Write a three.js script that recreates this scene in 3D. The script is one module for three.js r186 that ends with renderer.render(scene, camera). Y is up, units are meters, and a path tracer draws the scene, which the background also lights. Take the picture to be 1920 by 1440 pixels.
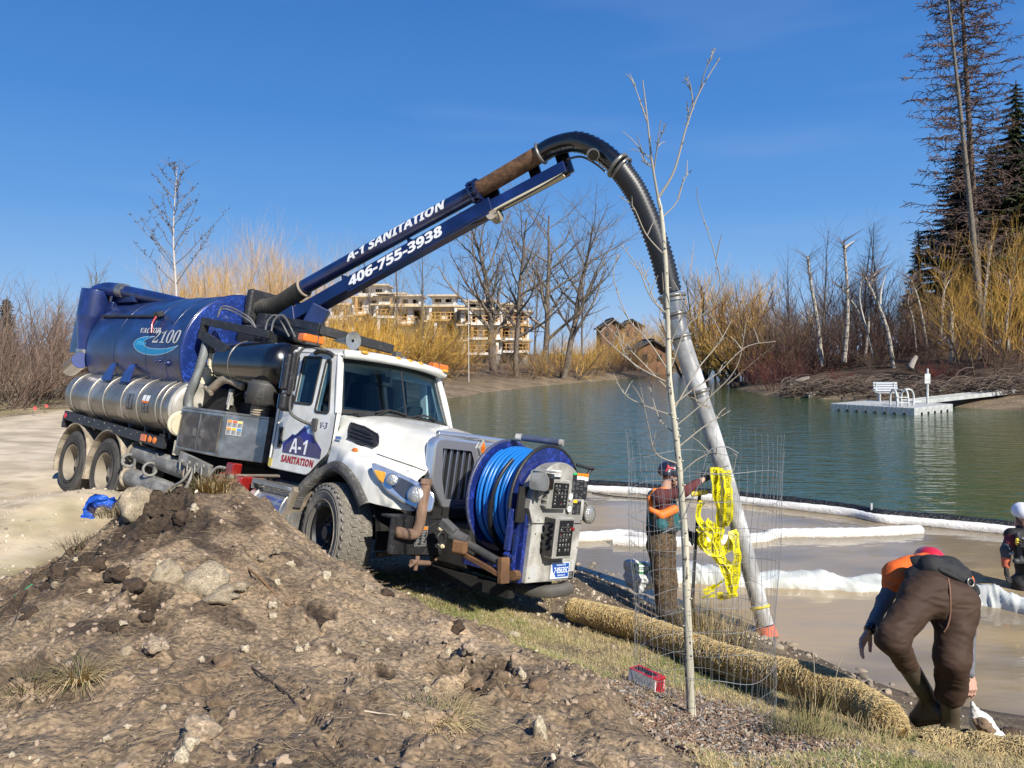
import * as THREE from 'three';
import { RoundedBoxGeometry } from 'three/addons/geometries/RoundedBoxGeometry.js';
import { ImprovedNoise } from 'three/addons/math/ImprovedNoise.js';

// ---------- camera, sky, sun, exposure ----------
const V = (x = 0, y = 0, z = 0) => new THREE.Vector3(x, y, z);
const scene = new THREE.Scene();
const FOC = 1400, EYE = 3.1, HOR = 660;             // focal length in photo pixels, eye height above the pond, horizon row
const camera = new THREE.PerspectiveCamera(2 * Math.atan(720 / FOC) * 180 / Math.PI, 4 / 3, 0.1, 900);
camera.position.set(0, EYE, 0);
camera.lookAt(0, EYE, -10);
camera.setViewOffset(1920, 1440, 0, 60, 1920, 1440);
const renderer = new THREE.WebGLRenderer({ antialias: true });
renderer.toneMapping = THREE.LinearToneMapping;
renderer.toneMappingExposure = 1.34;
renderer.shadowMap.enabled = true;
const SUN = V(0.53, 0.70, 0.60).normalize();
const sun = new THREE.DirectionalLight(new THREE.Color(1, 0.94, 0.85), 5);
sun.position.copy(SUN).multiplyScalar(70); sun.target.position.set(0, 0, -12);
sun.castShadow = true; sun.shadow.mapSize.set(4096, 4096); sun.shadow.radius = 1;
Object.assign(sun.shadow.camera, { left: -45, right: 45, top: 45, bottom: -45, near: 1, far: 180 });
scene.add(sun, sun.target);

let seedState = 1;
const reseed = (s) => { seedState = s >>> 0; };
function rnd() { seedState = (seedState + 0x6d2b79f5) | 0; let t = Math.imul(seedState ^ (seedState >>> 15), 1 | seedState); t = (t + Math.imul(t ^ (t >>> 7), 61 | t)) ^ t; return ((t ^ (t >>> 14)) >>> 0) / 4294967296; }
const rr = (a, b) => a + (b - a) * rnd();
const ri = (n) => Math.floor(rnd() * n);
const clamp = (x, a = 0, b = 1) => Math.min(b, Math.max(a, x));
const mix = (a, b, t) => a + (b - a) * t;
const sstep = (a, b, x) => { const t = clamp((x - a) / (b - a)); return t * t * (3 - 2 * t); };
const perlin = new ImprovedNoise();
const noise3 = (x, y, z) => perlin.noise(x, y, z);
function fbm3(x, y, z, o = 4) { let s = 0, a = 1, f = 1; for (let i = 0; i < o; i++) { s += a * noise3(x * f, y * f, z * f); a *= 0.5; f *= 2.03; } return s; }
// tileable value noise for textures
function lattice(seed) { const t = new Float32Array(65536); reseed(seed); for (let i = 0; i < 65536; i++) t[i] = rnd(); return t; }
const LAT = lattice(77);
function tnoise(u, v, per, s = 0) {
  const x = u * per, y = v * per, ix = Math.floor(x), iy = Math.floor(y), fx = x - ix, fy = y - iy;
  const a = fx * fx * (3 - 2 * fx), b = fy * fy * (3 - 2 * fy);
  const g = (i, j) => LAT[((((i % per) + per) % per) * 251 + (((j % per) + per) % per) * 7919 + s * 1013) & 65535];
  return mix(mix(g(ix, iy), g(ix + 1, iy), a), mix(g(ix, iy + 1), g(ix + 1, iy + 1), a), b);
}
function tfbm(u, v, per, o = 4, s = 0, gain = 0.5) { let r = 0, a = 1, n = 0; for (let i = 0; i < o; i++) { r += a * tnoise(u, v, per, s + i); n += a; a *= gain; per *= 2; } return r / n; }
function tex(w, h, fn, { srgb = false, rep = [1, 1] } = {}) {
  const d = new Uint8Array(w * h * 4);
  for (let y = 0, i = 0; y < h; y++) for (let x = 0; x < w; x++, i += 4) {
    const c = fn((x + 0.5) / w, (y + 0.5) / h, x, y);
    if (typeof c === 'number') { d[i] = d[i + 1] = d[i + 2] = clamp(c) * 255; d[i + 3] = 255; } else { d[i] = clamp(c[0]) * 255; d[i + 1] = clamp(c[1]) * 255; d[i + 2] = clamp(c[2]) * 255; d[i + 3] = 255; }
  }
  const t = new THREE.DataTexture(d, w, h);
  t.wrapS = t.wrapT = THREE.RepeatWrapping; t.magFilter = THREE.LinearFilter; t.minFilter = THREE.LinearMipmapLinearFilter; t.generateMipmaps = true;
  if (srgb) t.colorSpace = THREE.SRGBColorSpace;
  t.repeat.set(rep[0], rep[1]); t.needsUpdate = true;
  return t;
}
const rept = (t, x, y = x) => { const c = t.clone(); c.repeat.set(x, y); c.needsUpdate = true; return c; };
function canvasTex(w, h, draw) {
  const c = document.createElement('canvas'); c.width = w; c.height = h;
  const g = c.getContext('2d'); draw(g, w, h);
  const t = new THREE.CanvasTexture(c); t.colorSpace = THREE.SRGBColorSpace; t.anisotropy = 8; return t;
}
// sky: clear spring blue, paler towards the horizon, with a few very thin streaks of high cloud
{
  const W = 1024, H = 512, d = new Float32Array(W * H * 4);
  const lin = (c) => c.map((x) => Math.pow((x / 255 + 0.055) / 1.055, 2.4) / 1.34);
  const stops = [[-90, lin([150, 160, 168])], [-3, lin([176, 200, 226])], [1, lin([172, 203, 238])], [5, lin([140, 186, 236])], [10, lin([106, 163, 228])], [17, lin([80, 141, 215])], [26, lin([62, 121, 197])], [45, lin([48, 98, 172])], [90, lin([40, 80, 150])]];
  for (let y = 0; y < H; y++) for (let x = 0; x < W; x++) {
    const el = ((y + 0.5) / H - 0.5) * 180; let k = 0;
    while (k < stops.length - 2 && el > stops[k + 1][0]) k++;
    const t = clamp((el - stops[k][0]) / (stops[k + 1][0] - stops[k][0])), c = [0, 1, 2].map((i) => mix(stops[k][1][i], stops[k + 1][1][i], t));
    const az = (x + 0.5) / W;
    let cl = 0;
    if (el > 2 && el < 60) { const n = tfbm(az + el * 0.0007, el / 180 * 6, 16, 5, 3); cl = sstep(0.56, 0.8, n) * 0.045 * sstep(2, 8, el); }
    const i = (y * W + x) * 4;
    d[i] = mix(c[0], 0.55, cl); d[i + 1] = mix(c[1], 0.6, cl); d[i + 2] = mix(c[2], 0.66, cl); d[i + 3] = 1;
  }
  const t = new THREE.DataTexture(d, W, H, THREE.RGBAFormat, THREE.FloatType);
  t.mapping = THREE.EquirectangularReflectionMapping; t.magFilter = THREE.LinearFilter; t.needsUpdate = true;
  scene.background = t; scene.environment = t;
}

// ---------- helpers ----------
const at = (px, py, d) => V((px - 960) / FOC * d, EYE - (py - HOR) / FOC * d, -d);          // the point seen at a row and column of the photograph, d metres ahead
const onWater = (px, py, lift = 0) => { const d = FOC * (EYE - lift) / (py - HOR); return V((px - 960) / FOC * d, lift, -d); };
const used = {};
function numbered(n) { if (used[n] === undefined) { used[n] = 0; return n; } return n + '_' + String(++used[n]).padStart(3, '0'); }
function tag(o, label, category, group, kind) { if (label) o.userData.label = label; if (category) o.userData.category = category; if (group) o.userData.group = group; if (kind) o.userData.kind = kind; return o; }
function thing(name, label, category, pos, group) { const o = new THREE.Group(); o.name = numbered(name); scene.add(o); if (pos) o.position.copy(pos); return tag(o, label, category, group); }
function setTop(m, name) { m.name = numbered(name); scene.add(m); return m; }
const M4 = (x, y, z, rx = 0, ry = 0, rz = 0, s = 1) => new THREE.Matrix4().compose(V(x, y, z), new THREE.Quaternion().setFromEuler(new THREE.Euler(rx, ry, rz)), typeof s === 'number' ? V(s, s, s) : s);
const UPV = V(0, 1, 0);
class MB {
  constructor(uvScale = 1) { this.p = []; this.n = []; this.u = []; this.c = []; this.i = []; this.s = uvScale; this.col = null; this.hasCol = false; }
  add(g, m, keepUV) {
    const P = g.attributes.position, N = g.attributes.normal, U = g.attributes.uv, b = this.p.length / 3, v = V(), n = V(), nm = m && new THREE.Matrix3().getNormalMatrix(m);
    for (let k = 0; k < P.count; k++) {
      v.fromBufferAttribute(P, k); n.fromBufferAttribute(N, k);
      if (m) { v.applyMatrix4(m); n.applyMatrix3(nm).normalize(); }
      this.vert(v, n, keepUV && U ? [U.getX(k), U.getY(k)] : null);
    }
    if (g.index) for (let k = 0; k < g.index.count; k++) this.i.push(b + g.index.getX(k)); else for (let k = 0; k < P.count; k++) this.i.push(b + k);
    return this;
  }
  vert(v, n, uv) {
    this.p.push(v.x, v.y, v.z); this.n.push(n.x, n.y, n.z);
    if (uv) this.u.push(uv[0], uv[1]);
    else { const ax = Math.abs(n.x), ay = Math.abs(n.y), az = Math.abs(n.z), s = this.s; if (ay >= ax && ay >= az) this.u.push(v.x * s, v.z * s); else if (ax >= az) this.u.push(v.z * s, v.y * s); else this.u.push(v.x * s, v.y * s); }
    if (this.col) { this.hasCol = true; this.c.push(this.col[0], this.col[1], this.col[2]); } else if (this.hasCol) this.c.push(1, 1, 1);
    return this.p.length / 3 - 1;
  }
  tri(a, b, c) { this.i.push(a, b, c); }
  quad(a, b, c, d) { this.i.push(a, b, c, a, c, d); }
  face(pts, uvs) { const n = V().subVectors(pts[1], pts[0]).cross(V().subVectors(pts[2], pts[0])).normalize(), id = pts.map((p, k) => this.vert(p, n, uvs && uvs[k])); for (let k = 1; k < pts.length - 1; k++) this.tri(id[0], id[k], id[k + 1]); return this; }
  box(x, y, z, sx, sy, sz, rx = 0, ry = 0, rz = 0, bev = 0) { const g = bev ? new RoundedBoxGeometry(sx, sy, sz, 2, Math.min(bev, sx / 2.02, sy / 2.02, sz / 2.02)) : new THREE.BoxGeometry(sx, sy, sz); return this.add(g, M4(x, y, z, rx, ry, rz)); }
  bar(a, b, w, h, bev = 0) { const d = V().subVectors(b, a), L = d.length(); const m = new THREE.Matrix4().lookAt(b, a, Math.abs(d.y) / L > 0.99 ? V(1, 0, 0) : UPV).setPosition(V().addVectors(a, b).multiplyScalar(0.5)); return this.add(bev ? new RoundedBoxGeometry(w, h, L, 2, Math.min(bev, w / 2.02, h / 2.02)) : new THREE.BoxGeometry(w, h, L), m); }
  cyl(a, b, r0, r1 = r0, seg = 16, open = false) { const d = V().subVectors(b, a), L = d.length(); const g = new THREE.CylinderGeometry(r1, r0, L, seg, 1, open), m = new THREE.Matrix4().compose(V().addVectors(a, b).multiplyScalar(0.5), new THREE.Quaternion().setFromUnitVectors(UPV, d.normalize()), V(1, 1, 1)); return this.add(g, m); }
  ball(c, r, seg = 12, s) { return this.add(new THREE.SphereGeometry(r, seg, Math.max(6, seg * 0.7 | 0)), M4(c.x, c.y, c.z, 0, 0, 0, s || 1)); }
  lathe(pts, seg, m) { return this.add(new THREE.LatheGeometry(pts.map((p) => new THREE.Vector2(p[0], p[1])), seg), m); }
  torus(c, dir, R, r, seg = 24, rs = 8, arc) { const q = new THREE.Quaternion().setFromUnitVectors(V(0, 0, 1), dir.clone().normalize()); return this.add(new THREE.TorusGeometry(R, r, rs, seg, arc), new THREE.Matrix4().compose(c, q, V(1, 1, 1))); }
  ext(shape, z0, z1, m, bev = 0, cs = 10) { // a shape in x, y extruded along z
    const g = new THREE.ExtrudeGeometry(shape, { depth: z1 - z0 - 2 * bev, bevelEnabled: bev > 0, bevelSize: bev, bevelOffset: -bev, bevelThickness: bev, bevelSegments: 2, curveSegments: cs }); g.translate(0, 0, z0 + bev); return this.add(g, m);
  }
  // a swept tube through pts; rad is a number or a function of 0..1 (and the angle)
  tube(pts, rad, seg = 8, steps = 0, { caps = true, curve = true, flat = 1, uvl = 0 } = {}) {
    const cv = curve && pts.length > 2 ? new THREE.CatmullRomCurve3(pts, false, 'centripetal') : null, n = steps || (cv ? pts.length * 4 : pts.length - 1), C = [];
    for (let k = 0; k <= n; k++) C.push(cv ? cv.getPoint(k / n) : pts.length === 2 ? V().lerpVectors(pts[0], pts[1], k / n) : pts[k]);
    const f = typeof rad === 'function' ? rad : () => rad;
    let T = V().subVectors(C[1], C[0]).normalize(), up = Math.abs(T.y) > 0.9 ? V(1, 0, 0) : V(0, 1, 0), B = V().crossVectors(T, up).normalize(), Nn = V().crossVectors(B, T).normalize(), len = 0;
    const b = this.p.length / 3, v = V(), nn = V();
    for (let k = 0; k <= n; k++) {
      if (k) len += C[k].distanceTo(C[k - 1]);
      T = V().subVectors(C[Math.min(n, k + 1)], C[Math.max(0, k - 1)]).normalize();
      B = V().crossVectors(T, Nn).normalize(); Nn = V().crossVectors(B, T).normalize();
      for (let j = 0; j <= seg; j++) { const a = j / seg * Math.PI * 2, r = f(k / n, a); nn.copy(B).multiplyScalar(Math.cos(a)).addScaledVector(Nn, Math.sin(a) * flat); v.copy(C[k]).addScaledVector(nn, r); this.vert(v, nn.normalize(), [j / seg * (uvl ? 2 * Math.PI * r * uvl : 1), len * (uvl || 1)]); }
    }
    for (let k = 0; k < n; k++) for (let j = 0; j < seg; j++) { const q = b + k * (seg + 1) + j; this.quad(q, q + 1, q + seg + 2, q + seg + 1); }
    if (caps) for (const e of [0, n]) { const c0 = this.vert(C[e], V().subVectors(C[e], C[e ? n - 1 : 1]).normalize(), [0, 0]), q = b + e * (seg + 1); for (let j = 0; j < seg; j++) e ? this.tri(c0, q + j, q + j + 1) : this.tri(c0, q + j + 1, q + j); }
    return this;
  }
  geo(recalc) {
    if (!recalc) { const P = this.p, N = this.n, I = this.i; for (let k = 0; k < I.length; k += 3) { const a = I[k] * 3, b = I[k + 1] * 3, c = I[k + 2] * 3, ux = P[b] - P[a], uy = P[b + 1] - P[a + 1], uz = P[b + 2] - P[a + 2], vx = P[c] - P[a], vy = P[c + 1] - P[a + 1], vz = P[c + 2] - P[a + 2]; if ((uy * vz - uz * vy) * (N[a] + N[b] + N[c]) + (uz * vx - ux * vz) * (N[a + 1] + N[b + 1] + N[c + 1]) + (ux * vy - uy * vx) * (N[a + 2] + N[b + 2] + N[c + 2]) < 0) { const t = I[k + 1]; I[k + 1] = I[k + 2]; I[k + 2] = t; } } }
    const g = new THREE.BufferGeometry();
    g.setAttribute('position', new THREE.Float32BufferAttribute(this.p, 3)); g.setAttribute('normal', new THREE.Float32BufferAttribute(this.n, 3)); g.setAttribute('uv', new THREE.Float32BufferAttribute(this.u, 2));
    if (this.hasCol) g.setAttribute('color', new THREE.Float32BufferAttribute(this.c, 3));
    g.setIndex(this.i); if (recalc) g.computeVertexNormals();
    return g;
  }
  build(name, mat, parent, recalc) { const m = new THREE.Mesh(this.geo(recalc), mat); m.name = name; m.castShadow = m.receiveShadow = true; if (parent) parent.add(m); return m; }
}
const mb = (s) => new MB(s);
const shapeOf = (pts, holes = []) => { const s = new THREE.Shape(pts.map((p) => new THREE.Vector2(p[0], p[1]))); for (const h of holes) s.holes.push(new THREE.Path(h.map((p) => new THREE.Vector2(p[0], p[1])))); return s; };
function roundPoly(pts, r, n = 4) { const o = []; for (let i = 0; i < pts.length; i++) { const p = pts[i], a = pts[(i + pts.length - 1) % pts.length], b = pts[(i + 1) % pts.length], la = Math.hypot(a[0] - p[0], a[1] - p[1]), lb = Math.hypot(b[0] - p[0], b[1] - p[1]), ra = Math.min(r, la * 0.45), rb = Math.min(r, lb * 0.45), s = [p[0] + (a[0] - p[0]) / la * ra, p[1] + (a[1] - p[1]) / la * ra], e = [p[0] + (b[0] - p[0]) / lb * rb, p[1] + (b[1] - p[1]) / lb * rb]; for (let k = 0; k <= n; k++) { const t = k / n; o.push([(1 - t) * (1 - t) * s[0] + 2 * t * (1 - t) * p[0] + t * t * e[0], (1 - t) * (1 - t) * s[1] + 2 * t * (1 - t) * p[1] + t * t * e[1]]); } } return o; }
function surfaceNets(f, lo, hi, h) {
  const nx = Math.ceil((hi.x - lo.x) / h) + 1, ny = Math.ceil((hi.y - lo.y) / h) + 1, nz = Math.ceil((hi.z - lo.z) / h) + 1, D = new Float32Array(nx * ny * nz), I = (x, y, z) => x + nx * (y + ny * z), m = mb(1), map = new Map(), p = V();
  for (let z = 0; z < nz; z++) for (let y = 0; y < ny; y++) for (let x = 0; x < nx; x++) D[I(x, y, z)] = f(p.set(lo.x + x * h, lo.y + y * h, lo.z + z * h));
  const g = (q) => { const e = h * 0.5, d = V(f(V(q.x + e, q.y, q.z)) - f(V(q.x - e, q.y, q.z)), f(V(q.x, q.y + e, q.z)) - f(V(q.x, q.y - e, q.z)), f(V(q.x, q.y, q.z + e)) - f(V(q.x, q.y, q.z - e))); return d.normalize(); };
  const ED = [[0, 1], [2, 3], [4, 5], [6, 7], [0, 2], [1, 3], [4, 6], [5, 7], [0, 4], [1, 5], [2, 6], [3, 7]];
  for (let z = 0; z < nz - 1; z++) for (let y = 0; y < ny - 1; y++) for (let x = 0; x < nx - 1; x++) {
    const d = [0, 1, 2, 3, 4, 5, 6, 7].map((k) => D[I(x + (k & 1), y + ((k >> 1) & 1), z + (k >> 2))]); let s = 0; for (const q of d) if (q < 0) s++;
    if (!s || s === 8) continue;
    let c = 0, X = 0, Y = 0, Z = 0;
    for (const [a, b] of ED) if ((d[a] < 0) !== (d[b] < 0)) { const t = d[a] / (d[a] - d[b]); X += mix(a & 1, b & 1, t); Y += mix((a >> 1) & 1, (b >> 1) & 1, t); Z += mix(a >> 2, b >> 2, t); c++; }
    const q = V(lo.x + (x + X / c) * h, lo.y + (y + Y / c) * h, lo.z + (z + Z / c) * h);
    map.set(I(x, y, z), m.vert(q, g(q)));
  }
  for (let z = 1; z < nz - 1; z++) for (let y = 1; y < ny - 1; y++) for (let x = 1; x < nx - 1; x++) {
    const a = D[I(x, y, z)] < 0, w = (i, j, k) => map.get(I(i, j, k));
    const Q = (b, v) => { if (a === b) return; if (v.some((t) => t === undefined)) return; a ? m.quad(...v) : m.quad(v[3], v[2], v[1], v[0]); };
    Q(D[I(x + 1, y, z)] < 0, [w(x, y - 1, z - 1), w(x, y, z - 1), w(x, y, z), w(x, y - 1, z)]);
    Q(D[I(x, y + 1, z)] < 0, [w(x - 1, y, z - 1), w(x - 1, y, z), w(x, y, z), w(x, y, z - 1)]);
    Q(D[I(x, y, z + 1)] < 0, [w(x - 1, y - 1, z), w(x, y - 1, z), w(x, y, z), w(x - 1, y, z)]);
  }
  return m;
}
// a field of tapered capsules joined smoothly: bones are [a, b, ra, rb]
function boneField(bones, k = 0.03) {
  const B = bones.map(([a, b, ra, rb]) => { const d = V().subVectors(b, a); return { a, d, l: Math.max(1e-9, d.lengthSq()), ra, rb: rb ?? ra, c: V().addVectors(a, b).multiplyScalar(0.5), R: d.length() / 2 + Math.max(ra, rb ?? ra) }; }), w = V();
  return (p) => {
    let r = 9;
    for (const o of B) {
      const far = p.distanceTo(o.c) - o.R; if (far > 0.12 && far > r) continue;
      w.subVectors(p, o.a); const t = clamp(w.dot(o.d) / o.l), d = Math.sqrt(Math.max(0, w.lengthSq() - 2 * t * w.dot(o.d) + t * t * o.l)) - mix(o.ra, o.rb, t);
      const hh = clamp(0.5 + 0.5 * (r - d) / k); r = mix(r, d, hh) - k * hh * (1 - hh);
    }
    return r;
  };
}
function boneBox(bones, pad = 0.05) { const lo = V(9e9, 9e9, 9e9), hi = V(-9e9, -9e9, -9e9); for (const [a, b, ra, rb] of bones) for (const [q, r] of [[a, ra], [b, rb ?? ra]]) { lo.min(V(q.x - r - pad, q.y - r - pad, q.z - r - pad)); hi.max(V(q.x + r + pad, q.y + r + pad, q.z + r + pad)); } return [lo, hi]; }
const boneMesh = (bones, h, k, warp) => { const f = boneField(bones, k), [lo, hi] = boneBox(bones); return surfaceNets(warp ? (p) => f(p) + warp(p) : f, lo, hi, h); };

// ---------- materials ----------
const std = (r, g, b, rough = 0.8, o = {}) => new THREE.MeshStandardMaterial(Object.assign({ color: new THREE.Color().setRGB(r, g, b), roughness: rough }, o));
const phy = (r, g, b, rough = 0.4, o = {}) => new THREE.MeshPhysicalMaterial(Object.assign({ color: new THREE.Color().setRGB(r, g, b), roughness: rough }, o));
const T = {};
T.grime = tex(512, 512, (u, v) => { const a = tfbm(u, v, 4, 6, 11), s = tfbm(u, v, 64, 2, 5); const k = 0.74 + 0.34 * sstep(0.3, 0.75, a) - 0.28 * sstep(0.78, 0.9, s); return [k, k * 0.985, k * 0.95]; }, { srgb: true });
T.soft = tex(512, 512, (u, v) => { const a = tfbm(u, v, 4, 6, 111), s = tfbm(u, v, 90, 2, 115); const k = 0.9 + 0.14 * sstep(0.3, 0.7, a) - 0.1 * sstep(0.8, 0.9, s); return [k, k * 0.99, k * 0.96]; }, { srgb: true });
T.grimeR = tex(512, 512, (u, v) => 0.45 + 0.75 * (tfbm(u, v, 6, 6, 31) - 0.3));
T.splat = tex(1024, 1024, (u, v) => { const a = tfbm(u, v, 40, 3, 3), b = tfbm(u, v, 5, 4, 8), c = tnoise(u, v, 200, 9); const dust = sstep(0.60, 0.74, a * 0.75 + b * 0.3) * 0.5 + (c > 0.965 ? 0.6 : 0) + 0.14 * b; return [0.62 + dust * 0.9, 0.62 + dust * 0.85, 0.62 + dust * 0.75]; }, { srgb: true });
T.fine = tex(512, 512, (u, v) => tfbm(u, v, 32, 4, 21));
T.dirtC = tex(1024, 1024, (u, v) => {
  const a = tfbm(u, v, 4, 6, 41), b = tfbm(u, v, 90, 3, 47), p = tnoise(u, v, 150, 52), q = tnoise(u, v, 70, 57); let k = 0.62 + 0.55 * (a - 0.5) + 0.5 * (b - 0.5);
  const w = 0.4 * sstep(0.93, 0.97, p) + 0.5 * sstep(0.965, 0.985, q); k = mix(k, 1.0, w) - 0.3 * sstep(0.9, 0.97, tnoise(u, v, 110, 59));
  return [k * 1.0, k * (0.965 + 0.03 * w), k * (0.92 + 0.06 * w)];
}, { srgb: true });
T.dirtB = tex(1024, 1024, (u, v) => 0.5 * tfbm(u, v, 12, 6, 61, 0.62) + 0.35 * Math.abs(tfbm(u, v, 24, 4, 66) - 0.5) * 2 + 0.25 * sstep(0.85, 0.97, tnoise(u, v, 120, 69)));
T.bark = tex(256, 512, (u, v) => { const k = 0.45 + 0.6 * tfbm(u, v * 0.5, 16, 4, 71) * (0.6 + 0.5 * tnoise(u, v, 32, 75)); return [k, k * 0.97, k * 0.93]; }, { srgb: true });
T.rip = tex(512, 512, (u, v) => tfbm(u, v, 12, 5, 81));
const carPaint = (r, g, b, o = {}) => phy(r, g, b, 0.34, Object.assign({ clearcoat: 0.7, clearcoatRoughness: 0.12, map: T.grime }, o));
const Mt = {
  white: carPaint(0.80, 0.80, 0.765, { map: T.soft }), blue: carPaint(0.014, 0.034, 0.185, { roughness: 0.4 }), boomBlue: carPaint(0.009, 0.024, 0.125), frameBlue: carPaint(0.022, 0.05, 0.32, { map: T.splat }),
  black: std(0.045, 0.045, 0.048, 0.5, { map: T.splat }), blackGloss: phy(0.008, 0.009, 0.012, 0.2, { clearcoat: 0.8, clearcoatRoughness: 0.08, map: T.splat }), under: std(0.02, 0.019, 0.018, 0.85, { map: T.grime }),
  rubber: std(0.04, 0.04, 0.041, 0.88, { map: T.grime }), dustyRubber: std(0.36, 0.335, 0.295, 0.95, { map: T.grime, bumpMap: rept(T.fine, 3), bumpScale: 0.004 }), sidewall: std(0.085, 0.082, 0.078, 0.85, { map: T.grime }),
  chrome: std(0.62, 0.63, 0.65, 0.13, { metalness: 1 }), trim: std(0.66, 0.68, 0.71, 0.16, { metalness: 0.78 }), steel: std(0.40, 0.385, 0.36, 0.55, { metalness: 0.6, map: T.grime, roughnessMap: T.grimeR }), brushed: std(0.55, 0.54, 0.51, 0.36, { metalness: 0.8, map: T.grime }),
  alu: std(0.62, 0.62, 0.62, 0.4, { metalness: 0.65, map: T.grime, roughnessMap: T.grimeR }), greyPaint: std(0.42, 0.42, 0.40, 0.5, { map: T.grime }), lightGrey: std(0.5, 0.5, 0.48, 0.5, { map: T.grime }), darkGrey: std(0.1, 0.1, 0.1, 0.6, { map: T.grime }),
  tan: std(0.42, 0.36, 0.28, 0.85, { map: T.grime }), rimTan: std(0.50, 0.44, 0.35, 0.65, { map: T.grime }), rust: std(0.22, 0.115, 0.055, 0.75, { map: T.grime, bumpMap: T.fine, bumpScale: 0.003 }), rustPipe: std(0.33, 0.21, 0.15, 0.85, { map: T.grime, bumpMap: T.fine, bumpScale: 0.003 }),
  red: carPaint(0.42, 0.02, 0.018), amber: phy(0.72, 0.17, 0.015, 0.25, { clearcoat: 0.6 }), amberY: phy(0.75, 0.36, 0.03, 0.3, { clearcoat: 0.5 }), lens: phy(0.50, 0.50, 0.47, 0.22, { clearcoat: 1, metalness: 0.55, bumpMap: rept(T.fine, 4), bumpScale: 0.004 }), redLens: phy(0.45, 0.03, 0.05, 0.3),
  glass: phy(0.62, 0.80, 0.86, 0.04, { transmission: 1, thickness: 0, ior: 1.5 }), glassDark: phy(0.22, 0.34, 0.42, 0.04, { transmission: 1, thickness: 0 }), inside: std(0.09, 0.10, 0.105, 0.9), seat: std(0.05, 0.055, 0.06, 0.9), headliner: std(0.42, 0.44, 0.40, 0.9),
  hoseBlue: phy(0.012, 0.165, 0.52, 0.32, { clearcoat: 0.3 }), hoseBlack: std(0.016, 0.016, 0.018, 0.42), hoseGrey: std(0.12, 0.115, 0.105, 0.7, { map: T.grime }), yellow: std(0.72, 0.56, 0.05, 0.5), cream: std(0.62, 0.55, 0.38, 0.7), lead: std(0.3, 0.3, 0.29, 0.6, { map: T.grime }),
};
// ---------- ground: one sheet of terrain, divided into mound, lawn, road, bank ----------
// shoreline of the pond (x, z), clockwise from the near shore
const SHORE = [[1.15, -11.3], [1.7, -10.5], [2.25, -9.5], [2.7, -8.6], [3.0, -7.8], [3.7, -6.75], [4.4, -6.45], [6, -6.3], [9, -7], [15, -8.5], [30, -9], [60, -9], [60, -34], [34, -35.5], [27, -39.2], [25.3, -41.2], [22.6, -46.5], [20.2, -49.7], [18.0, -51.6], [18.4, -57], [19.3, -66.5], [25.5, -80], [29.5, -96], [38, -130], [44, -150], [37, -150], [35.5, -135], [22.6, -108], [15.4, -90], [7.7, -77], [2.0, -67], [-2.2, -56.5], [-4.2, -50], [-8, -45], [-9, -36], [-7, -26], [-3.2, -18], [-0.4, -13.6]];
function landDist(x, z) { // metres inland of the shoreline; negative over water
  let d = 1e9, inside = false;
  for (let i = 0, j = SHORE.length - 1; i < SHORE.length; j = i++) {
    const [ax, az] = SHORE[j], [bx, bz] = SHORE[i], ex = bx - ax, ez = bz - az, t = clamp(((x - ax) * ex + (z - az) * ez) / (ex * ex + ez * ez));
    d = Math.min(d, Math.hypot(x - ax - t * ex, z - az - t * ez));
    if ((az > z) !== (bz > z) && x < ax + (z - az) / (bz - az) * ex) inside = !inside;
  }
  return inside ? -d : d;
}
const CTRL = [];
const cp = (px, py, d) => { const p = at(px, py, d); CTRL.push([p.x, p.z, p.y]); };
const cw = (x, y, z) => CTRL.push([x, z, y + EYE]);
// mound underfoot
[[0, 1440, 2.5], [240, 1440, 2.42], [480, 1440, 2.4], [720, 1440, 2.42], [960, 1440, 2.55], [1180, 1440, 2.8], [1300, 1440, 3.05], [1500, 1440, 3.25], [1700, 1440, 3.45], [1900, 1440, 3.75],
  [300, 1200, 3.6], [600, 1250, 3.55], [100, 1250, 3.3], [850, 1330, 3.3], [450, 1060, 4.3], [1000, 1245, 4.15], [1150, 1330, 3.8], [930, 1275, 3.9], [1080, 1268, 4.15],
  [290, 950, 5.4], [400, 934, 5.3], [200, 1010, 5.0], [100, 1085, 4.6], [500, 948, 5.4], [545, 1012, 5.5], [575, 1068, 5.8], [610, 1100, 6.1], [660, 1122, 6.3], [740, 1142, 6.5], [870, 1195, 5.7],
  [0, 1160, 4.6], [30, 1010, 8], [60, 820, 19], [100, 900, 13], [40, 960, 10.5], [0, 1060, 7.3], [170, 950, 10.8], [60, 760, 30], [0, 745, 36], [230, 935, 9.4],
  [900, 1128, 8], [960, 1175, 7.0], [1010, 1218, 6.0], [1110, 1245, 5.6], [1070, 1172, 7.5], [1250, 1225, 6.6], [1400, 1295, 5.8], [1550, 1355, 5.0], [1680, 1392, 4.55],
  [1297, 1343, 4.5], [1450, 1380, 4.25], [1250, 1400, 3.85], [1370, 1435, 3.35], [1245, 1160, 8.36], [1150, 1100, 9.6], [1450, 1200, 7.8], [1440, 1236, 6.95], [1600, 1310, 6.1], [1700, 1345, 5.75], [1785, 1388, 5.0], [1800, 1405, 4.6], [1900, 1395, 5.1]].forEach((a) => cp(...a));
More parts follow.
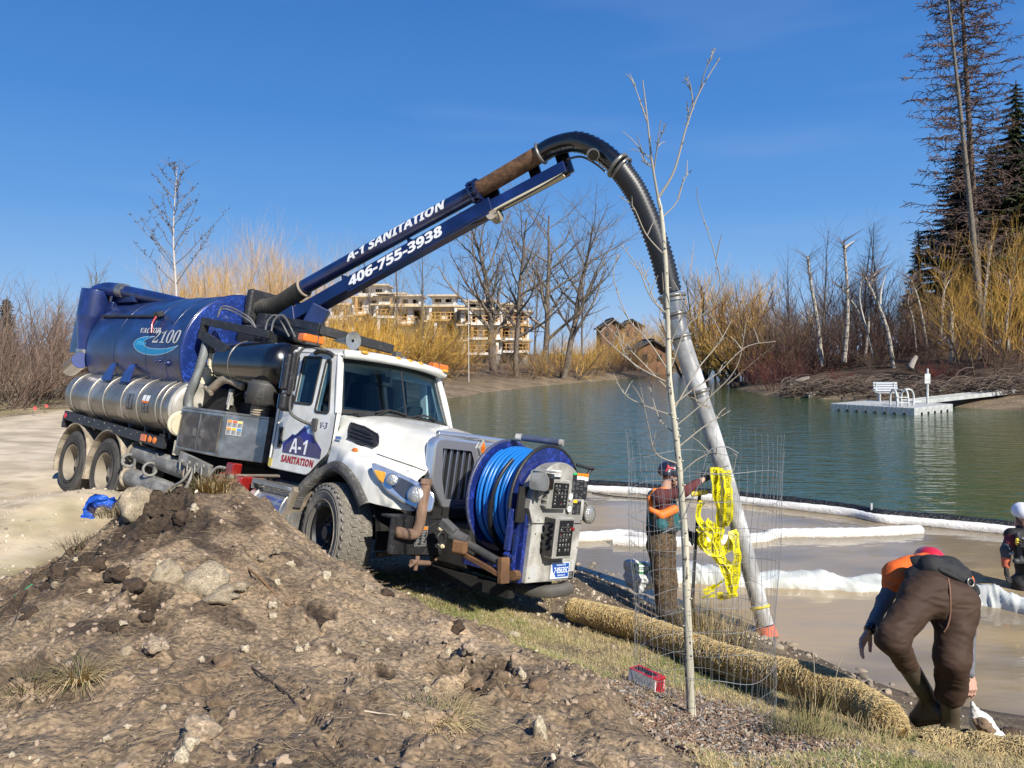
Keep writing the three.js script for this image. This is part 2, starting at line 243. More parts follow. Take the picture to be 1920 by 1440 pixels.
[[-2.05, -2.5, -7.95], [-6.3, -2.36, -11.6], [-7.2, -2.36, -12.4], [-0.69, -2.84, -9.64], [-4.98, -2.74, -13.24], [-2.5, -2.42, -7.35], [-3.4, -2.4, -8.2], [-4.4, -2.4, -9.2], [-1.3, -2.52, -7.2], [-0.4, -2.62, -8.0], [0.2, -2.7, -8.6], [0.9, -2.85, -9.4],
  [3, -3.5, -8.9], [4.2, -3.5, -7.7], [2.6, -3.45, -10.4], [1.1, -3.5, -13], [0, -3.6, -16], [6, -3.6, -8], [9, -3.7, -9.5], [-1.6, -2.98, -13], [-2.4, -3.45, -18.5], [-5, -2.85, -17], [-6, -3.3, -26], [-10, -2.5, -20], [-12, -2.3, -30],
  [0, -1.62, 0], [-3, -1.6, 0], [3, -1.8, 0], [6, -2.3, -3], [10, -2.4, -3], [-15, -2.2, -10], [-16, -2.1, -40], [-12, -2, 0], [-3.5, -1.75, -3.2], [-4.5, -1.95, -4.2], [-20, -2.1, -25], [4.5, -2.85, -5.6]].forEach((a) => cw(...a));
const TPS = (() => {
  const n = CTRL.length, N = n + 3, A = [];
  const U = (r2) => (r2 < 1e-9 ? 0 : 0.5 * r2 * Math.log(r2));
  for (let i = 0; i < N; i++) { A.push(new Float64Array(N + 1)); }
  for (let i = 0; i < n; i++) {
    for (let j = 0; j < n; j++) A[i][j] = U((CTRL[i][0] - CTRL[j][0]) ** 2 + (CTRL[i][1] - CTRL[j][1]) ** 2) + (i === j ? 0.02 : 0);
    A[i][n] = A[n][i] = 1; A[i][n + 1] = A[n + 1][i] = CTRL[i][0]; A[i][n + 2] = A[n + 2][i] = CTRL[i][1]; A[i][N] = CTRL[i][2];
  }
  for (let c = 0; c < N; c++) {
    let b = c; for (let r = c + 1; r < N; r++) if (Math.abs(A[r][c]) > Math.abs(A[b][c])) b = r;
    [A[c], A[b]] = [A[b], A[c]];
    for (let r = 0; r < N; r++) if (r !== c) { const k = A[r][c] / A[c][c]; if (k) for (let q = c; q <= N; q++) A[r][q] -= k * A[c][q]; }
  }
  const w = A.map((r, i) => r[N] / r[i]);
  return (x, z) => { let s = w[n] + w[n + 1] * x + w[n + 2] * z; for (let i = 0; i < n; i++) s += w[i] * U((x - CTRL[i][0]) ** 2 + (z - CTRL[i][1]) ** 2); return s; };
})();
function farY(x, z) {
  const d = landDist(x, z); if (d <= 0) return Math.max(-1.6, d * 0.35 - 0.02);
  let h = 0.5 * (1 - Math.exp(-d / 2.2)) + 1.7 * (1 - Math.exp(-d / 22));
  if (x > 12 && z < -30 && z > -85) h += 0.16 * Math.min(Math.max(0, d - 2.5), 14);
  return h + 0.12 * fbm3(x * 0.3, 3, z * 0.3, 3) * clamp(d / 3);
}
const nearW = (x, z) => sstep(-22, -17, x) * (1 - sstep(9, 12, x)) * sstep(-40, -31, z) * (x > -4 ? 1 - sstep(-0.5 + x * 0.2, -4 + x * 0.2, z + 19) : 1);
// the mound of excavated soil: outline in the plan, tested softly
const MOUND = [[-6.2, 1], [-5.6, -2.6], [-4.9, -4.4], [-4.1, -5.6], [-3.1, -6.1], [-2.2, -6.3], [-1.75, -6.5], [-1.4, -6.75], [-1.0, -6.35], [-0.55, -5.6], [-0.2, -4.85], [0.25, -4.45], [0.62, -4.25], [0.78, -3.7], [0.72, -3.0], [0.6, -2.2], [0.6, 1]];
function polyDist(P, x, z) { let d = 1e9, ins = false; for (let i = 0, j = P.length - 1; i < P.length; j = i++) { const [ax, az] = P[j], [bx, bz] = P[i], ex = bx - ax, ez = bz - az, t = clamp(((x - ax) * ex + (z - az) * ez) / (ex * ex + ez * ez)); d = Math.min(d, Math.hypot(x - ax - t * ex, z - az - t * ez)); if ((az > z) !== (bz > z) && x < ax + (z - az) / (bz - az) * ex) ins = !ins; } return ins ? d : -d; }
function ridged(x, y, z, o) { let s = 0, a = 1, f = 1; for (let i = 0; i < o; i++) { s += a * (1 - 2 * Math.abs(noise3(x * f, y * f, z * f))); a *= 0.55; f *= 2.1; } return s; }
// hollows dug into the mound where dark wet soil shows: [px, py, depth, radius, depth of hole]
const HOLES = [[25, 1265, 3.1, 0.12, 0.13], [60, 1285, 3.1, 0.1, 0.1], [290, 985, 5.1, 0.16, 0.2], [310, 1020, 4.8, 0.15, 0.17], [300, 1065, 4.5, 0.14, 0.14], [130, 1120, 4.2, 0.16, 0.14], [30, 1140, 4.2, 0.15, 0.12], [280, 1160, 3.85, 0.1, 0.09], [850, 1290, 3.75, 0.12, 0.14], [895, 1300, 3.75, 0.11, 0.13], [925, 1278, 3.9, 0.1, 0.1], [900, 1350, 3.4, 0.09, 0.1], [960, 1335, 3.4, 0.08, 0.08], [180, 1060, 4.6, 0.12, 0.12], [90, 1015, 5.1, 0.12, 0.12], [230, 1050, 4.6, 0.12, 0.11], [720, 1255, 3.6, 0.05, 0.06], [600, 1170, 4.0, 0.09, 0.06], [400, 1090, 4.2, 0.06, 0.06]].map(([a, b, d, r, h]) => { const p = at(a, b, d); return [p.x, p.z, r, h]; });
// long cracks in the soil
const CRACKS = [[[470, 1253], [540, 1300], [575, 1360], [610, 1420], [640, 1440]], [[440, 1080], [500, 1105], [560, 1150], [610, 1195]]].map((l) => l.map(([a, b]) => { const d = mix(2.45, 5.3, clamp((1440 - b) / 500)); const p = at(a, b, d); return [p.x, p.z]; }));
function segDist(L, x, z) { let d = 1e9; for (let i = 1; i < L.length; i++) { const [ax, az] = L[i - 1], [bx, bz] = L[i], ex = bx - ax, ez = bz - az, t = clamp(((x - ax) * ex + (z - az) * ez) / (ex * ex + ez * ez)); d = Math.min(d, Math.hypot(x - ax - t * ex, z - az - t * ez)); } return d; }
const DARK = [[312, 950, 5.3], [300, 1015, 4.85], [330, 1045, 4.6], [240, 1075, 4.5], [150, 1105, 4.3], [60, 1140, 4.2], [-60, 1170, 4.1]].map((a) => { const p = at(...a); return [p.x, p.z]; });
const TREE = at(1297, 1343, 4.5);
function groundInfo(x, z) {
  const w = nearW(x, z); let y, m = 0, dark = 0;
  y = w > 0 ? (w < 1 ? mix(farY(x, z), TPS(x, z), w) : TPS(x, z)) : farY(x, z);
  if (x > -9 && x < 9 && z > -14 && z < 3) {
    const md = polyDist(MOUND, x, z); m = sstep(-0.18, 0.12, md + 0.1 * fbm3(x * 2, 5, z * 2, 2));
    const rough = mix(0.25, 1, m);
    y += rough * (0.055 * fbm3(x * 1.3, 1, z * 1.3, 3) + 0.014 * ridged(x * 2.1, 7, z * 2.1, 3) * m + 0.016 * fbm3(x * 9, 2, z * 9, 3) + m * 0.020 * Math.abs(fbm3(x * 15, 4 + x, z * 15, 4)));
    if (m > 0.01) {
      // broken clods: a cell pattern that lifts lumps of soil
      const lump = fbm3(x * 5.2 + 9, 3, z * 5.2, 2); y += m * (0.04 * sstep(0.12, 0.42, lump) + 0.05 * fbm3(x * 2.4, 15, z * 2.4, 2));
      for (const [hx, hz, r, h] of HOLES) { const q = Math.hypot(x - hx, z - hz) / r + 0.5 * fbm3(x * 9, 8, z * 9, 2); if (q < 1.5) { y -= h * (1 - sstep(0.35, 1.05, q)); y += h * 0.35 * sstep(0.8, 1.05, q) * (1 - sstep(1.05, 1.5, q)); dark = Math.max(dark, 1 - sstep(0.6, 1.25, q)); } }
      for (const L of CRACKS) { const q = segDist(L, x, z) + 0.02 * fbm3(x * 8, 2, z * 8, 2); if (q < 0.05) y -= 0.035 * (1 - sstep(0.006, 0.02, q)); }
    }
  }
  return { y, m, dark };
}
const groundY = (x, z) => groundInfo(x, z).y;
{
  const axis = (segs) => { const o = []; for (const [a, b, n, pw] of segs) for (let k = 0; k < n; k++) o.push(mix(a, b, pw ? Math.pow(k / n, pw) : k / n)); o.push(segs[segs.length - 1][1]); return o; };
  const lists = { dirt_mound: [], lawn: [], dirt_road: [], bank: [], far_ground: [] }, keys = Object.keys(lists), P = [], U = [], C = [], K = [];
  const col = (a, b, t) => [mix(a[0], b[0], t), mix(a[1], b[1], t), mix(a[2], b[2], t)];
  const sheets = [[axis([[-30, -9, 42], [-9, -4, 56], [-4, 3.2, 370], [3.2, 6, 80], [6, 12, 20], [12, 60, 24]]), axis([[3, -1.4, 16], [-1.4, -3.8, 190], [-3.8, -6.6, 135], [-6.6, -10, 85], [-10, -20, 56]])],
    [axis([[-170, -30, 26], [-30, 12, 90], [12, 45, 80], [45, 170, 24]]), axis([[-19.7, -45, 50], [-45, -85, 60], [-85, -170, 50], [-170, -300, 16]])]];
  for (const [xs, zs] of sheets) {
  const nx = xs.length, nz = zs.length, k0 = K.length;
  for (let j = 0, k = k0; j < nz; j++) for (let i = 0; i < nx; i++, k++) {
    const x = xs[i], z = zs[j], g = groundInfo(x, z), n1 = fbm3(x * 0.9, 11, z * 0.9, 4), n2 = fbm3(x * 3.7, 13, z * 3.7, 3);
    let c, kind;
    if (z < -34 || x < -16.5 || x > 9) {
      const d = landDist(x, z); kind = 4;
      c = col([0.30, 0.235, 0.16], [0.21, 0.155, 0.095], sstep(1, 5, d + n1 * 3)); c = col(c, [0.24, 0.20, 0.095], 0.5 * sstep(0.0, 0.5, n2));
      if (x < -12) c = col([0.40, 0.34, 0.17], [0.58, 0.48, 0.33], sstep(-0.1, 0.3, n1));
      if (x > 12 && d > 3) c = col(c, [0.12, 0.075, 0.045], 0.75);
    } else {
      // lawn in front of and beyond the log; gravelly bank; sandy road on the left
      const lawn = col([0.40, 0.33, 0.18], [0.29, 0.285, 0.10], sstep(-0.25, 0.45, n1 + 0.5 * n2)), soil = [0.245, 0.19, 0.135], sand = col([0.60, 0.495, 0.36], [0.46, 0.375, 0.265], sstep(-0.2, 0.5, n1)), gravel = col([0.28, 0.225, 0.145], [0.2, 0.15, 0.1], sstep(-0.3, 0.4, n2));
      const road = sstep(-4.2, -5.4, x + 0.25 * z * -0.2 + 0.4 * n1), bankW = sstep(0.9, 0.2, g.y - 0.12 + 0.08 * n2) * (1 - road);
      c = col(lawn, soil, 0.4 * sstep(0.05, 0.5, -n1 + 0.4 * n2)); c = col(c, gravel, Math.max(sstep(0.55, 0.25, g.y), sstep(-7.2, -7.9, z) * (1 - road)));
      const mu = Math.hypot(x - TREE.x - 0.05, (z - TREE.z - 0.25) * 0.8); c = col(c, [0.17, 0.12, 0.085], 1 - sstep(0.5, 0.8, mu + 0.2 * n2));
      c = col(c, sand, road); c = col(c, [0.22, 0.17, 0.12], road * sstep(0.15, 0.5, n2 * n1 * 3) * 0.5);
      if (g.y < 0.14) c = col(c, [0.12, 0.09, 0.06], sstep(0.14, 0.03, g.y));
      kind = road > 0.5 || (x < -3.4 && z < -5) ? 2 : bankW > 0.5 || z < -8.4 ? 3 : 1;
      if (g.m > 0.5) kind = 0;
      if (g.m > 0) {
        let s = col([0.37, 0.288, 0.195], [0.275, 0.208, 0.138], sstep(-0.3, 0.5, n1 + 0.4 * n2)); s = col(s, [0.47, 0.37, 0.265], 0.5 * sstep(0.2, 0.6, -n1));
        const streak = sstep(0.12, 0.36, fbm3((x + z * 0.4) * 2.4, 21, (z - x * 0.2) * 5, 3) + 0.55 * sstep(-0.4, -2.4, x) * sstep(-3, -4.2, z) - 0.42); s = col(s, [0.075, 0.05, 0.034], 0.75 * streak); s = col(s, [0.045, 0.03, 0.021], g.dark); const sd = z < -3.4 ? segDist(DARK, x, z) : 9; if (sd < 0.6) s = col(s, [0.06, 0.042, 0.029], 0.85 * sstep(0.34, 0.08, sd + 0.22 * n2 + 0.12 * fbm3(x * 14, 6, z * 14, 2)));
        c = col(c, s, g.m);
      }
    }
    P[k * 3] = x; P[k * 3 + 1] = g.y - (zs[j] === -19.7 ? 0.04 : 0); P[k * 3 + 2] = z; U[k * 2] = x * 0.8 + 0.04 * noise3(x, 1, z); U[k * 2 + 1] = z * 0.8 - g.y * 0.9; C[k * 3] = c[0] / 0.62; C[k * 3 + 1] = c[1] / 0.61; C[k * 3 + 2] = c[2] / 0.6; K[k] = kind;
  }
  for (let j = 0; j < nz - 1; j++) for (let i = 0; i < nx - 1; i++) { const a = k0 + j * nx + i, b = a + 1, c = a + nx, d = c + 1; lists[keys[K[a]]].push(a, b, d, a, d, c); }
  }
  const base = new THREE.BufferGeometry(); base.setAttribute('position', new THREE.Float32BufferAttribute(P, 3));
  const all = []; for (const q of keys) for (const v of lists[q]) all.push(v);
  base.setIndex(all); base.computeVertexNormals();
  const mat = new THREE.MeshStandardMaterial({ vertexColors: true, map: T.dirtC, bumpMap: T.dirtB, bumpScale: 0.022, roughness: 0.97 });
  const fmat = new THREE.MeshStandardMaterial({ vertexColors: true, map: rept(T.dirtC, 0.3), bumpMap: rept(T.dirtB, 0.3), bumpScale: 0.05, roughness: 1 });
  const rmat = new THREE.MeshStandardMaterial({ vertexColors: true, color: new THREE.Color().setRGB(0.67, 0.67, 0.67), map: rept(T.soft, 0.7), bumpMap: T.dirtB, bumpScale: 0.006, roughness: 1 });
  const says = { dirt_mound: 'lumpy mound of excavated brown soil filling the foreground', lawn: 'patchy spring lawn between the dirt mound and the straw log', dirt_road: 'pale sandy track left of the truck', bank: 'gravelly bank sloping down to the muddy water under the truck', far_ground: 'leaf-strewn earth banks on the far side of the pond' };
  const cats = { dirt_mound: 'dirt mound', lawn: 'lawn', dirt_road: 'dirt road', bank: 'bank', far_ground: 'ground' };
  for (const q of keys) { // each its own compact copy of the vertices it uses
    const re = new Map(), p = [], n = [], u = [], c = [], ix = [], N = base.attributes.normal.array;
    for (const v of lists[q]) { let w = re.get(v); if (w === undefined) { w = re.size; re.set(v, w); p.push(P[v * 3], P[v * 3 + 1], P[v * 3 + 2]); n.push(N[v * 3], N[v * 3 + 1], N[v * 3 + 2]); u.push(U[v * 2], U[v * 2 + 1]); c.push(C[v * 3], C[v * 3 + 1], C[v * 3 + 2]); } ix.push(w); }
    const g = new THREE.BufferGeometry(); g.setAttribute('position', new THREE.Float32BufferAttribute(p, 3)); g.setAttribute('normal', new THREE.Float32BufferAttribute(n, 3)); g.setAttribute('uv', new THREE.Float32BufferAttribute(u, 2)); g.setAttribute('color', new THREE.Float32BufferAttribute(c, 3)); g.setIndex(ix);
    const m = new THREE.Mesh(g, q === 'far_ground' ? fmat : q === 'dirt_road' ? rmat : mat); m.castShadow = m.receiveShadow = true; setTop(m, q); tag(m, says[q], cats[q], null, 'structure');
  }
}
// ---------- water ----------
{
  const lake = (name, pts, y, mat, label) => { const g = new THREE.ShapeGeometry(shapeOf(pts.map(([x, z]) => [x, -z]))); g.rotateX(-Math.PI / 2); g.translate(0, y, 0); const p = g.attributes.position, u = g.attributes.uv; for (let i = 0; i < p.count; i++) u.setXY(i, p.getX(i) * 0.12, p.getZ(i) * 0.34); const m = new THREE.Mesh(g, mat); m.receiveShadow = true; setTop(m, name); tag(m, label, 'water', null, 'structure'); return m; };
  const wm = phy(0.042, 0.082, 0.036, 0.06, { ior: 1.33, bumpMap: T.rip, bumpScale: 0.045 });
  lake('lake_water', [[-12, -5], [-12, -48], [-6, -60], [-2, -160], [60, -160], [90, -40], [90, 4], [5, 4], [3, -4]], 0, wm, 'rippled green and blue pond water beyond the booms');
  const silt = tex(512, 512, (u, v) => { const k = tfbm(u, v, 3, 5, 91), w = tfbm(u + 0.1 * k, v, 9, 4, 97), t = sstep(0.35, 0.65, 0.6 * k + 0.4 * w); return [mix(0.78, 1, t), mix(0.79, 0.98, t), mix(0.82, 0.94, t)]; }, { srgb: true });
  const mm = phy(0.40, 0.315, 0.195, 0.07, { ior: 1.33, bumpMap: rept(T.rip, 0.6), bumpScale: 0.02, map: rept(silt, 0.8, 0.6) });
  const far = [[1060, 922], [1110, 922], [1200, 927], [1300, 937], [1420, 948], [1560, 964], [1700, 980], [1900, 1003], [2200, 1035]].map(([a, b]) => { const p = onWater(a, b); return [p.x, p.z]; });
  lake('muddy_water', [...far, [12, -3.5], [4.2, -3.2], [2.2, -6], [-0.4, -9.5], [-0.6, -14.5]], 0.006, mm, 'tan silty water enclosed by the white booms');
}
// ---------- the vacuum truck; its own frame: x forward, y up, z to its right side (towards the camera), origin under the front axle ----------
const truck = thing('vacuum_truck', 'white and blue vacuum truck with raised boom, leaning on the muddy bank', 'truck');
const TM = new THREE.Matrix4().makeBasis(V(0.7663, -0.0174, 0.6423), V(0.1237, 0.9849, -0.1209), V(-0.6305, 0.1721, 0.7569)).setPosition(-1.382, -2.671 + EYE, -8.806);
truck.quaternion.setFromRotationMatrix(TM); truck.position.setFromMatrixPosition(TM);
truck.updateMatrixWorld(true);
const TL = (w) => truck.worldToLocal(w.clone());
const tl = (px, py, d) => TL(at(px, py, d));
const sub = (parent, name, m) => { m.build(name, m.mat, parent); return m; };
const grp = (parent, name, x, y, z) => { const g = new THREE.Group(); g.name = name; parent.add(g); g.position.set(x || 0, y || 0, z || 0); return g; };
const arc = (cx, cy, r, a0, a1, n) => { const o = []; for (let k = 0; k <= n; k++) { const a = mix(a0, a1, k / n); o.push([cx + r * Math.cos(a), cy + r * Math.sin(a)]); } return o; };
const RX = Math.PI / 2;
const Z2X = new THREE.Matrix4().makeBasis(V(0, 0, -1), V(0, 1, 0), V(1, 0, 0)); // shape x -> -z, shape y -> y, depth -> x
const LATHEZ = new THREE.Matrix4().makeRotationX(RX); // lathe axis to +z (truck right)

// frame, axles and the dark running gear
{
  const m = mb(); for (const s of [-1, 1]) m.box(-3.2, 0.86, s * 0.43, 8.6, 0.26, 0.09, 0, 0, 0, 0.01);
  for (const x of [-7.3, -6.3, -5, -3.9, -2.6, -1.4, 0.5]) m.box(x, 0.86, 0, 0.1, 0.2, 0.86);
  m.build('chassis_frame', Mt.under, truck);
  for (const x of [0, -5.66, -6.98]) { const a = mb(); a.cyl(V(x, 0.53, -0.85), V(x, 0.53, 0.85), 0.075, 0.075, 12); a.ball(V(x, 0.55, 0), x ? 0.24 : 0.1, 14); a.build('axle', Mt.under, truck); }
  for (const z of [0.43, -0.43]) { const a = mb(); a.box(0, 0.66, z, 1.5, 0.1, 0.08); a.build('leaf_spring', Mt.under, truck); }
  const e = mb(); e.box(0.35, 1.15, 0, 0.95, 0.75, 0.62, 0, 0, 0, 0.05); e.box(-0.9, 0.92, 0, 1.4, 0.24, 1.5, 0, 0, 0, 0.02); e.box(-2.9, 1.05, 0, 1.1, 0.5, 0.9, 0, 0, 0, 0.04); e.box(0.88, 1.3, 0, 0.06, 0.62, 1.0); e.build('engine_block', Mt.under, truck);
}
// wheels
function tyreProfile(R, w, ri_) { const h = w / 2; return [[ri_, -h * 0.72], [ri_ + 0.03, -h * 0.86], [mix(ri_, R, 0.5), -h], [R - 0.06, -h * 0.97], [R - 0.018, -h * 0.88], [R, -h * 0.74], [R + 0.004, 0], [R, h * 0.74], [R - 0.018, h * 0.88], [R - 0.06, h * 0.97], [mix(ri_, R, 0.5), h], [ri_ + 0.03, h * 0.86], [ri_, h * 0.72]]; }
function wheel(x, z, R, w, ri_, side, front) {
  const g = grp(truck, 'wheel', x, R, z);
  const t = mb(); t.lathe(tyreProfile(front ? R - 0.012 : R, w, ri_), 56, LATHEZ);
  const hz = side * w / 2;
  for (const rad of [ri_ + 0.05, mix(ri_, R, 0.55), R - 0.075]) t.torus(V(0, 0, hz * (rad > R - 0.1 ? 0.975 : 0.985)), V(0, 0, 1), rad, 0.007, 48, 6);
  t.build('tyre', front ? Mt.dustyRubber : Mt.sidewall, g);
  const r = mb();
  if (front) {
    const s = side; r.lathe([[ri_ - 0.005, 0.1], [ri_ + 0.012, 0.16], [ri_ - 0.02, 0.15], [ri_ - 0.035, 0.03], [0.2, 0.0], [0.17, 0.05], [0.12, 0.06], [0.1, 0.0]].map(([a, b]) => [a, b * s]), 40, LATHEZ);
    r.build('rim', Mt.black, g);
    for (let k = 0; k < 10; k++) { const n = mb(), v = mb(), a = k / 10 * 6.283; n.cyl(V(0.145 * Math.cos(a), 0.145 * Math.sin(a), 0.04 * s), V(0.145 * Math.cos(a), 0.145 * Math.sin(a), 0.095 * s), 0.019, 0.017, 6); v.ball(V(0.245 * Math.cos(a + 0.3), 0.245 * Math.sin(a + 0.3), 0.012 * s), 0.024, 8, V(1, 1, 0.3)); n.build('wheel_nut', Mt.rubber, g); v.build('vent_hole', Mt.rubber, g); }
    const h = mb(); h.cyl(V(0, 0, -0.05 * s), V(0, 0, 0.1 * s), 0.105, 0.1, 20); h.cyl(V(0, 0, 0.1 * s), V(0, 0, 0.135 * s), 0.085, 0.07, 20); h.build('hub', Mt.black, g);
  } else {
    const s = side; r.lathe([[ri_ + 0.014, 0.125], [ri_ - 0.012, 0.12], [ri_ - 0.03, 0.02], [ri_ - 0.05, -0.08], [0.2, -0.13], [0.17, -0.13]].map(([a, b]) => [a, b * s]), 44, LATHEZ); r.build('rim', Mt.rimTan, g);
    const h = mb(); h.cyl(V(0, 0, -0.14 * s), V(0, 0, 0.0 * s), 0.16, 0.12, 20); h.cyl(V(0, 0, 0), V(0, 0, 0.03 * s), 0.1, 0.08, 16); for (let k = 0; k < 10; k++) { const a = k / 10 * 6.283; h.cyl(V(0.185 * Math.cos(a), 0.185 * Math.sin(a), -0.14 * s), V(0.185 * Math.cos(a), 0.185 * Math.sin(a), -0.1 * s), 0.017, 0.017, 6); } h.build('hub', Mt.rimTan, g);
  }
  return g;
}
{
  const fw = wheel(0, 0.96, 0.54, 0.385, 0.3, 1, true); fw.rotation.y = wheel(0, -0.985, 0.535, 0.385, 0.3, -1, true).rotation.y = -0.23;
  // hexagonal tread blocks of the front wheel
  const hexs = roundPoly([[-0.047, 0], [-0.028, 0.044], [0.028, 0.044], [0.047, 0], [0.028, -0.044], [-0.028, -0.044]], 0.008, 1);
  const bl = mb(6); bl.ext(shapeOf(hexs), 0, 0.026, null, 0.005, 1); const bg = bl.geo();
  const N = 36;
  for (let row = 0; row < 4; row++) for (let k = 0; k < N; k++) {
    const a = (k + (row % 2) * 0.5) / N * Math.PI * 2, zz = (row - 1.5) * 0.0925; const drop = Math.abs(zz) > 0.1 ? 0.012 : 0.0;
    const m = new THREE.Mesh(bg, Mt.dustyRubber); m.name = 'tread_block'; m.castShadow = m.receiveShadow = true;
    const rad = 0.535 - 0.019 - drop, nrm = V(Math.cos(a), Math.sin(a), Math.sign(zz) * (drop ? 0.12 : 0)).normalize(), tan = V(0, 0, 1).addScaledVector(nrm, -nrm.z).normalize();
    m.matrixAutoUpdate = true; m.quaternion.setFromRotationMatrix(new THREE.Matrix4().makeBasis(tan, V().crossVectors(nrm, tan), nrm)); m.position.set(Math.cos(a) * rad, Math.sin(a) * rad, zz); fw.add(m);
  }
  for (const x of [-5.66, -6.98]) for (const s of [1, -1]) { wheel(x, s * 1.02, 0.52, 0.26, 0.285, s, false); wheel(x, s * 0.68, 0.52, 0.26, 0.285, s, false); }
  // tan mud guards round the rear wheels
  for (const x of [-5.66, -6.98]) {
    const m = mb(2), R = 0.66, n = 18, ang = (k) => mix(-0.35, Math.PI + 0.35, k / n);
    const pts = arc(0, 0.52, R, -0.3, Math.PI + 0.3, n), inn = arc(0, 0.52, R - 0.025, Math.PI + 0.3, -0.3, n);
    m.ext(shapeOf([...pts, ...inn]), 0.5, 1.16, M4(x, 0, 0)); m.build('mud_guard', Mt.tan, truck);
  }
}
// cab: sides with door and window openings, roof, back, pillars, glass, inside
{
  const cab = grp(truck, 'cab'); const zw = (y) => 0.955 - 0.13 * clamp((y - 1.8) / 0.8);
  const lean = (g) => { const p = g.attributes.position; for (let i = 0; i < p.count; i++) { const y = p.getY(i), z = p.getZ(i); p.setZ(i, z - Math.sign(z) * 0.13 * clamp((y - 1.8) / 0.8)); } g.computeVertexNormals(); return g; };
  const win = roundPoly([[-1.28, 2.48], [-0.9, 2.48], [-0.83, 1.9], [-1.19, 1.9]], 0.035), vent = roundPoly([[-0.8, 2.46], [-0.7, 2.45], [-0.46, 1.82], [-0.735, 1.82]], 0.05);
  const outline = roundPoly([[-1.52, 1.08], [-1.52, 1.9], [-1.45, 2.5], [-1.36, 2.585], [-0.66, 2.55], [-0.56, 2.49], [-0.31, 1.84], [-0.34, 1.38], [-0.52, 1.24], [-0.70, 1.08]], 0.06);
  for (const s of [1, -1]) {
    const g = new THREE.ExtrudeGeometry(shapeOf(outline, [win, vent]), { depth: 0.045, bevelEnabled: true, bevelSize: 0.01, bevelThickness: 0.01, bevelOffset: -0.01, bevelSegments: 2, steps: 1 });
    g.translate(0, 0, s > 0 ? 0.9 : -0.945); const m = mb(1); m.add(lean(g)); m.build('cab_side', Mt.white, cab);
    const q = mb(); // rubber seals and glass
    for (const w of [win, vent]) q.tube([...w, w[0]].map(([x, y]) => V(x, y, s * (zw(y) - 0.002))), 0.014, 6, w.length, { curve: false, caps: false }); q.build('window_seal', Mt.rubber, cab);
    for (const [w, nm] of [[win, 'side_window'], [vent, 'vent_window']]) { const gg = new THREE.ShapeGeometry(shapeOf(w)); const p = gg.attributes.position; for (let i = 0; i < p.count; i++) p.setZ(i, s * (zw(p.getY(i)) - 0.022)); gg.computeVertexNormals(); const k = mb(); k.add(gg); k.build(nm, Mt.glassDark, cab); }
  }
  // roof: a crowned sheet with rounded rim and a brow over the windscreen
  const r = mb(1), nx = 14, nz = 18, grid = []; for (let i = 0; i <= nx; i++) for (let j = 0; j <= nz; j++) { const u = i / nx, w = j / nz * 2 - 1; const x = mix(-1.5, -0.52 + 0.14 * (1 - w * w), u), z = w * 0.845; const edge = Math.max(Math.abs(w) ** 8, Math.abs(u * 2 - 1) ** 10); grid.push(r.vert(V(x, 2.665 - 0.045 * w * w - 0.075 * edge - 0.03 * u * u, z), V(0, 1, 0))); }
  for (let i = 0; i < nx; i++) for (let j = 0; j < nz; j++) { const a = i * (nz + 1) + j; r.quad(grid[a], grid[a + 1], grid[a + nz + 2], grid[a + nz + 1]); }
  const rim = []; for (let k = 0; k <= 24; k++) { const w = k / 24 * 2 - 1; rim.push(V(-0.5 + 0.14 * (1 - w * w), 2.535 + 0.028 * (1 - w * w), w * 0.835)); }
  r.build('roof', Mt.white, cab, true);
  const hd = mb(1); hd.tube(rim, 0.055, 10, 30, { flat: 1 }); hd.bar(V(-1.46, 2.56, -0.82), V(-1.46, 2.56, 0.82), 0.06, 0.1, 0.02); hd.build('windscreen_header', Mt.white, cab);
  const bk = mb(1); bk.ext(shapeOf(roundPoly([[-0.94, 1.08], [-0.94, 1.8], [-0.83, 2.58], [0.83, 2.58], [0.94, 1.8], [0.94, 1.08]], 0.05), [roundPoly([[-0.62, 1.95], [-0.62, 2.42], [0.62, 2.42], [0.62, 1.95]], 0.06)]), 0, 0.04, new THREE.Matrix4().makeBasis(V(0, 0, -1), V(0, 1, 0), V(1, 0, 0)).setPosition(-1.53, 0, 0)); bk.build('cab_back', Mt.white, cab);
  const bw = mb(); bw.box(-1.5, 2.18, 0, 0.008, 0.48, 1.26); bw.build('rear_window', Mt.glass, cab);
  const fl = mb(); fl.box(-0.95, 1.1, 0, 1.1, 0.06, 1.82); fl.box(-0.42, 1.45, 0, 0.08, 0.72, 1.8); fl.build('cab_floor', Mt.inside, cab);
  // windscreen: curved pane in a black band
  const wp = (u, w) => { const zt = 0.80 * w, zb = 0.90 * w; const bow = 0.16 * (1 - w * w); return V(mix(-0.34 + bow, -0.60 + bow, u), mix(1.845 + 0.03 * (1 - w * w), 2.5 + 0.03 * (1 - w * w), u), mix(zb, zt, u)); };
  const pane = (m, u0, u1, w0, w1, off) => { const n = 16, id = []; for (let i = 0; i <= 6; i++) for (let j = 0; j <= n; j++) { const p = wp(mix(u0, u1, i / 6), mix(w0, w1, j / n)), q = wp(mix(u0, u1, i / 6) + 0.01, mix(w0, w1, j / n)), s = wp(mix(u0, u1, i / 6), mix(w0, w1, j / n) + 0.01); const nn = V().subVectors(s, p).cross(V().subVectors(q, p)).normalize(); if (nn.x < 0) nn.negate(); id.push(m.vert(p.addScaledVector(nn, off), nn)); } for (let i = 0; i < 6; i++) for (let j = 0; j < n; j++) { const a = i * (n + 1) + j; m.quad(id[a], id[a + n + 1], id[a + n + 2], id[a + 1]); } };
  const ws = mb(0.7); pane(ws, 0.06, 0.93, -0.955, 0.955, 0); ws.build('windscreen', Mt.glass, cab);
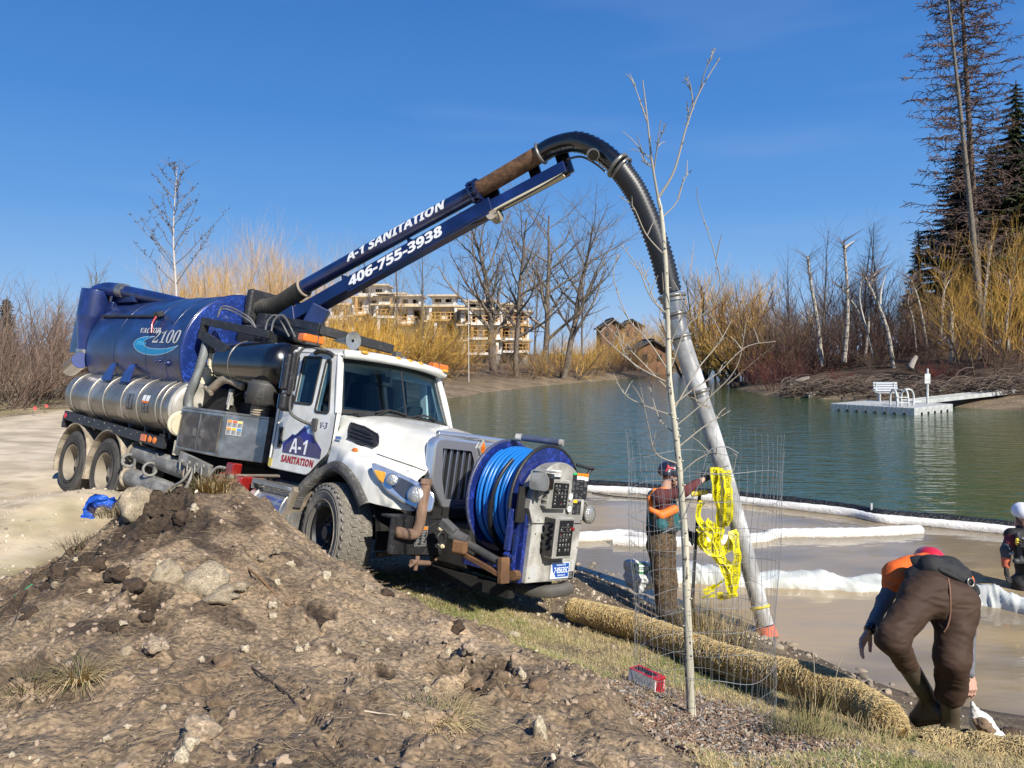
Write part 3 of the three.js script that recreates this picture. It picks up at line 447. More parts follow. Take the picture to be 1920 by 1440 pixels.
  const dust = mb(0.9); pane(dust, 0.07, 0.92, 0.2, 0.95, 0.004); 
  const band = mb(); pane(band, -0.01, 0.075, -1, 1, -0.004); pane(band, 0.9, 1.0, -1, 1, -0.004); pane(band, 0, 1, -1.0, -0.94, -0.004); pane(band, 0, 1, 0.94, 1.0, -0.004); pane(band, 0.05, 0.93, -0.012, 0.012, 0.003); band.build('windscreen_frame', Mt.rubber, cab);
  const pil = mb(1); for (const s of [1, -1]) pil.tube([V(-0.33, 1.83, s * 0.93), V(-0.46, 2.2, s * 0.88), V(-0.6, 2.53, s * 0.815)], 0.035, 8, 8); pil.build('pillar', Mt.white, cab);
  const wip = mb(); for (const [w, dw] of [[0.55, -0.52], [-0.1, -0.5]]) { const a = wp(-0.02, w), b = wp(0.12, w + dw * 0.45), c = wp(0.07, w + dw); for (const q of [a, b, c]) q.x += 0.03; wip.tube([a, b], 0.011, 6, 1); wip.tube([V(b.x, b.y - 0.05, b.z + 0.2), b, c], 0.012, 6, 4); } wip.build('wiper', Mt.rubber, cab);
  // inside: dashboard, seats, steering wheel, visor
  const da = mb(); da.box(-0.5, 1.74, 0, 0.36, 0.2, 1.72, 0, 0, 0, 0.06); da.build('dashboard', std(0.33, 0.36, 0.34, 0.8), cab);
  for (const z of [0.48, -0.48]) { const q = mb(); q.box(-1.08, 1.55, z, 0.5, 0.18, 0.52, 0, 0, 0, 0.06); q.box(-1.32, 1.95, z, 0.16, 0.72, 0.5, 0, 0, 0.16, 0.06); q.box(-1.38, 2.36, z, 0.1, 0.18, 0.28, 0, 0, 0.16, 0.04); q.build('seat', Mt.seat, cab); }
  const sw = mb(); const c = V(-0.72, 1.93, -0.46), dn = V(-0.62, 0.78, 0); sw.torus(c, dn, 0.225, 0.016, 32, 8); sw.cyl(c, V(-0.55, 1.72, -0.46), 0.03, 0.035, 8); for (const a of [0.3, 2.4, 4.5]) { const q = new THREE.Quaternion().setFromUnitVectors(V(0, 0, 1), dn.clone().normalize()); const e = V(Math.cos(a) * 0.22, Math.sin(a) * 0.22, 0).applyQuaternion(q).add(c); sw.bar(c, e, 0.03, 0.012); } sw.build('steering_wheel', Mt.rubber, cab);
  const vi = mb(); vi.box(-0.66, 2.44, -0.42, 0.02, 0.16, 0.7, 0, 0, 0.5, 0.01); vi.box(-1.02, 2.55, 0, 0.9, 0.03, 1.55); vi.build('sun_visor', Mt.headliner, cab);
  const pl = mb(); pl.box(-0.62, 2.12, 0.02, 0.035, 0.62, 0.05, 0, 0, 0.35); pl.box(-0.66, 2.32, 0.02, 0.06, 0.12, 0.1); pl.build('cab_post', Mt.rubber, cab);
  // door seams, handle, grab rail, vent above the window
  const se = mb(); for (const s of [1, -1]) { const L = [[-1.45, 1.12], [-1.45, 1.9], [-1.38, 2.5]].map(([x, y]) => V(x, y, s * (zw(y) + 0.0))); se.tube(L, 0.0045, 5, 12); se.tube([[-0.67, 1.09], [-0.5, 1.25], [-0.345, 1.4], [-0.315, 1.84]].map(([x, y]) => V(x, y, s * 0.956)), 0.006, 5, 12); } se.build('door_seam', Mt.rubber, cab);
  const dh = mb(); dh.box(-1.34, 1.465, 0.958, 0.085, 0.25, 0.016, 0, 0, 0.08, 0.02); dh.build('door_handle', Mt.black, cab); const dg = mb(); dg.box(-1.34, 1.465, 0.976, 0.03, 0.19, 0.022, 0, 0, 0.08, 0.01); dg.build('handle_grip', Mt.blackGloss, cab);
  const gt = mb(); gt.tube([V(-1.05, 2.53, 0.85), V(-0.95, 2.555, 0.87), V(-0.75, 2.535, 0.86), V(-0.68, 2.5, 0.85)], 0.028, 8, 10); gt.build('grab_handle', Mt.black, cab);
  // roof lamps and horn
  const rl = mb(); for (const z of [0.62, 0.14, -0.05, -0.24, -0.78]) rl.ball(V(-0.47 + 0.13 * (1 - z * z), 2.6 - 0.03 * z * z, z), 0.055, 14, V(0.6, 0.42, 1.05)); rl.build('roof_lamp', Mt.amberY, cab);
  const hn = mb(); hn.lathe([[0.01, -0.3], [0.03, -0.2], [0.05, -0.05], [0.115, 0.08], [0.118, 0.09], [0.02, 0.075]], 24, new THREE.Matrix4().makeRotationZ(-RX).setPosition(-0.95, 2.76, 0.45)); hn.build('air_horn', Mt.brushed, cab);
  const can = mb(); can.cyl(V(-1.0, 2.64, -0.52), V(-1.0, 2.72, -0.52), 0.06, 0.05, 14); can.box(-0.95, 2.7, -0.36, 0.1, 0.12, 0.1, 0, 0, 0, 0.02); can.build('roof_fitting', Mt.darkGrey, cab);
  // mirrors with amber beacons on both doors
  for (const s of [1, -1]) {
    const g = grp(truck, 'mirror'); const z = s * 1.18, arm = mb(), hd2 = mb(), bc = mb();
    arm.tube([V(-0.72, 1.66, s * 0.95), V(-0.8, 1.7, s * 1.08), V(-0.88, 1.78, z), V(-0.93, 2.1, z), V(-0.92, 2.42, z), V(-0.88, 2.56, s * 1.12), V(-0.8, 2.56, s * 0.88)], 0.018, 8, 40); arm.tube([V(-0.74, 1.72, s * 0.96), V(-0.62, 1.52, s * 0.98), V(-0.6, 1.47, s * 0.96)], 0.009, 6, 8); arm.box(-0.68, 1.67, s * 0.965, 0.1, 0.15, 0.03, 0, 0, 0, 0.02); arm.build('mirror_arm', Mt.darkGrey, g);
    hd2.box(-0.98, 2.24, z + s * 0.02, 0.09, 0.44, 0.2, 0, s * 0.25, 0, 0.035); hd2.box(-0.96, 1.89, z + s * 0.02, 0.1, 0.22, 0.2, 0, s * 0.25, 0, 0.05); hd2.box(-0.9, 2.22, z + s * 0.05, 0.05, 0.5, 0.06, 0, 0, 0, 0.02); hd2.build('mirror_housing', Mt.black, g);
    const gl = mb(); gl.box(-1.031, 2.24, z + s * 0.035, 0.006, 0.4, 0.165, 0, s * 0.25, 0); gl.box(-1.015, 1.89, z + s * 0.035, 0.006, 0.17, 0.16, 0, s * 0.25, 0); gl.build('mirror_glass', Mt.chrome, g);
    const b = grp(truck, 'beacon'); bc.box(-0.86, 2.665, s * 1.07, 0.14, 0.1, 0.3, 0, 0, 0, 0.03); bc.build('beacon_lens', Mt.amber, b); const bb = mb(); bb.box(-0.86, 2.605, s * 1.07, 0.12, 0.03, 0.2, 0, 0, 0, 0.01); bb.box(-0.86, 2.665, s * 1.02, 0.146, 0.106, 0.016, 0, 0, 0, 0.006); bb.build('beacon_base', Mt.darkGrey, b);
  }
}
// hood with swelling fenders
{
  const hood = grp(truck, 'hood');
  const st = [ // x, centre height, crease z, crease y, fender top z, fender top y, outer z
    [-0.33, 1.87, 0.80, 1.81, 0.945, 1.50, 0.965], [-0.15, 1.88, 0.79, 1.79, 0.95, 1.48, 1.0], [0.1, 1.865, 0.755, 1.765, 0.945, 1.47, 1.1], [0.35, 1.835, 0.73, 1.74, 0.92, 1.45, 1.14], [0.55, 1.81, 0.70, 1.72, 0.885, 1.42, 1.14], [0.72, 1.785, 0.66, 1.70, 0.83, 1.39, 1.1], [0.88, 1.765, 0.62, 1.67, 0.76, 1.36, 1.0], [1.0, 1.745, 0.58, 1.64, 0.7, 1.33, 0.84]];
  const interp = (x) => { let k = 0; while (k < st.length - 2 && x > st[k + 1][0]) k++; const t = clamp((x - st[k][0]) / (st[k + 1][0] - st[k][0])); return st[k].map((v, i) => mix(v, st[k + 1][i], t)); };
  const archY = (x) => { const d = 0.70 ** 2 - x ** 2; return d > 0 ? 0.535 + Math.sqrt(d) : 0; };
  const section = (x) => { const [, yc, zc, yz, zf, yf, zo] = interp(x); const yb = Math.max(archY(x), x > 0.5 ? mix(0.98, 0.93, (x - 0.5) / 0.5) : x < -0.4 ? 1.38 : 0.9);
    return [[0, yc], [zc * 0.45, yc - 0.008], [zc * 0.8, mix(yc, yz, 0.45)], [zc, yz], [zc + 0.035, yz - 0.05], [mix(zc, zf, 0.55), mix(yz, yf, 0.55)], [zf, yf], [mix(zf, zo, 0.45), yf - 0.045], [zo - 0.015, yf - 0.11], [zo, Math.max(yb, yf - 0.2)], [zo + 0.003, yb], [zo - 0.02, yb - 0.004], [zo - 0.06, yb + 0.02]]; };
  for (const s of [1, -1]) {
    const m = mb(1), nx = 44, id = []; let np = 0;
    for (let i = 0; i <= nx; i++) { const x = mix(-0.33, 1.0, i / nx), P = section(x); const cv = new THREE.SplineCurve(P.slice(0, 10).map((p) => new THREE.Vector2(p[0], p[1]))); const pts = cv.getPoints(30).map((q) => [q.x, q.y]).concat(P.slice(10)); np = pts.length; for (const [z, y] of pts) id.push(m.vert(V(x, y, s * z), V(0, 1, 0))); }
    for (let i = 0; i < nx; i++) for (let j = 0; j < np - 1; j++) { const a = i * np + j, q = [id[a], id[a + 1], id[a + np + 1], id[a + np]]; s > 0 ? m.quad(q[0], q[1], q[2], q[3]) : m.quad(q[3], q[2], q[1], q[0]); }
    m.build('fender', Mt.white, hood, true);
    // rubber flare round the wheel arch, mud flap behind it
    const f = mb(2), n = 30; const ring = (a, r, z) => V(r * Math.cos(a), 0.535 + r * Math.sin(a), s * z); const idr = [];
    for (let k = 0; k <= n; k++) { const a = mix(-0.05 + 0.62, Math.PI - 0.28, k / n), zo = interp(clamp(0.7 * Math.cos(a), -0.33, 1))[6] + (Math.cos(a) < -0.45 ? 0.1 * clamp((-Math.cos(a) - 0.45) / 0.4) : 0); const cs = [[0.775, -0.02], [0.785, 0.012], [0.76, 0.035], [0.71, 0.045], [0.665, 0.035], [0.66, -0.06]]; idr.push(cs.map(([r, dz]) => f.vert(ring(a, r, zo + dz), V(0, 0, s)))); }
    for (let k = 0; k < n; k++) for (let j = 0; j < 5; j++) f.quad(idr[k][j], idr[k][j + 1], idr[k + 1][j + 1], idr[k + 1][j]);
    f.build('wheel_arch_flare', std(0.20, 0.19, 0.175, 0.85, { map: T.splat, side: THREE.DoubleSide }), hood, true);
    const fl = mb(1); fl.ext(shapeOf([[-0.62, 0.95], [-0.66, 0.9], [-0.80, 0.55], [-0.84, 0.1], [-0.80, 0.1], [-0.74, 0.55], [-0.58, 0.9]]), s > 0 ? 0.72 : -1.16, s > 0 ? 1.16 : -0.72); fl.build('mud_flap', Mt.tan, hood);
    const lin = mb(); { const pts = arc(0, 0.535, 0.66, -0.1, Math.PI + 0.1, 18), inn = arc(0, 0.535, 0.64, Math.PI + 0.1, -0.1, 18); lin.ext(shapeOf([...pts, ...inn]), s > 0 ? 0.5 : -0.95, s > 0 ? 0.95 : -0.5); } lin.build('wheel_well', Mt.under, hood);
    // slatted intake in the hood side
    const zAt = (x, y) => { const P = section(x); for (let k = 3; k < 7; k++) if (y <= P[k][1] && y >= P[k + 1][1]) return mix(P[k][0], P[k + 1][0], (P[k][1] - y) / (P[k][1] - P[k + 1][1])); return P[6][0]; };
    const vo = roundPoly([[-0.20, 1.745], [0.04, 1.715], [0.28, 1.65], [0.36, 1.555], [0.345, 1.515], [0.1, 1.525], [-0.1, 1.57], [-0.17, 1.66]], 0.03);
    const sg = new THREE.ShapeGeometry(shapeOf(vo)); const vm = mb(); { const bb = [-0.21, 0.37, 1.51, 1.75], nu = 22, nv = 12; const insideP = (x, y) => polyDist(vo, x, y) > -0.004; const idd = {}; const q = (i, j) => { const k = i + '_' + j; if (idd[k] === undefined) { const x = mix(bb[0], bb[1], i / nu), y = mix(bb[2], bb[3], j / nv); idd[k] = vm.vert(V(x, y, s * (zAt(x, y) + 0.004)), V(0, 0.4, s)); } return idd[k]; }; for (let i = 0; i < nu; i++) for (let j = 0; j < nv; j++) { const x = mix(bb[0], bb[1], (i + 0.5) / nu), y = mix(bb[2], bb[3], (j + 0.5) / nv); if (insideP(x, y)) vm.quad(q(i, j), q(i + 1, j), q(i + 1, j + 1), q(i, j + 1)); } }
    vm.build('hood_intake', Mt.black, hood, true);
    const vr = mb(); vr.tube([...vo, vo[0]].map(([x, y]) => V(x, y, s * (zAt(x, y) + 0.004))), 0.01, 6, vo.length, { curve: false, caps: false }); vr.build('intake_rim', Mt.black, hood);
    for (let k = 0; k < 4; k++) { const y0 = 1.70 - k * 0.043, L = []; for (let i = 0; i <= 10; i++) { const x = mix(-0.17 + 0.02 * k, 0.2 + 0.045 * k, i / 10), y = y0 - 0.06 * (i / 10); L.push(V(x, y, s * (zAt(x, y) + 0.014))); } const q = mb(); q.tube(L, 0.012, 6, 12); q.build('intake_slat', Mt.blackGloss, hood); }
    const mk = mb(); mk.ball(V(0.13, 1.452, s * 0.972), 0.05, 12, V(1, 0.6, 0.5)); mk.build('side_marker', Mt.amber, hood);
  }
  const ba = mb(); ba.box(-0.22, 1.56, 0.952, 0.1, 0.035, 0.008); ba.build('hood_badge', std(0.12, 0.2, 0.42, 0.4), hood);
  const seam = mb(); for (const s of [1, -1]) { const L = []; for (let i = 0; i <= 16; i++) { const x = mix(0.42, 0.99, i / 16), [, , , , zf, yf] = interp(x); L.push(V(x, yf + 0.012, s * (zf + 0.001))); } seam.tube(L, 0.004, 5, 16); } seam.build('hood_seam', Mt.rubber, hood);
  const cowl = mb(); cowl.box(-0.24, 1.845, 0, 0.16, 0.03, 1.5, 0, 0, 0, 0.01); cowl.build('cowl', Mt.black, hood);
  // grille: chrome surround, dark mesh, upright slats
  const gr = grp(truck, 'grille');
  const outer = roundPoly([[0.62, 1.72], [-0.62, 1.72], [-0.70, 1.66], [-0.68, 1.25], [-0.42, 0.95], [0.42, 0.95], [0.68, 1.25], [0.70, 1.66]], 0.06).map(([z, y]) => [-z, y]);
  const hole = (s) => roundPoly([[0.60, 1.63], [0.10, 1.63], [0.02, 1.50], [0.02, 1.04], [0.46, 1.04], [0.55, 1.28]], 0.03).map(([z, y]) => [-z * s - 0.0, y]);
  const sur = mb(1); sur.ext(shapeOf(outer, [hole(1), hole(-1)]), 0.93, 1.06, Z2X, 0.03, 4); sur.build('grille_surround', Mt.trim, gr);
  const nose = mb(1); nose.tube([V(0.99, 1.745, -0.6), V(1.03, 1.75, 0), V(0.99, 1.745, 0.6)], 0.035, 8, 12); nose.build('grille_brow', Mt.trim, gr);
  const gm = mb(); gm.box(0.93, 1.33, 0, 0.02, 0.62, 1.2); gm.build('grille_mesh', Mt.under, gr);
  for (const s of [1, -1]) for (let k = 0; k < 5; k++) { const z = s * (0.085 + k * 0.1), top = k === 0 ? 1.58 : 1.635, bot = k > 3 ? 1.12 : 1.035; const q = mb(); q.box(1.0, (top + bot) / 2, z, 0.06, top - bot, 0.045, 0, 0, 0, 0.012); q.build('grille_slat', std(0.42, 0.44, 0.46, 0.3, { metalness: 0.9 }), gr); }
  const em = mb(); em.ext(shapeOf([[0, 0.105], [0.062, 0], [0, -0.105], [-0.062, 0]]), 0, 0.02, new THREE.Matrix4().makeBasis(V(0, 0, -1), V(0, 1, 0), V(1, 0, 0)).setPosition(1.07, 1.64, -0.03)); em.build('emblem_frame', Mt.lightGrey, gr);
  const e2 = mb(); e2.ext(shapeOf([[-0.035, 0.012], [0.035, 0.012], [0, 0.075]]), 0, 0.006, new THREE.Matrix4().makeBasis(V(0, 0, -1), V(0, 1, 0), V(1, 0, 0)).setPosition(1.091, 1.64, -0.03)); e2.ext(shapeOf([[-0.035, -0.012], [0.035, -0.012], [0, -0.075]]), 0, 0.006, new THREE.Matrix4().makeBasis(V(0, 0, -1), V(0, 1, 0), V(1, 0, 0)).setPosition(1.091, 1.64, -0.03)); e2.ext(shapeOf([[-0.03, -0.007], [0.03, -0.007], [0.03, 0.007], [-0.03, 0.007]]), 0, 0.006, new THREE.Matrix4().makeBasis(V(0, 0, -1), V(0, 1, 0), V(1, 0, 0)).setPosition(1.091, 1.64, -0.03)); e2.build('emblem', Mt.amber, gr);
  // headlamps: chrome eye-shaped pods wrapped round the corners
  for (const s of [1, -1]) {
    const g = grp(truck, 'headlight');
    const u = V(0.55, -0.1, -0.40 * s).normalize(), n = V(0.62, 0.12, 0.74 * s).normalize(), v = V().crossVectors(n, u); if (v.y < 0) v.negate(); const nn = V().crossVectors(u, v); const B = new THREE.Matrix4().makeBasis(u, v, nn).setPosition(0.93, 1.165, s * 0.985);
    const dz = nn.dot(n) > 0 ? 1 : -1;
    const eye = roundPoly([[-0.36, 0.16], [-0.1, 0.14], [0.18, 0.10], [0.38, 0.02], [0.40, -0.17], [0.15, -0.16], [-0.12, -0.08], [-0.3, 0.06]], 0.06);
    const Z = (a, b) => (dz > 0 ? [a, b] : [-b, -a]);
    const c = mb(1); c.ext(shapeOf(eye), ...Z(-0.03, 0.03), B, 0.015); c.build('headlight_bezel', Mt.trim, g);
    const dk = mb(); dk.ext(shapeOf(roundPoly([[-0.16, 0.1], [0.06, 0.08], [0.3, 0.02], [0.32, -0.13], [0.1, -0.11], [-0.08, -0.02]], 0.05)), ...Z(0.03, 0.04), B, 0.004); dk.build('headlight_bowl', std(0.12, 0.125, 0.14, 0.25, { metalness: 0.7 }), g);
    for (const [x, y, r] of [[-0.08, 0.045, 0.066], [0.2, -0.035, 0.092]]) { const q = mb(); q.add(new THREE.CylinderGeometry(r, r, 0.05, 28), new THREE.Matrix4().makeRotationX(RX).setPosition(x, y, dz * 0.055).premultiply(B)); q.build('lamp_ring', Mt.chrome, g); const l = mb(); l.add(new THREE.SphereGeometry(r * 0.93, 24, 12), new THREE.Matrix4().compose(V(x, y, dz * 0.075), new THREE.Quaternion(), V(1, 1, 0.4)).premultiply(B)); l.build('headlight_lens', Mt.lens, g); }
    const am = mb(); am.ext(shapeOf(roundPoly([[-0.3, 0.09], [-0.17, 0.1], [-0.16, -0.02], [-0.22, 0.01]], 0.02)), ...Z(0.03, 0.045), B, 0.005); am.build('turn_signal', Mt.amberY, g);
  }
}
// bumper: spattered black plates, rusty pipe elbow, tow parts
{
  const b = grp(truck, 'bumper');
  const pts = (s) => roundPoly([[1.2, 0.88], [1.19, 0.53], [0.48, 0.5], [0.4, 0.6], [0.4, 0.86]], 0.03).map(([z, y]) => [-z * s, y]);
  for (const s of [1, -1]) { const m = mb(1.2); m.ext(shapeOf(pts(s)), 1.1, 1.13, Z2X, 0.004); m.box(1.04, 0.885, s * 0.8, 0.18, 0.02, 0.78); m.build('bumper_plate', Mt.black, b); }
  { const q = mb(); q.face([V(1.134, 0.6, 0.86), V(1.134, 0.6, 0.7), V(1.134, 0.8, 0.7), V(1.134, 0.8, 0.86)], [[0, 0], [1, 0], [1, 1], [0, 1]]); q.build('bumper_label', std(1, 1, 1, 0.6, { map: canvasTex(96, 128, (g, w, h) => { g.fillStyle = '#8b8b86'; g.fillRect(0, 0, w, h); g.fillStyle = '#2b2c2e'; g.fillRect(4, 26, w - 8, h - 30); g.fillStyle = '#d9801f'; g.fillRect(4, 4, w - 8, 20); g.fillStyle = '#9a9a95'; for (let k = 0; k < 9; k++) { g.fillRect(8, 32 + k * 10, 30 - (k % 3) * 6, 4); g.fillRect(52, 32 + k * 10, 34 - (k % 4) * 5, 4); } }) }), b); }
  const bt = mb(); for (const [z, y] of [[0.52, 0.77], [0.42, 0.77], [0.54, 0.6], [0.46, 0.59], [1.1, 0.76]]) { bt.cyl(V(1.13, y, z), V(1.145, y, z), 0.024, 0.022, 12); bt.cyl(V(1.145, y, z), V(1.16, y, z), 0.014, 0.014, 6); } bt.build('bolt', Mt.cream, b);
  const pipe = mb(2); pipe.tube([V(1.14, 0.745, 1.14), V(1.17, 0.73, 1.02), V(1.19, 0.735, 0.93), V(1.195, 0.80, 0.895), V(1.18, 1.0, 0.87), V(1.16, 1.27, 0.84)], (t) => (t < 0.3 ? 0.056 : 0.054), 14, 36); pipe.cyl(V(1.162, 1.22, 0.845), V(1.158, 1.275, 0.84), 0.063, 0.06, 16); pipe.build('rusty_pipe', Mt.rustPipe, b);
  const vz = mb(); vz.cyl(V(1.12, 0.5, 0.78), V(1.12, 0.36, 0.79), 0.025, 0.02, 8); vz.cyl(V(1.12, 0.44, 0.86), V(1.12, 0.42, 0.6), 0.03, 0.026, 8); vz.cyl(V(1.12, 0.4, 0.88), V(1.14, 0.46, 0.8), 0.02, 0.02, 8); vz.tube([V(1.1, 0.42, 0.6), V(1.05, 0.42, 0.5), V(1.0, 0.44, 0.35)], 0.016, 6); vz.build('drain_valve', Mt.rustPipe, b);
  const ub = mb(); ub.box(1.2, 0.62, 0, 0.5, 0.42, 0.8, 0, 0, 0, 0.03); ub.box(1.0, 0.66, 0, 0.16, 0.36, 1.6, 0, 0, 0, 0.03); ub.box(1.02, 0.92, 0, 0.1, 0.1, 1.2); ub.bar(V(0.9, 0.3, 0.35), V(2.0, 0.3, 0.3), 0.1, 0.12); ub.bar(V(0.9, 0.32, -0.35), V(2.0, 0.3, -0.3), 0.1, 0.12); ub.build('bumper_beam', Mt.under, b);
  const rod = mb(); rod.tube([V(0.2, 0.42, 0.55), V(0.7, 0.48, 0.72), V(1.05, 0.5, 0.75)], 0.022, 6); rod.tube([V(0.1, 0.35, -0.6), V(0.2, 0.33, 0.5)], 0.03, 6); rod.build('steering_rod', Mt.tan, b);
  const hk = mb(); hk.torus(V(1.14, 0.68, 0.5), V(1, 0, 0), 0.055, 0.016, 18, 6, 4.2); hk.build('tow_hook', Mt.black, b);
}
// hose reel on the nose
{
  const R = grp(truck, 'hose_reel', 0, 1.18, -0.08);
  const flange = (x0, x1, out) => { const m = mb(1); m.lathe([[0.2, x0], [0.58, x0], [0.597, (x0 + x1) / 2], [0.58, x1], [0.2, x1], [0.2, x0]], 64, new THREE.Matrix4().makeRotationZ(-RX)); m.build('reel_flange', Mt.frameBlue, R); const e = mb(); e.torus(V(out, 0, 0), V(1, 0, 0), 0.583, 0.02, 72, 8); e.build('flange_rim', out > 1.8 ? Mt.black : std(0.13, 0.14, 0.26, 0.45, { map: T.splat }), R); };
  flange(1.44, 1.462, 1.44); flange(1.99, 2.012, 2.0);
  const dr = mb(); dr.cyl(V(1.46, 0, 0), V(1.99, 0, 0), 0.4, 0.4, 40); dr.build('reel_drum', Mt.frameBlue, R);
  // jetting hose laid on turn by turn
  const hose = mb(), N = 14, pts = []; for (let k = 0; k <= N * 40; k++) { const a = k / 40 * Math.PI * 2, x = 1.49 + 0.475 * (k / (N * 40)) + 0.006 * Math.sin(a * 0.37), r = 0.475 + 0.006 * Math.sin(k * 0.013) ; pts.push(V(x, r * Math.cos(a), r * Math.sin(a))); }
  hose.tube(pts, 0.0185, 8, pts.length - 1, { curve: false });
  const p2 = []; for (let k = 0; k <= 9 * 40; k++) { const a = k / 40 * Math.PI * 2 + 0.4, x = 1.5 + 0.455 * (k / 360) + 0.01 * Math.sin(a * 0.5), r = 0.512 + 0.008 * Math.sin(k * 0.021); p2.push(V(x, r * Math.cos(a), r * Math.sin(a))); }
  hose.tube(p2, 0.02, 8, p2.length - 1, { curve: false }); hose.build('blue_hose', Mt.hoseBlue, R);
  const bh = mb(); const p3 = []; for (let k = 0; k <= 30; k++) { const a = mix(0.75, 2.6, k / 30); p3.push(V(mix(1.80, 1.66, k / 30), 0.545 * Math.cos(a), 0.545 * Math.sin(a))); } bh.tube(p3, (t) => (t > 0.45 ? 0.03 : 0.02), 10, 60); p3.push(); bh.tube([p3[30], V(1.66, -0.55, 0.16), V(1.64, -0.62, 0.1)], 0.03, 10, 8); bh.build('leader_hose', Mt.hoseBlack, R);
  const F = grp(truck, 'reel_frame');
  const f = mb(1); f.bar(V(2.06, 0.42, 0.4), V(2.06, 1.2, 0.34), 0.1, 0.05, 0.01); f.bar(V(2.05, 0.72, 0.52), V(2.06, 1.12, 0.52), 0.05, 0.06, 0.01); f.bar(V(2.06, 0.7, 0.54), V(2.06, 0.48, 0.38), 0.06, 0.05, 0.01); f.bar(V(2.07, 1.08, 0.54), V(2.07, 1.08, 0.3), 0.03, 0.05, 0.01); f.box(1.7, 0.5, 0.05, 0.66, 0.08, 0.7, 0, 0, 0, 0.01); f.box(2.08, 0.75, 0.36, 0.14, 0.66, 0.1, 0, 0, 0, 0.01); f.cyl(V(2.06, 0.66, 0.5), V(2.13, 0.66, 0.5), 0.03, 0.03, 10); f.build('reel_bracket', Mt.frameBlue, F);
  const ro = mb(); ro.cyl(V(1.55, 0.74, 0.66), V(2.12, 0.6, 0.62), 0.04, 0.04, 14); ro.cyl(V(1.5, 0.78, 0.72), V(1.68, 0.74, 0.68), 0.07, 0.055, 12); ro.box(1.46, 0.84, 0.74, 0.2, 0.09, 0.12, 0, 0.2, -0.5, 0.02); ro.build('guide_roller', Mt.darkGrey, F);
  const rb = mb(); rb.box(2.12, 0.55, 0.62, 0.06, 0.24, 0.12, 0, 0, 0.15, 0.01); rb.box(1.85, 0.56, 0.64, 0.5, 0.05, 0.07, 0, 0, -0.2, 0.01); rb.box(1.62, 0.68, 0.72, 0.16, 0.14, 0.08, 0, 0.3, 0, 0.03); rb.cyl(V(2.14, 0.5, 0.5), V(2.14, 0.5, 0.42), 0.05, 0.05, 8); rb.build('roller_bracket', Mt.rust, F);
  const tb = mb(); tb.cyl(V(1.56, 1.815, -0.08), V(2.0, 1.81, -0.22), 0.033, 0.033, 14); tb.build('top_roller', std(0.09, 0.12, 0.22, 0.6, { map: T.grime }), F); const tc = mb(); tc.cyl(V(1.52, 1.815, -0.06), V(1.58, 1.815, -0.085), 0.042, 0.042, 12); tc.cyl(V(1.99, 1.81, -0.215), V(2.03, 1.81, -0.23), 0.038, 0.036, 12); tc.build('roller_cap', Mt.lightGrey, F);
  // operator panel
  const P = grp(truck, 'control_panel'), X = Z2X;
  const o = [[-0.36, 0.43], [0.45, 0.42], [0.5, 1.14], ...arc(0.03, 1.14, 0.47, 0, Math.PI, 24).map(([a, b]) => [a, b]), [-0.44, 1.14], [-0.36, 1.0]];
  const pm = mb(1); pm.ext(shapeOf(o), 2.13, 2.2, X, 0.008, 4); pm.build('panel_plate', Mt.lightGrey, P);
  const dh = mb(1); dh.ext(shapeOf([[-0.43, 1.1], [0.52, 1.1], ...arc(0.045, 1.12, 0.475, 0, Math.PI, 24)]), 2.03, 2.13, X, 0.01, 4); dh.build('drum_housing', Mt.lightGrey, P);
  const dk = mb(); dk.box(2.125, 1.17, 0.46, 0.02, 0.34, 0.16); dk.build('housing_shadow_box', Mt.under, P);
  const sm = mb(); sm.box(2.206, 1.0, -0.02, 0.004, 0.008, 0.9); sm.build('panel_seam', Mt.rubber, P);
  const screws = mb(); for (const [z, y] of [[0.32, 0.48], [-0.4, 0.47], [-0.46, 1.03], [0.31, 1.0], [-0.42, 1.3], [0.3, 0.9], [-0.45, 0.75]]) screws.cyl(V(2.2, y, z), V(2.207, y, z), 0.009, 0.008, 8); screws.build('screw', Mt.steel, P);
  const bx1 = grp(P, 'switch_box'); const b1 = mb(); b1.box(2.235, 1.295, 0.075, 0.07, 0.29, 0.36, 0, 0, 0, 0.01); b1.build('box_body', Mt.lightGrey, bx1);
  const bx2 = grp(P, 'switch_box'); const b2 = mb(); b2.box(2.265, 0.875, -0.005, 0.13, 0.4, 0.31, 0, 0, 0, 0.012); b2.build('box_body', Mt.lightGrey, bx2);
  const face = (g, nm, x, y, z, h, w, draw, pxh = 256) => { const q = mb(); q.face([V(x, y - h / 2, z + w / 2), V(x, y - h / 2, z - w / 2), V(x, y + h / 2, z - w / 2), V(x, y + h / 2, z + w / 2)], [[0, 0], [1, 0], [1, 1], [0, 1]]); return q.build(nm, std(1, 1, 1, 0.5, { map: canvasTex(Math.round(pxh * w / h), pxh, draw) }), g); };
  reseed(5);
  const switches = (seed) => (g, w, h) => { g.fillStyle = '#17181a'; g.fillRect(0, 0, w, h); reseed(seed); for (let r = 0; r < 6; r++) for (let c = 0; c < 4; c++) { if (rnd() < 0.25) continue; const x = w * (0.18 + c * 0.21), y = h * (0.12 + r * 0.14); g.fillStyle = rnd() < 0.15 ? '#b33' : '#c9c9c4'; g.fillRect(x - w * 0.03, y - h * 0.02, w * 0.06, h * (0.015 + 0.02 * rnd())); g.fillStyle = '#99978f'; g.fillRect(x - w * 0.06, y + h * 0.03, w * 0.12, h * 0.012); } };
  face(bx1, 'box_face', 2.2715, 1.285, 0.05, 0.25, 0.26, switches(11)); face(bx2, 'box_face', 2.332, 0.875, -0.025, 0.35, 0.24, switches(23));
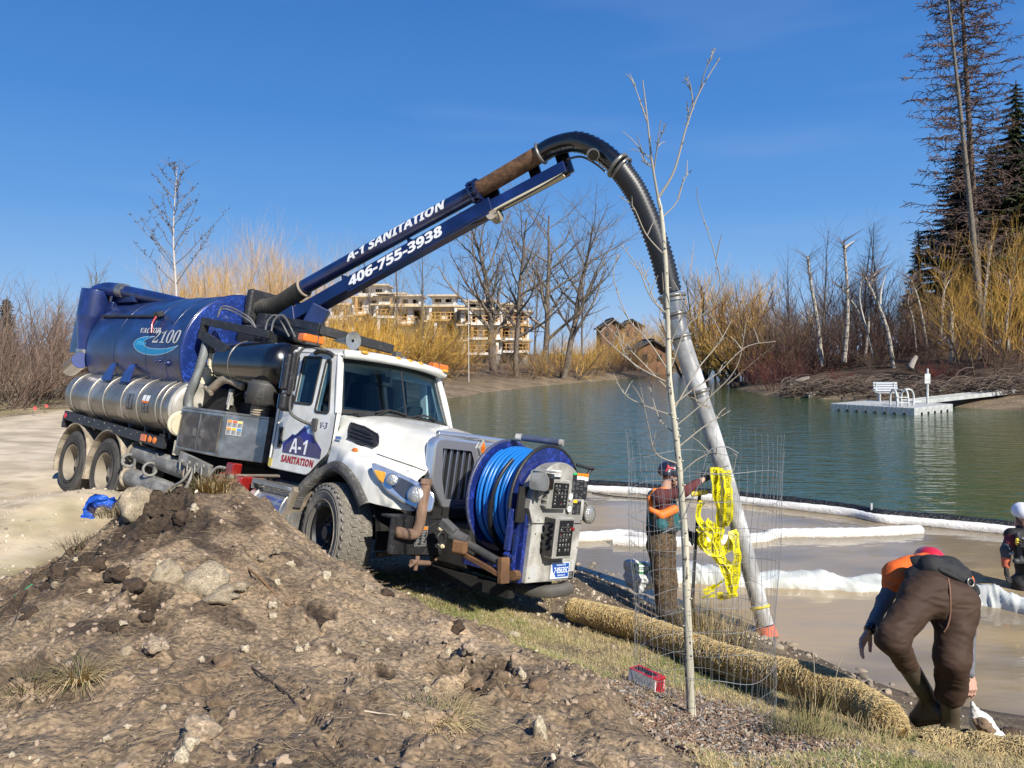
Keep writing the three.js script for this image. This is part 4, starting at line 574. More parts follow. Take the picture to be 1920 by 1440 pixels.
  const kn = mb(); for (const [y, z] of [[1.34, 0.13], [1.345, 0.03], [1.345, -0.04], [1.29, 0.12], [1.29, 0.06], [1.29, -0.01], [1.2, 0.0]]) kn.cyl(V(2.272, y, z), V(2.295, y, z), y > 1.33 && z > 0.1 ? 0.022 : 0.008, y > 1.33 && z > 0.1 ? 0.02 : 0.006, 10); kn.build('knob', Mt.darkGrey, bx1);
  const ki = mb(); for (let k = 0; k < 5; k++) ki.box(2.235, 1.18 + k * 0.055, 0.265, 0.05, 0.018, 0.03, 0, 0, 0, 0.005); ki.build('cable_gland', Mt.lightGrey, bx1);
  const sd = mb(); sd.box(2.265, 0.88, 0.166, 0.115, 0.37, 0.02); for (const [x, y, r] of [[2.26, 0.99, 0.035], [2.27, 0.93, 0.028], [2.24, 0.9, 0.03], [2.27, 0.87, 0.028], [2.25, 0.83, 0.03], [2.26, 0.78, 0.036]]) { sd.cyl(V(x, y, 0.17), V(x, y, 0.215), r, r * 0.8, 12); } sd.build('side_controls', Mt.blackGloss, bx2);
  const k2 = mb(); for (const [y, z] of [[0.98, 0.05], [0.98, 0.0], [0.98, -0.05], [0.94, 0.03], [0.94, -0.04], [0.88, 0.06], [0.88, 0.0], [0.88, -0.06]]) k2.cyl(V(2.332, y, z), V(2.352, y, z), 0.011, 0.008, 8); k2.build('knob', Mt.darkGrey, bx2); const rk = mb(); rk.cyl(V(2.332, 0.965, -0.12), V(2.36, 0.965, -0.12), 0.018, 0.018, 12); rk.build('stop_button', Mt.red, bx2);
  const mo = grp(P, 'monitor'); const m1 = mb(); m1.box(2.28, 1.415, 0.37, 0.14, 0.16, 0.2, 0, 0.25, 0, 0.012); m1.ext(shapeOf(roundPoly([[2.2, 1.33], [2.2, 1.52], [2.36, 1.52], [2.43, 1.44], [2.42, 1.33]], 0.04)), 0.475, 0.487); m1.box(2.34, 1.515, 0.39, 0.2, 0.012, 0.2, 0, 0.1, 0); m1.build('monitor_case', Mt.greyPaint, mo); const m2 = mb(); m2.box(2.352, 1.4, 0.345, 0.006, 0.1, 0.13, 0, 0.25, 0); m2.build('screen', Mt.blackGloss, mo); const m3 = mb(); m3.cyl(V(2.26, 1.32, 0.36), V(2.24, 1.25, 0.36), 0.035, 0.025, 12); m3.build('monitor_mount', Mt.lightGrey, mo);
  for (const [y, z] of [[1.275, -0.195], [1.15, -0.195]]) { const g = grp(P, 'gauge'), a = mb(), c = mb(); a.cyl(V(2.2, y, z), V(2.225, y, z), 0.042, 0.042, 24); a.build('gauge_rim', y > 1.2 ? Mt.lightGrey : Mt.darkGrey, g); c.cyl(V(2.2255, y, z), V(2.228, y, z), 0.034, 0.034, 24); c.build('gauge_dial', std(0.75, 0.75, 0.72, 0.4), g); const nd = mb(); nd.box(2.23, y + 0.006, z, 0.002, 0.026, 0.004, 0.5); nd.build('needle', Mt.rubber, g); }
  const warn = (cols, seed) => (g, w, h) => { g.fillStyle = '#26272a'; g.fillRect(0, 0, w, h); reseed(seed); const C = cols.length, cw = w / C; for (let c = 0; c < C; c++) { for (const [y0, y1, k] of cols[c]) { g.fillStyle = k; g.fillRect(c * cw + 2, y0 * h, cw - 4, (y1 - y0) * h); } g.fillStyle = '#8d8d88'; for (let r = 0; r < 14; r++) if (rnd() < 0.6) g.fillRect(c * cw + 6, h * (0.3 + r * 0.05), cw * (0.3 + 0.5 * rnd()), h * 0.014); } };
  face(P, 'warning_label', 2.203, 1.385, -0.375, 0.27, 0.29, warn([[[0, 0.08, '#3b6']], [[0, 0.12, '#e8861d'], [0.12, 0.25, '#e9e9e4']], [[0, 0.12, '#e8861d'], [0.12, 0.25, '#e9e9e4']], [[0, 0.14, '#e8861d'], [0.14, 0.28, '#e9e9e4']]], 3));
  face(P, 'warning_label', 2.203, 1.165, -0.36, 0.15, 0.15, warn([[[0, 0.2, '#e6c31c']], [[0, 0.1, '#777']]], 4)); face(P, 'warning_label', 2.203, 0.95, -0.26, 0.15, 0.13, warn([[[0.1, 0.2, '#555']], [[0, 0.3, '#e6c31c'], [0.3, 0.6, '#eee']]], 6)); face(P, 'warning_label', 2.203, 0.79, -0.25, 0.15, 0.13, warn([[[0.3, 0.5, '#e8861d']], [[0, 0.2, '#e8861d']]], 8));
  face(P, 'maker_plate', 2.203, 1.485, 0.075, 0.09, 0.17, (g, w, h) => { g.fillStyle = '#d8dad8'; g.fillRect(0, 0, w, h); g.fillStyle = '#222'; g.fillRect(0, h * 0.72, w, h * 0.28); g.font = 'bold ' + h * 0.3 + 'px sans-serif'; g.fillText('TITAN', w * 0.08, h * 0.34); g.font = 'bold ' + h * 0.2 + 'px sans-serif'; g.fillText('MACHINERY', w * 0.2, h * 0.6); }, 128);
  const lp = grp(P, 'licence_plate'); const lb = mb(); lb.box(2.208, 0.53, -0.17, 0.008, 0.17, 0.33, 0, 0, 0, 0.004); lb.build('plate_back', Mt.lightGrey, lp);
  face(lp, 'plate_face', 2.2135, 0.53, -0.17, 0.158, 0.32, (g, w, h) => { g.fillStyle = '#cfd6dd'; g.fillRect(0, 0, w, h); g.fillStyle = '#1c4fa0'; g.beginPath(); g.moveTo(w * 0.03, h * 0.06); g.lineTo(w * 0.97, h * 0.06); g.lineTo(w * 0.97, h * 0.92); g.lineTo(w * 0.3, h * 0.92); g.lineTo(w * 0.22, h * 0.72); g.lineTo(w * 0.12, h * 0.55); g.closePath(); g.fill(); g.fillStyle = '#e9eef2'; g.font = 'bold ' + h * 0.5 + 'px sans-serif'; g.textAlign = 'center'; g.fillText('7·85635C', w * 0.56, h * 0.66, w * 0.76); g.font = 'bold ' + h * 0.13 + 'px sans-serif'; g.fillText('TREASURE STATE', w * 0.54, h * 0.2); g.fillText('MONTANA·CC', w * 0.6, h * 0.85); }, 160);
  face(P, 'small_label', 2.203, 0.53, -0.385, 0.2, 0.09, (g, w, h) => { g.fillStyle = '#b9b9b3'; g.fillRect(0, 0, w, h); g.fillStyle = '#222'; g.fillRect(0, h * 0.6, w, h * 0.4); for (let k = 0; k < 9; k++) { g.fillStyle = k > 4 ? '#aaa' : '#777'; g.fillRect(w * 0.1, h * (0.08 + k * 0.1), w * (0.3 + 0.06 * k), h * 0.03); } });
  const la = grp(P, 'work_lamp'); const l1 = mb(); l1.lathe([[0.02, -0.09], [0.07, -0.06], [0.098, 0], [0.1, 0.03], [0.09, 0.03]], 28, new THREE.Matrix4().makeRotationZ(-RX).setPosition(2.17, 1.09, -0.64)); l1.tube([V(2.12, 1.2, -0.52), V(2.14, 1.22, -0.6), V(2.15, 1.18, -0.64)], 0.014, 6); l1.build('lamp_shell', Mt.greyPaint, la); const l2 = mb(); l2.ball(V(2.19, 1.09, -0.64), 0.088, 20, V(0.35, 1, 1)); l2.build('lamp_lens', Mt.lens, la);
  const bar = mb(); bar.tube([V(2.1, 0.85, -0.53), V(2.12, 1.12, -0.56), V(2.12, 1.3, -0.57)], 0.028, 8); bar.tube([V(2.1, 1.42, -0.55), V(2.13, 1.56, -0.66), V(2.15, 1.58, -0.67), V(2.12, 1.58, -0.6), V(2.08, 1.6, -0.46)], 0.018, 8, 30); bar.build('grab_bar', Mt.black, P);
  const ft = mb(1); ft.tube([V(1.7, 0.36, 0.05), V(2.0, 0.30, -0.05), V(2.2, 0.33, -0.2), V(2.24, 0.36, -0.3)], (t, a) => 0.11 * (0.35 + 0.65 * Math.abs(Math.cos(a))), 12, 16); ft.build('flat_hose', Mt.hoseGrey, P);
}
// ---------- truck: tanks, cyclones, side gear, boom, lettering ----------
const decal = (map, o = {}) => new THREE.MeshStandardMaterial(Object.assign({ map, transparent: true, alphaTest: 0.4, roughness: 0.45 }, o));
// a print laid on a cylinder: axis point c, axis dir ax, zero-angle dir e0, other dir e1
function curvedPrint(name, parent, c, ax, e0, e1, r, s0, s1, a0, a1, mat, flip) {
  const m = mb(), nu = 24, nv = 12, id = [];
  for (let i = 0; i <= nu; i++) for (let j = 0; j <= nv; j++) { const a = mix(a0, a1, j / nv), n = e0.clone().multiplyScalar(Math.cos(a)).addScaledVector(e1, Math.sin(a)); id.push(m.vert(c.clone().addScaledVector(ax, mix(s0, s1, i / nu)).addScaledVector(n, r), n, [flip ? 1 - i / nu : i / nu, j / nv])); }
  for (let i = 0; i < nu; i++) for (let j = 0; j < nv; j++) { const a = i * (nv + 1) + j; m.quad(id[a], id[a + nv + 1], id[a + nv + 2], id[a + 1]); }
  return m.build(name, mat, parent);
}
{ // debris tank
  const tank = grp(truck, 'debris_tank'); const cy = 2.52, cz = 0.18, R = 0.95, L = new THREE.Matrix4().makeRotationZ(-RX).setPosition(0, cy, cz);
  const m = mb(0.5); m.lathe([[R, -7.3], [R, -3.9]], 96, L); m.build('tank_shell', carPaint(0.016, 0.040, 0.165, { roughness: 0.5, clearcoat: 0.35, clearcoatRoughness: 0.3, map: rept(T.grime, 1.6), roughnessMap: T.grimeR }), tank);
  const h = mb(0.5); h.lathe([[0.0, -3.84], [0.5, -3.845], [0.8, -3.86], [0.93, -3.875], [0.955, -3.885], [0.955, -3.9]], 96, L); h.lathe([[0.955, -7.3], [0.9, -7.4], [0.5, -7.5], [0, -7.52]], 64, L); h.build('tank_head', carPaint(0.022, 0.065, 0.36, { roughness: 0.3, map: rept(T.splat, 2.2) }), tank);
  const b = mb(); for (const x of [-6.15, -5.0, -4.35]) b.torus(V(x, cy, cz), V(1, 0, 0), R, 0.006, 96, 6); b.torus(V(-3.9, cy, cz), V(1, 0, 0), 0.957, 0.012, 96, 8); b.build('weld_seam', Mt.boomBlue, tank);
  const pa = (a, x, r = R) => V(x, cy + r * Math.sin(a), cz + r * Math.cos(a));
  const r = mb(); r.tube([pa(0.565, -7.2, R + 0.03), pa(0.53, -5.02, R + 0.03)], 0.02, 8); for (const x of [-7.1, -6.4, -5.7, -5.05]) r.cyl(pa(0.55, x, R), pa(0.55, x, R + 0.04), 0.014, 0.014, 6); r.box(-4.98, cy + 0.52, cz + 0.86, 0.16, 0.08, 0.1, 0.5, 0, 0, 0.01); r.build('hand_rail', Mt.black, tank);
  const rh = mb(); rh.tube([V(-4.96, cy + 0.47, cz + 0.9), V(-4.94, cy + 0.36, cz + 0.95), V(-4.9, cy + 0.2, cz + 0.96)], 0.018, 8); rh.build('red_handle', Mt.red, tank);
  const pl = mb(); for (const [x, a, q] of [[-4.27, -0.26, 0.055], [-4.5, -0.23, 0.025], [-4.62, -0.23, 0.022], [-4.45, 0.42, 0.02], [-4.5, 0.27, 0.018]]) { pl.cyl(pa(a, x, R - 0.02), pa(a, x, R + 0.035), q, q * 0.9, 14); } pl.cyl(pa(-0.26, -4.27, R), pa(-0.26, -4.27, R + 0.06), 0.028, 0.025, 6); pl.build('tank_plug', Mt.blue, tank);
  for (const x of [-6.12, -5.42]) { const t = mb(); t.ext(shapeOf(roundPoly([[-0.17, -0.3], [0.17, -0.3], [0.08, 0], [-0.08, 0]], 0.03)), 0, 0.02, M4(x, 2.22, cz + 0.905, -0.3)); t.build('tank_gusset', carPaint(0.03, 0.06, 0.3), tank); }
  // lettering on the tank side
  const tx = canvasTex(1024, 640, (g, w, h) => {
    g.clearRect(0, 0, w, h);
    // the crescent
    g.beginPath(); g.moveTo(w * 0.97, h * 0.62); g.bezierCurveTo(w * 0.75, h * 1.05, w * 0.05, h * 1.0, w * 0.02, h * 0.58); g.bezierCurveTo(w * 0.05, h * 0.36, w * 0.3, h * 0.34, w * 0.44, h * 0.36); g.bezierCurveTo(w * 0.28, h * 0.42, w * 0.2, h * 0.5, w * 0.26, h * 0.62); g.bezierCurveTo(w * 0.36, h * 0.78, w * 0.75, h * 0.76, w * 0.97, h * 0.62); g.closePath();
    g.fillStyle = '#1785b5'; g.fill(); g.lineWidth = 7; g.strokeStyle = '#c9d4da'; g.stroke();
    g.fillStyle = '#5ab6d8'; g.font = 'italic bold ' + h * 0.16 + 'px serif'; g.fillText('Plus', w * 0.08, h * 0.62);
    const lg = g.createLinearGradient(0, 0, 0, h * 0.6); lg.addColorStop(0, '#c4c7c6'); lg.addColorStop(0.5, '#8e9294'); lg.addColorStop(0.55, '#4a4e55'); lg.addColorStop(1, '#a9acab');
    g.font = 'bold ' + h * 0.56 + 'px serif'; g.lineWidth = 16; g.strokeStyle = '#15171c'; g.save(); g.translate(w * 0.41, h * 0.55); g.transform(1, 0, -0.08, 1, 0, 0); g.scale(0.70, 1); g.strokeText('2100', 0, 0); g.fillStyle = '#b9bcbb'; g.fillText('2100', 0, 0); g.lineWidth = 4; g.strokeStyle = '#555a60'; g.strokeText('2100', 0, 0); g.restore();
    g.font = 'bold ' + h * 0.2 + 'px serif'; g.lineWidth = 8; g.strokeStyle = '#15171c'; g.save(); g.translate(w * 0.06, h * 0.24); g.scale(0.86, 1.15); g.strokeText('VACTOR', 0, 0); g.fillStyle = '#d4d6d4'; g.fillText('VACTOR', 0, 0); g.restore();
  });
  curvedPrint('tank_lettering', tank, V(0, cy, cz), V(1, 0, 0), V(0, 0, 1), V(0, 1, 0), R + 0.004, -5.48, -3.95, -0.185, 0.35, decal(tx));
}
{ // cyclones, long pipe and rear box
  const g = grp(truck, 'cyclone'); const m = mb(1); m.lathe([[0.02, 3.52], [0.24, 3.52], [0.245, 3.50], [0.245, 3.06], [0.235, 3.0], [0.13, 2.48], [0.13, 2.36]], 36, M4(-7.72, 0, 0.98)); m.build('cyclone_body', Mt.blue, g);
  const c = mb(); c.cyl(V(-7.72, 2.36, 0.98), V(-7.72, 2.44, 0.98), 0.145, 0.145, 24); c.build('cyclone_clamp', Mt.brushed, g);
  const g2 = grp(truck, 'cyclone'); const m2 = mb(1); m2.lathe([[0.02, 3.54], [0.25, 3.54], [0.25, 3.04], [0.12, 2.42], [0.12, 2.3]], 32, M4(-8.32, 0, 0.72)); m2.build('cyclone_body', Mt.blue, g2); const c2 = mb(); c2.cyl(V(-8.32, 2.36, 0.72), V(-8.32, 2.44, 0.72), 0.14, 0.14, 20); c2.build('cyclone_clamp', Mt.brushed, g2);
  const p = mb(1); p.tube([V(-7.74, 3.4, 0.98), V(-7.76, 3.5, 0.96), V(-7.6, 3.57, 0.88), V(-7.2, 3.56, 0.78)], 0.125, 20, 24); p.tube([V(-7.2, 3.56, 0.78), V(-6.3, 3.45, 0.6), V(-5.3, 3.32, 0.4)], 0.105, 20, 10); p.build('crossover_pipe', Mt.blue, truck);
  const cl = mb(); cl.cyl(V(-7.22, 3.56, 0.785), V(-7.06, 3.545, 0.755), 0.128, 0.128, 24); cl.build('pipe_clamp', Mt.brushed, truck);
  const bk = mb(1); bk.box(-7.1, 3.45, 0.62, 0.9, 0.22, 0.3, 0, 0, 0, 0.02); bk.box(-8.45, 2.75, 0.4, 0.5, 0.75, 1.0, 0, 0, 0, 0.04); bk.box(-7.45, 2.9, 0.4, 0.3, 0.9, 0.9, 0, 0, 0, 0.03); bk.build('rear_housing', Mt.boomBlue, truck);
  const dc = mb(1); dc.cyl(V(-8.55, 2.1, 0.86), V(-7.45, 2.24, 1.12), 0.14, 0.14, 28); dc.build('drop_canister', Mt.blackGloss, truck); const de = mb(); de.cyl(V(-7.452, 2.24, 1.12), V(-7.44, 2.2415, 1.123), 0.136, 0.136, 28); de.build('canister_cap', carPaint(0.05, 0.09, 0.38), truck);
}
{ // stainless water tank along the side
  const g = grp(truck, 'water_tank'); const A = (x) => V(x, 1.66, 0.86), L = new THREE.Matrix4().makeRotationZ(-RX).setPosition(0, 1.66, 0.86), r = 0.385;
  const m = mb(0.7); m.lathe([[0, -7.7], [0.2, -7.69], [0.33, -7.64], [r, -7.5], [r, -3.72]], 64, L); m.build('tank_barrel', Mt.steel, g);
  const e = mb(0.7); e.lathe([[r, -3.72], [r - 0.02, -3.68], [r - 0.06, -3.65], [0.2, -3.63], [0, -3.625]], 64, L); e.build('tank_end', std(0.60, 0.585, 0.54, 0.42, { metalness: 0.3, map: T.grime }), g);
  for (const x of [-7.23, -6.47, -5.91, -5.25, -4.71, -4.1, -3.93]) { const b = mb(); b.torus(A(x), V(1, 0, 0), r + 0.006, 0.014, 64, 6); b.build('tank_strap', Mt.brushed, g); const c = mb(); c.box(x + 0.02, 1.31, 1.02, 0.09, 0.07, 0.05, 0.4, 0, 0, 0.01); c.box(x + 0.02, 1.25, 1.05, 0.05, 0.12, 0.03); c.build('strap_clamp', Mt.darkGrey, g); }
  const wl = (s) => canvasTex(128, 192, (c, w, h) => { c.fillStyle = '#34363a'; c.fillRect(0, 0, w, h); if (s) { c.fillStyle = '#e6e6e0'; c.fillRect(0, 0, w, h * 0.32); c.fillStyle = '#d8701c'; c.fillRect(0, h * 0.32, w, h * 0.12); c.fillStyle = '#44464a'; c.fillRect(w * 0.45, 0, w * 0.08, h * 0.32); } c.fillStyle = '#b9b9b4'; reseed(9 + s); for (let r2 = 0; r2 < 12; r2++) for (let q = 0; q < 2; q++) c.fillRect(w * (0.08 + q * 0.48), h * ((s ? 0.5 : 0.06) + r2 * 0.07), w * (0.15 + 0.25 * rnd()), h * 0.018); });
  curvedPrint('tank_label', g, V(0, 1.66, 0.86), V(1, 0, 0), V(0, 0, 1), V(0, 1, 0), r + 0.003, -5.08, -4.86, -0.34, 0.28, std(1, 1, 1, 0.5, { map: wl(0) })); curvedPrint('tank_label', g, V(0, 1.66, 0.86), V(1, 0, 0), V(0, 0, 1), V(0, 1, 0), r + 0.003, -4.55, -4.33, -0.39, 0.3, std(1, 1, 1, 0.5, { map: wl(1) }));
  const fl = mb(); fl.cyl(V(-3.9, 1.95, 0.7), V(-3.9, 2.32, 0.62), 0.12, 0.12, 20); fl.cyl(V(-3.9, 2.22, 0.65), V(-3.9, 2.26, 0.64), 0.16, 0.16, 20); fl.box(-3.9, 2.4, 0.62, 0.22, 0.22, 0.2, 0, 0, 0, 0.03); fl.cyl(V(-4.25, 1.95, 0.72), V(-4.25, 2.2, 0.7), 0.035, 0.03, 10); fl.cyl(V(-4.3, 2.12, 0.72), V(-4.2, 2.12, 0.72), 0.05, 0.05, 10); fl.build('filler_neck', Mt.cream, g);
  const fh = mb(); const HP = [V(-3.9, 2.48, 0.66), V(-3.82, 2.62, 0.74), V(-3.62, 2.62, 0.9), V(-3.5, 2.45, 0.98), V(-3.5, 2.15, 1.02), V(-3.55, 1.85, 1.06), V(-3.52, 1.62, 1.04)]; fh.tube(HP, (t) => 0.062 + 0.005 * Math.sin(t * 260), 12, 140); fh.build('corrugated_hose', std(0.22, 0.24, 0.25, 0.55, { map: T.grime }), g);
  const df = mb(); df.cyl(V(-3.63, 1.45, 1.06), V(-3.5, 1.42, 1.1), 0.15, 0.15, 24); df.torus(V(-3.56, 1.44, 1.1), V(0.9, 0, 0.4), 0.15, 0.03, 24, 8); df.cyl(V(-3.6, 1.2, 1.02), V(-3.6, 1.0, 1.02), 0.1, 0.1, 14); df.build('drain_flange', Mt.cream, g);
}
{ // side rail with marker lamps
  const m = mb(1); m.bar(V(-7.6, 1.27, 1.13), V(-3.85, 1.13, 1.13), 0.06, 0.15, 0.008); m.bar(V(-7.6, 1.27, -1.13), V(-3.85, 1.13, -1.13), 0.06, 0.15, 0.008); for (const x of [-7.3, -6.2, -5.1, -4.1]) m.box(x, 1.2, 0, 0.08, 0.1, 2.2); m.box(-7.62, 1.16, 0, 0.08, 0.22, 2.3, 0, 0, 0, 0.01); m.build('side_rail', Mt.black, truck);
  const rv = mb(); reseed(4); for (let k = 0; k < 14; k++) { const x = -6.9 + k * 0.2; rv.cyl(V(x, 1.2 - (x + 5.7) * 0.037 + (k % 2) * 0.05, 1.16), V(x, 1.2 - (x + 5.7) * 0.037 + (k % 2) * 0.05, 1.168), 0.012, 0.01, 6); } rv.build('rail_bolt', Mt.steel, truck);
  const a = mb(); a.box(-4.47, 1.155, 1.165, 0.17, 0.1, 0.02, 0, 0, 0, 0.02); a.build('marker_lamp', Mt.amber, truck); for (const x of [-4.27, -4.12]) { const b = mb(); b.ball(V(x, 1.148, 1.16), 0.05, 14, V(1, 1, 0.5)); b.build('marker_lamp', Mt.amber, truck); }
  const rd = mb(); rd.ball(V(-7.53, 1.26, 1.16), 0.05, 12, V(1, 1, 0.4)); rd.build('red_marker', Mt.redLens, truck);
}
{ // stainless tool box with two doors, angled front
  const g = grp(truck, 'tool_box'); const pl = [[-3.5, 1.15], [-2.34, 1.15], [-1.86, 0.82], [-1.84, 0.5], [-3.5, 0.5]].map(([x, z]) => [x, -z]);
  const B = new THREE.Matrix4().makeRotationX(-RX); const m = mb(1); m.ext(shapeOf(pl), 1.10, 1.66, B, 0.006); m.build('box_shell', Mt.brushed, g);
  const lid = mb(1); lid.ext(shapeOf(pl.map(([x, z]) => [x + 0.005, z - 0.006])), 1.662, 1.69, B, 0.008); lid.build('box_lid', Mt.brushed, g);
  for (const x of [-3.2, -2.66]) { const d = mb(1); d.box(x, 1.38, 1.157, 0.5, 0.47, 0.014, 0, 0, 0, 0.006); d.build('box_door', std(0.20, 0.175, 0.155, 0.5, { metalness: 0.5, map: rept(T.grime, 2) }), g); const h = mb(); h.box(x + (x < -3 ? 0.17 : -0.17), 1.36, 1.168, 0.085, 0.11, 0.012, 0, 0, 0, 0.005); h.box(x + (x < -3 ? 0.17 : -0.17), 1.36, 1.176, 0.03, 0.07, 0.014, 0, 0, 0, 0.005); h.build('door_latch', Mt.steel, g); }
  const rim = mb(); rim.box(-2.93, 1.126, 1.158, 1.1, 0.02, 0.02); rim.box(-2.93, 1.636, 1.158, 1.1, 0.02, 0.02); rim.box(-2.93, 1.38, 1.16, 0.02, 0.5, 0.018); rim.build('door_frame', Mt.brushed, g);
  const lab = canvasTex(192, 160, (c, w, h) => { c.fillStyle = '#c9c6ba'; c.fillRect(0, 0, w, h); const C = ['#d98a2b', '#c95f33', '#d8cc72', '#d08b3c', '#d9b62a', '#3f8fc4']; for (let k = 0; k < 6; k++) { const x = (k % 3) * w / 3 + 4, y = (k / 3 | 0) * h / 2 + 4; c.fillStyle = '#8e9092'; c.fillRect(x, y, w / 3 - 8, h / 2 - 8); c.fillStyle = C[k]; c.fillRect(x, y, w / 3 - 8, h * 0.14); c.fillStyle = '#3c3c3c'; for (let r = 0; r < 4; r++) c.fillRect(x + 6, y + h * (0.19 + r * 0.06), w / 3 - 26 - r * 5, h * 0.02); } });
  const d = V(-1.86 + 2.34, 0, 0.82 - 1.15).normalize(), n = V(-d.z, 0, d.x); if (n.x < 0) n.negate(); const o = V(-2.34, 0, 1.15).addScaledVector(n, 0.004), q = mb(); const pp = (s, y) => o.clone().addScaledVector(d, s).add(V(0, y, 0));
  q.face([pp(0.04, 1.4), pp(0.25, 1.4), pp(0.25, 1.59), pp(0.04, 1.59)], [[0, 0], [1, 0], [1, 1], [0, 1]]); q.build('box_label', std(1, 1, 1, 0.5, { map: lab }), g);
}
{ // pipes slung under the box, valve block, reels, steps
  const tube2 = (a, b, r, nm) => { const g = grp(truck, nm), m = mb(1.5); m.lathe([[r, 0], [r, a.distanceTo(b)], [r - 0.02, a.distanceTo(b)], [r - 0.02, 0], [r, 0]], 28, new THREE.Matrix4().compose(a, new THREE.Quaternion().setFromUnitVectors(UPV, V().subVectors(b, a).normalize()), V(1, 1, 1))); m.build('tube_barrel', Mt.lead, g); const f = mb(); for (const t of [0.02, 0.97]) { const c = V().lerpVectors(a, b, t); f.torus(c, V().subVectors(b, a), r + 0.012, 0.028, 32, 8); } f.build('tube_flange', Mt.tan, g); return g; };
  const g1 = tube2(V(-4.98, 0.9, 1.0), V(-3.1, 0.8, 1.0), 0.125, 'suction_tube'); const g2 = tube2(V(-4.9, 0.54, 1.06), V(-3.2, 0.47, 1.06), 0.135, 'suction_tube');
  const br = mb(); for (const x of [-4.75, -4.1]) { br.box(x, 0.72, 1.1, 0.05, 0.5, 0.02); } br.torus(V(-4.1, 0.74, 1.16), V(1, 0, 0.3), 0.09, 0.02, 20, 6); br.torus(V(-4.85, 0.78, 1.14), V(1, 0, 0.3), 0.09, 0.025, 20, 6); br.build('tube_bracket', Mt.lead, truck);
  const vb = mb(1.5); vb.bar(V(-3.32, 1.0, 1.14), V(-2.5, 0.9, 1.14), 0.06, 0.16, 0.006); for (const x of [-3.2, -3.0, -2.8, -2.62]) { vb.cyl(V(x, 0.95, 1.16), V(x, 0.95, 1.2), 0.03, 0.03, 10); vb.bar(V(x, 0.95, 1.2), V(x + 0.04, 0.84, 1.21), 0.016, 0.01); } vb.build('valve_block', Mt.lead, truck);
  const hs = mb(); hs.tube([V(-2.95, 0.9, 1.16), V(-3.0, 0.72, 1.22), V(-3.3, 0.55, 1.26), V(-3.4, 0.42, 1.26), V(-3.2, 0.36, 1.26), V(-2.98, 0.48, 1.24), V(-2.88, 0.7, 1.2), V(-2.88, 0.9, 1.16)], 0.02, 8, 60); hs.build('drain_hose', Mt.greyPaint, truck); const tp = mb(); tp.tube([V(-2.6, 0.85, 1.12), V(-2.1, 0.9, 1.05), V(-1.3, 1.0, 0.9)], 0.02, 8); tp.cyl(V(-2.48, 0.9, 1.15), V(-2.48, 0.72, 1.15), 0.03, 0.022, 8); tp.build('air_line', Mt.tan, truck);
  // small red hose reel
  const rr_ = grp(truck, 'red_reel'); const m = mb(1); for (const x of [-2.42, -2.28, -2.12, -1.96]) m.lathe([[0.04, -0.012], [0.2, -0.012], [0.24, -0.02], [0.245, 0], [0.24, 0.02], [0.2, 0.012], [0.04, 0.012]], 36, new THREE.Matrix4().makeRotationZ(-RX).setPosition(x, 0.66, 0.98)); m.cyl(V(-2.44, 0.66, 0.98), V(-1.7, 0.66, 0.98), 0.1, 0.1, 20); m.box(-1.75, 0.72, 0.98, 0.14, 0.42, 0.4, 0, 0, 0, 0.02); m.box(-2.1, 0.98, 1.05, 0.16, 0.16, 0.14, 0, 0, 0, 0.02); m.build('reel_body', Mt.red, rr_); const hl = mb(); hl.tube([V(-2.18, 0.98, 1.12), V(-2.3, 0.97, 1.16), V(-2.42, 0.85, 1.18), V(-2.45, 0.72, 1.16)], 0.022, 8, 20); hl.cyl(V(-2.1, 0.86, 1.1), V(-2.0, 0.9, 1.12), 0.03, 0.03, 8); hl.build('reel_hose', Mt.lead, rr_);
  // fuel tank with step
  const ft = grp(truck, 'fuel_tank'); const f = mb(1); f.lathe([[0, -1.62], [0.24, -1.61], [0.3, -1.58], [0.3, -0.72], [0.24, -0.69], [0, -0.68]], 40, new THREE.Matrix4().makeRotationZ(-RX).setPosition(0, 0.6, 0.84)); f.build('tank_drum', Mt.alu, ft); const fb = mb(); for (const x of [-1.45, -0.85]) fb.torus(V(x, 0.6, 0.84), V(1, 0, 0), 0.302, 0.012, 40, 6); fb.build('tank_band', Mt.brushed, ft);
  const st = mb(); for (let k = 0; k < 5; k++) st.box(-1.1, 0.915, 0.78 + k * 0.075, 0.84, 0.02, 0.014); for (let k = 0; k < 15; k++) st.box(-1.5 + k * 0.057, 0.915, 0.93, 0.01, 0.018, 0.3); for (const z of [0.76, 1.1]) st.box(-1.1, 0.91, z, 0.88, 0.045, 0.02); for (const x of [-1.54, -0.67]) st.box(x, 0.88, 0.95, 0.02, 0.12, 0.32); st.build('step_grating', Mt.alu, ft); const sl = mb(); sl.box(-1.1, 0.94, 0.70, 0.84, 0.03, 0.1, 0, 0, 0, 0.008); sl.build('step_plate', Mt.alu, ft);
  const sc = canvasTex(256, 128, (c, w, h) => { c.clearRect(0, 0, w, h); c.strokeStyle = '#2a3f9a'; c.lineWidth = 5; c.font = 'italic bold 40px sans-serif'; c.fillStyle = '#2a3f9a'; c.save(); c.rotate(0.06); c.fillText('contact us', 14, 48); c.fillText('752-2222', 70, 100); c.restore(); }); curvedPrint('tank_writing', ft, V(0, 0.6, 0.84), V(1, 0, 0), V(0, 0, 1), V(0, 1, 0), 0.304, -1.25, -0.8, 0.1, 0.75, decal(sc));
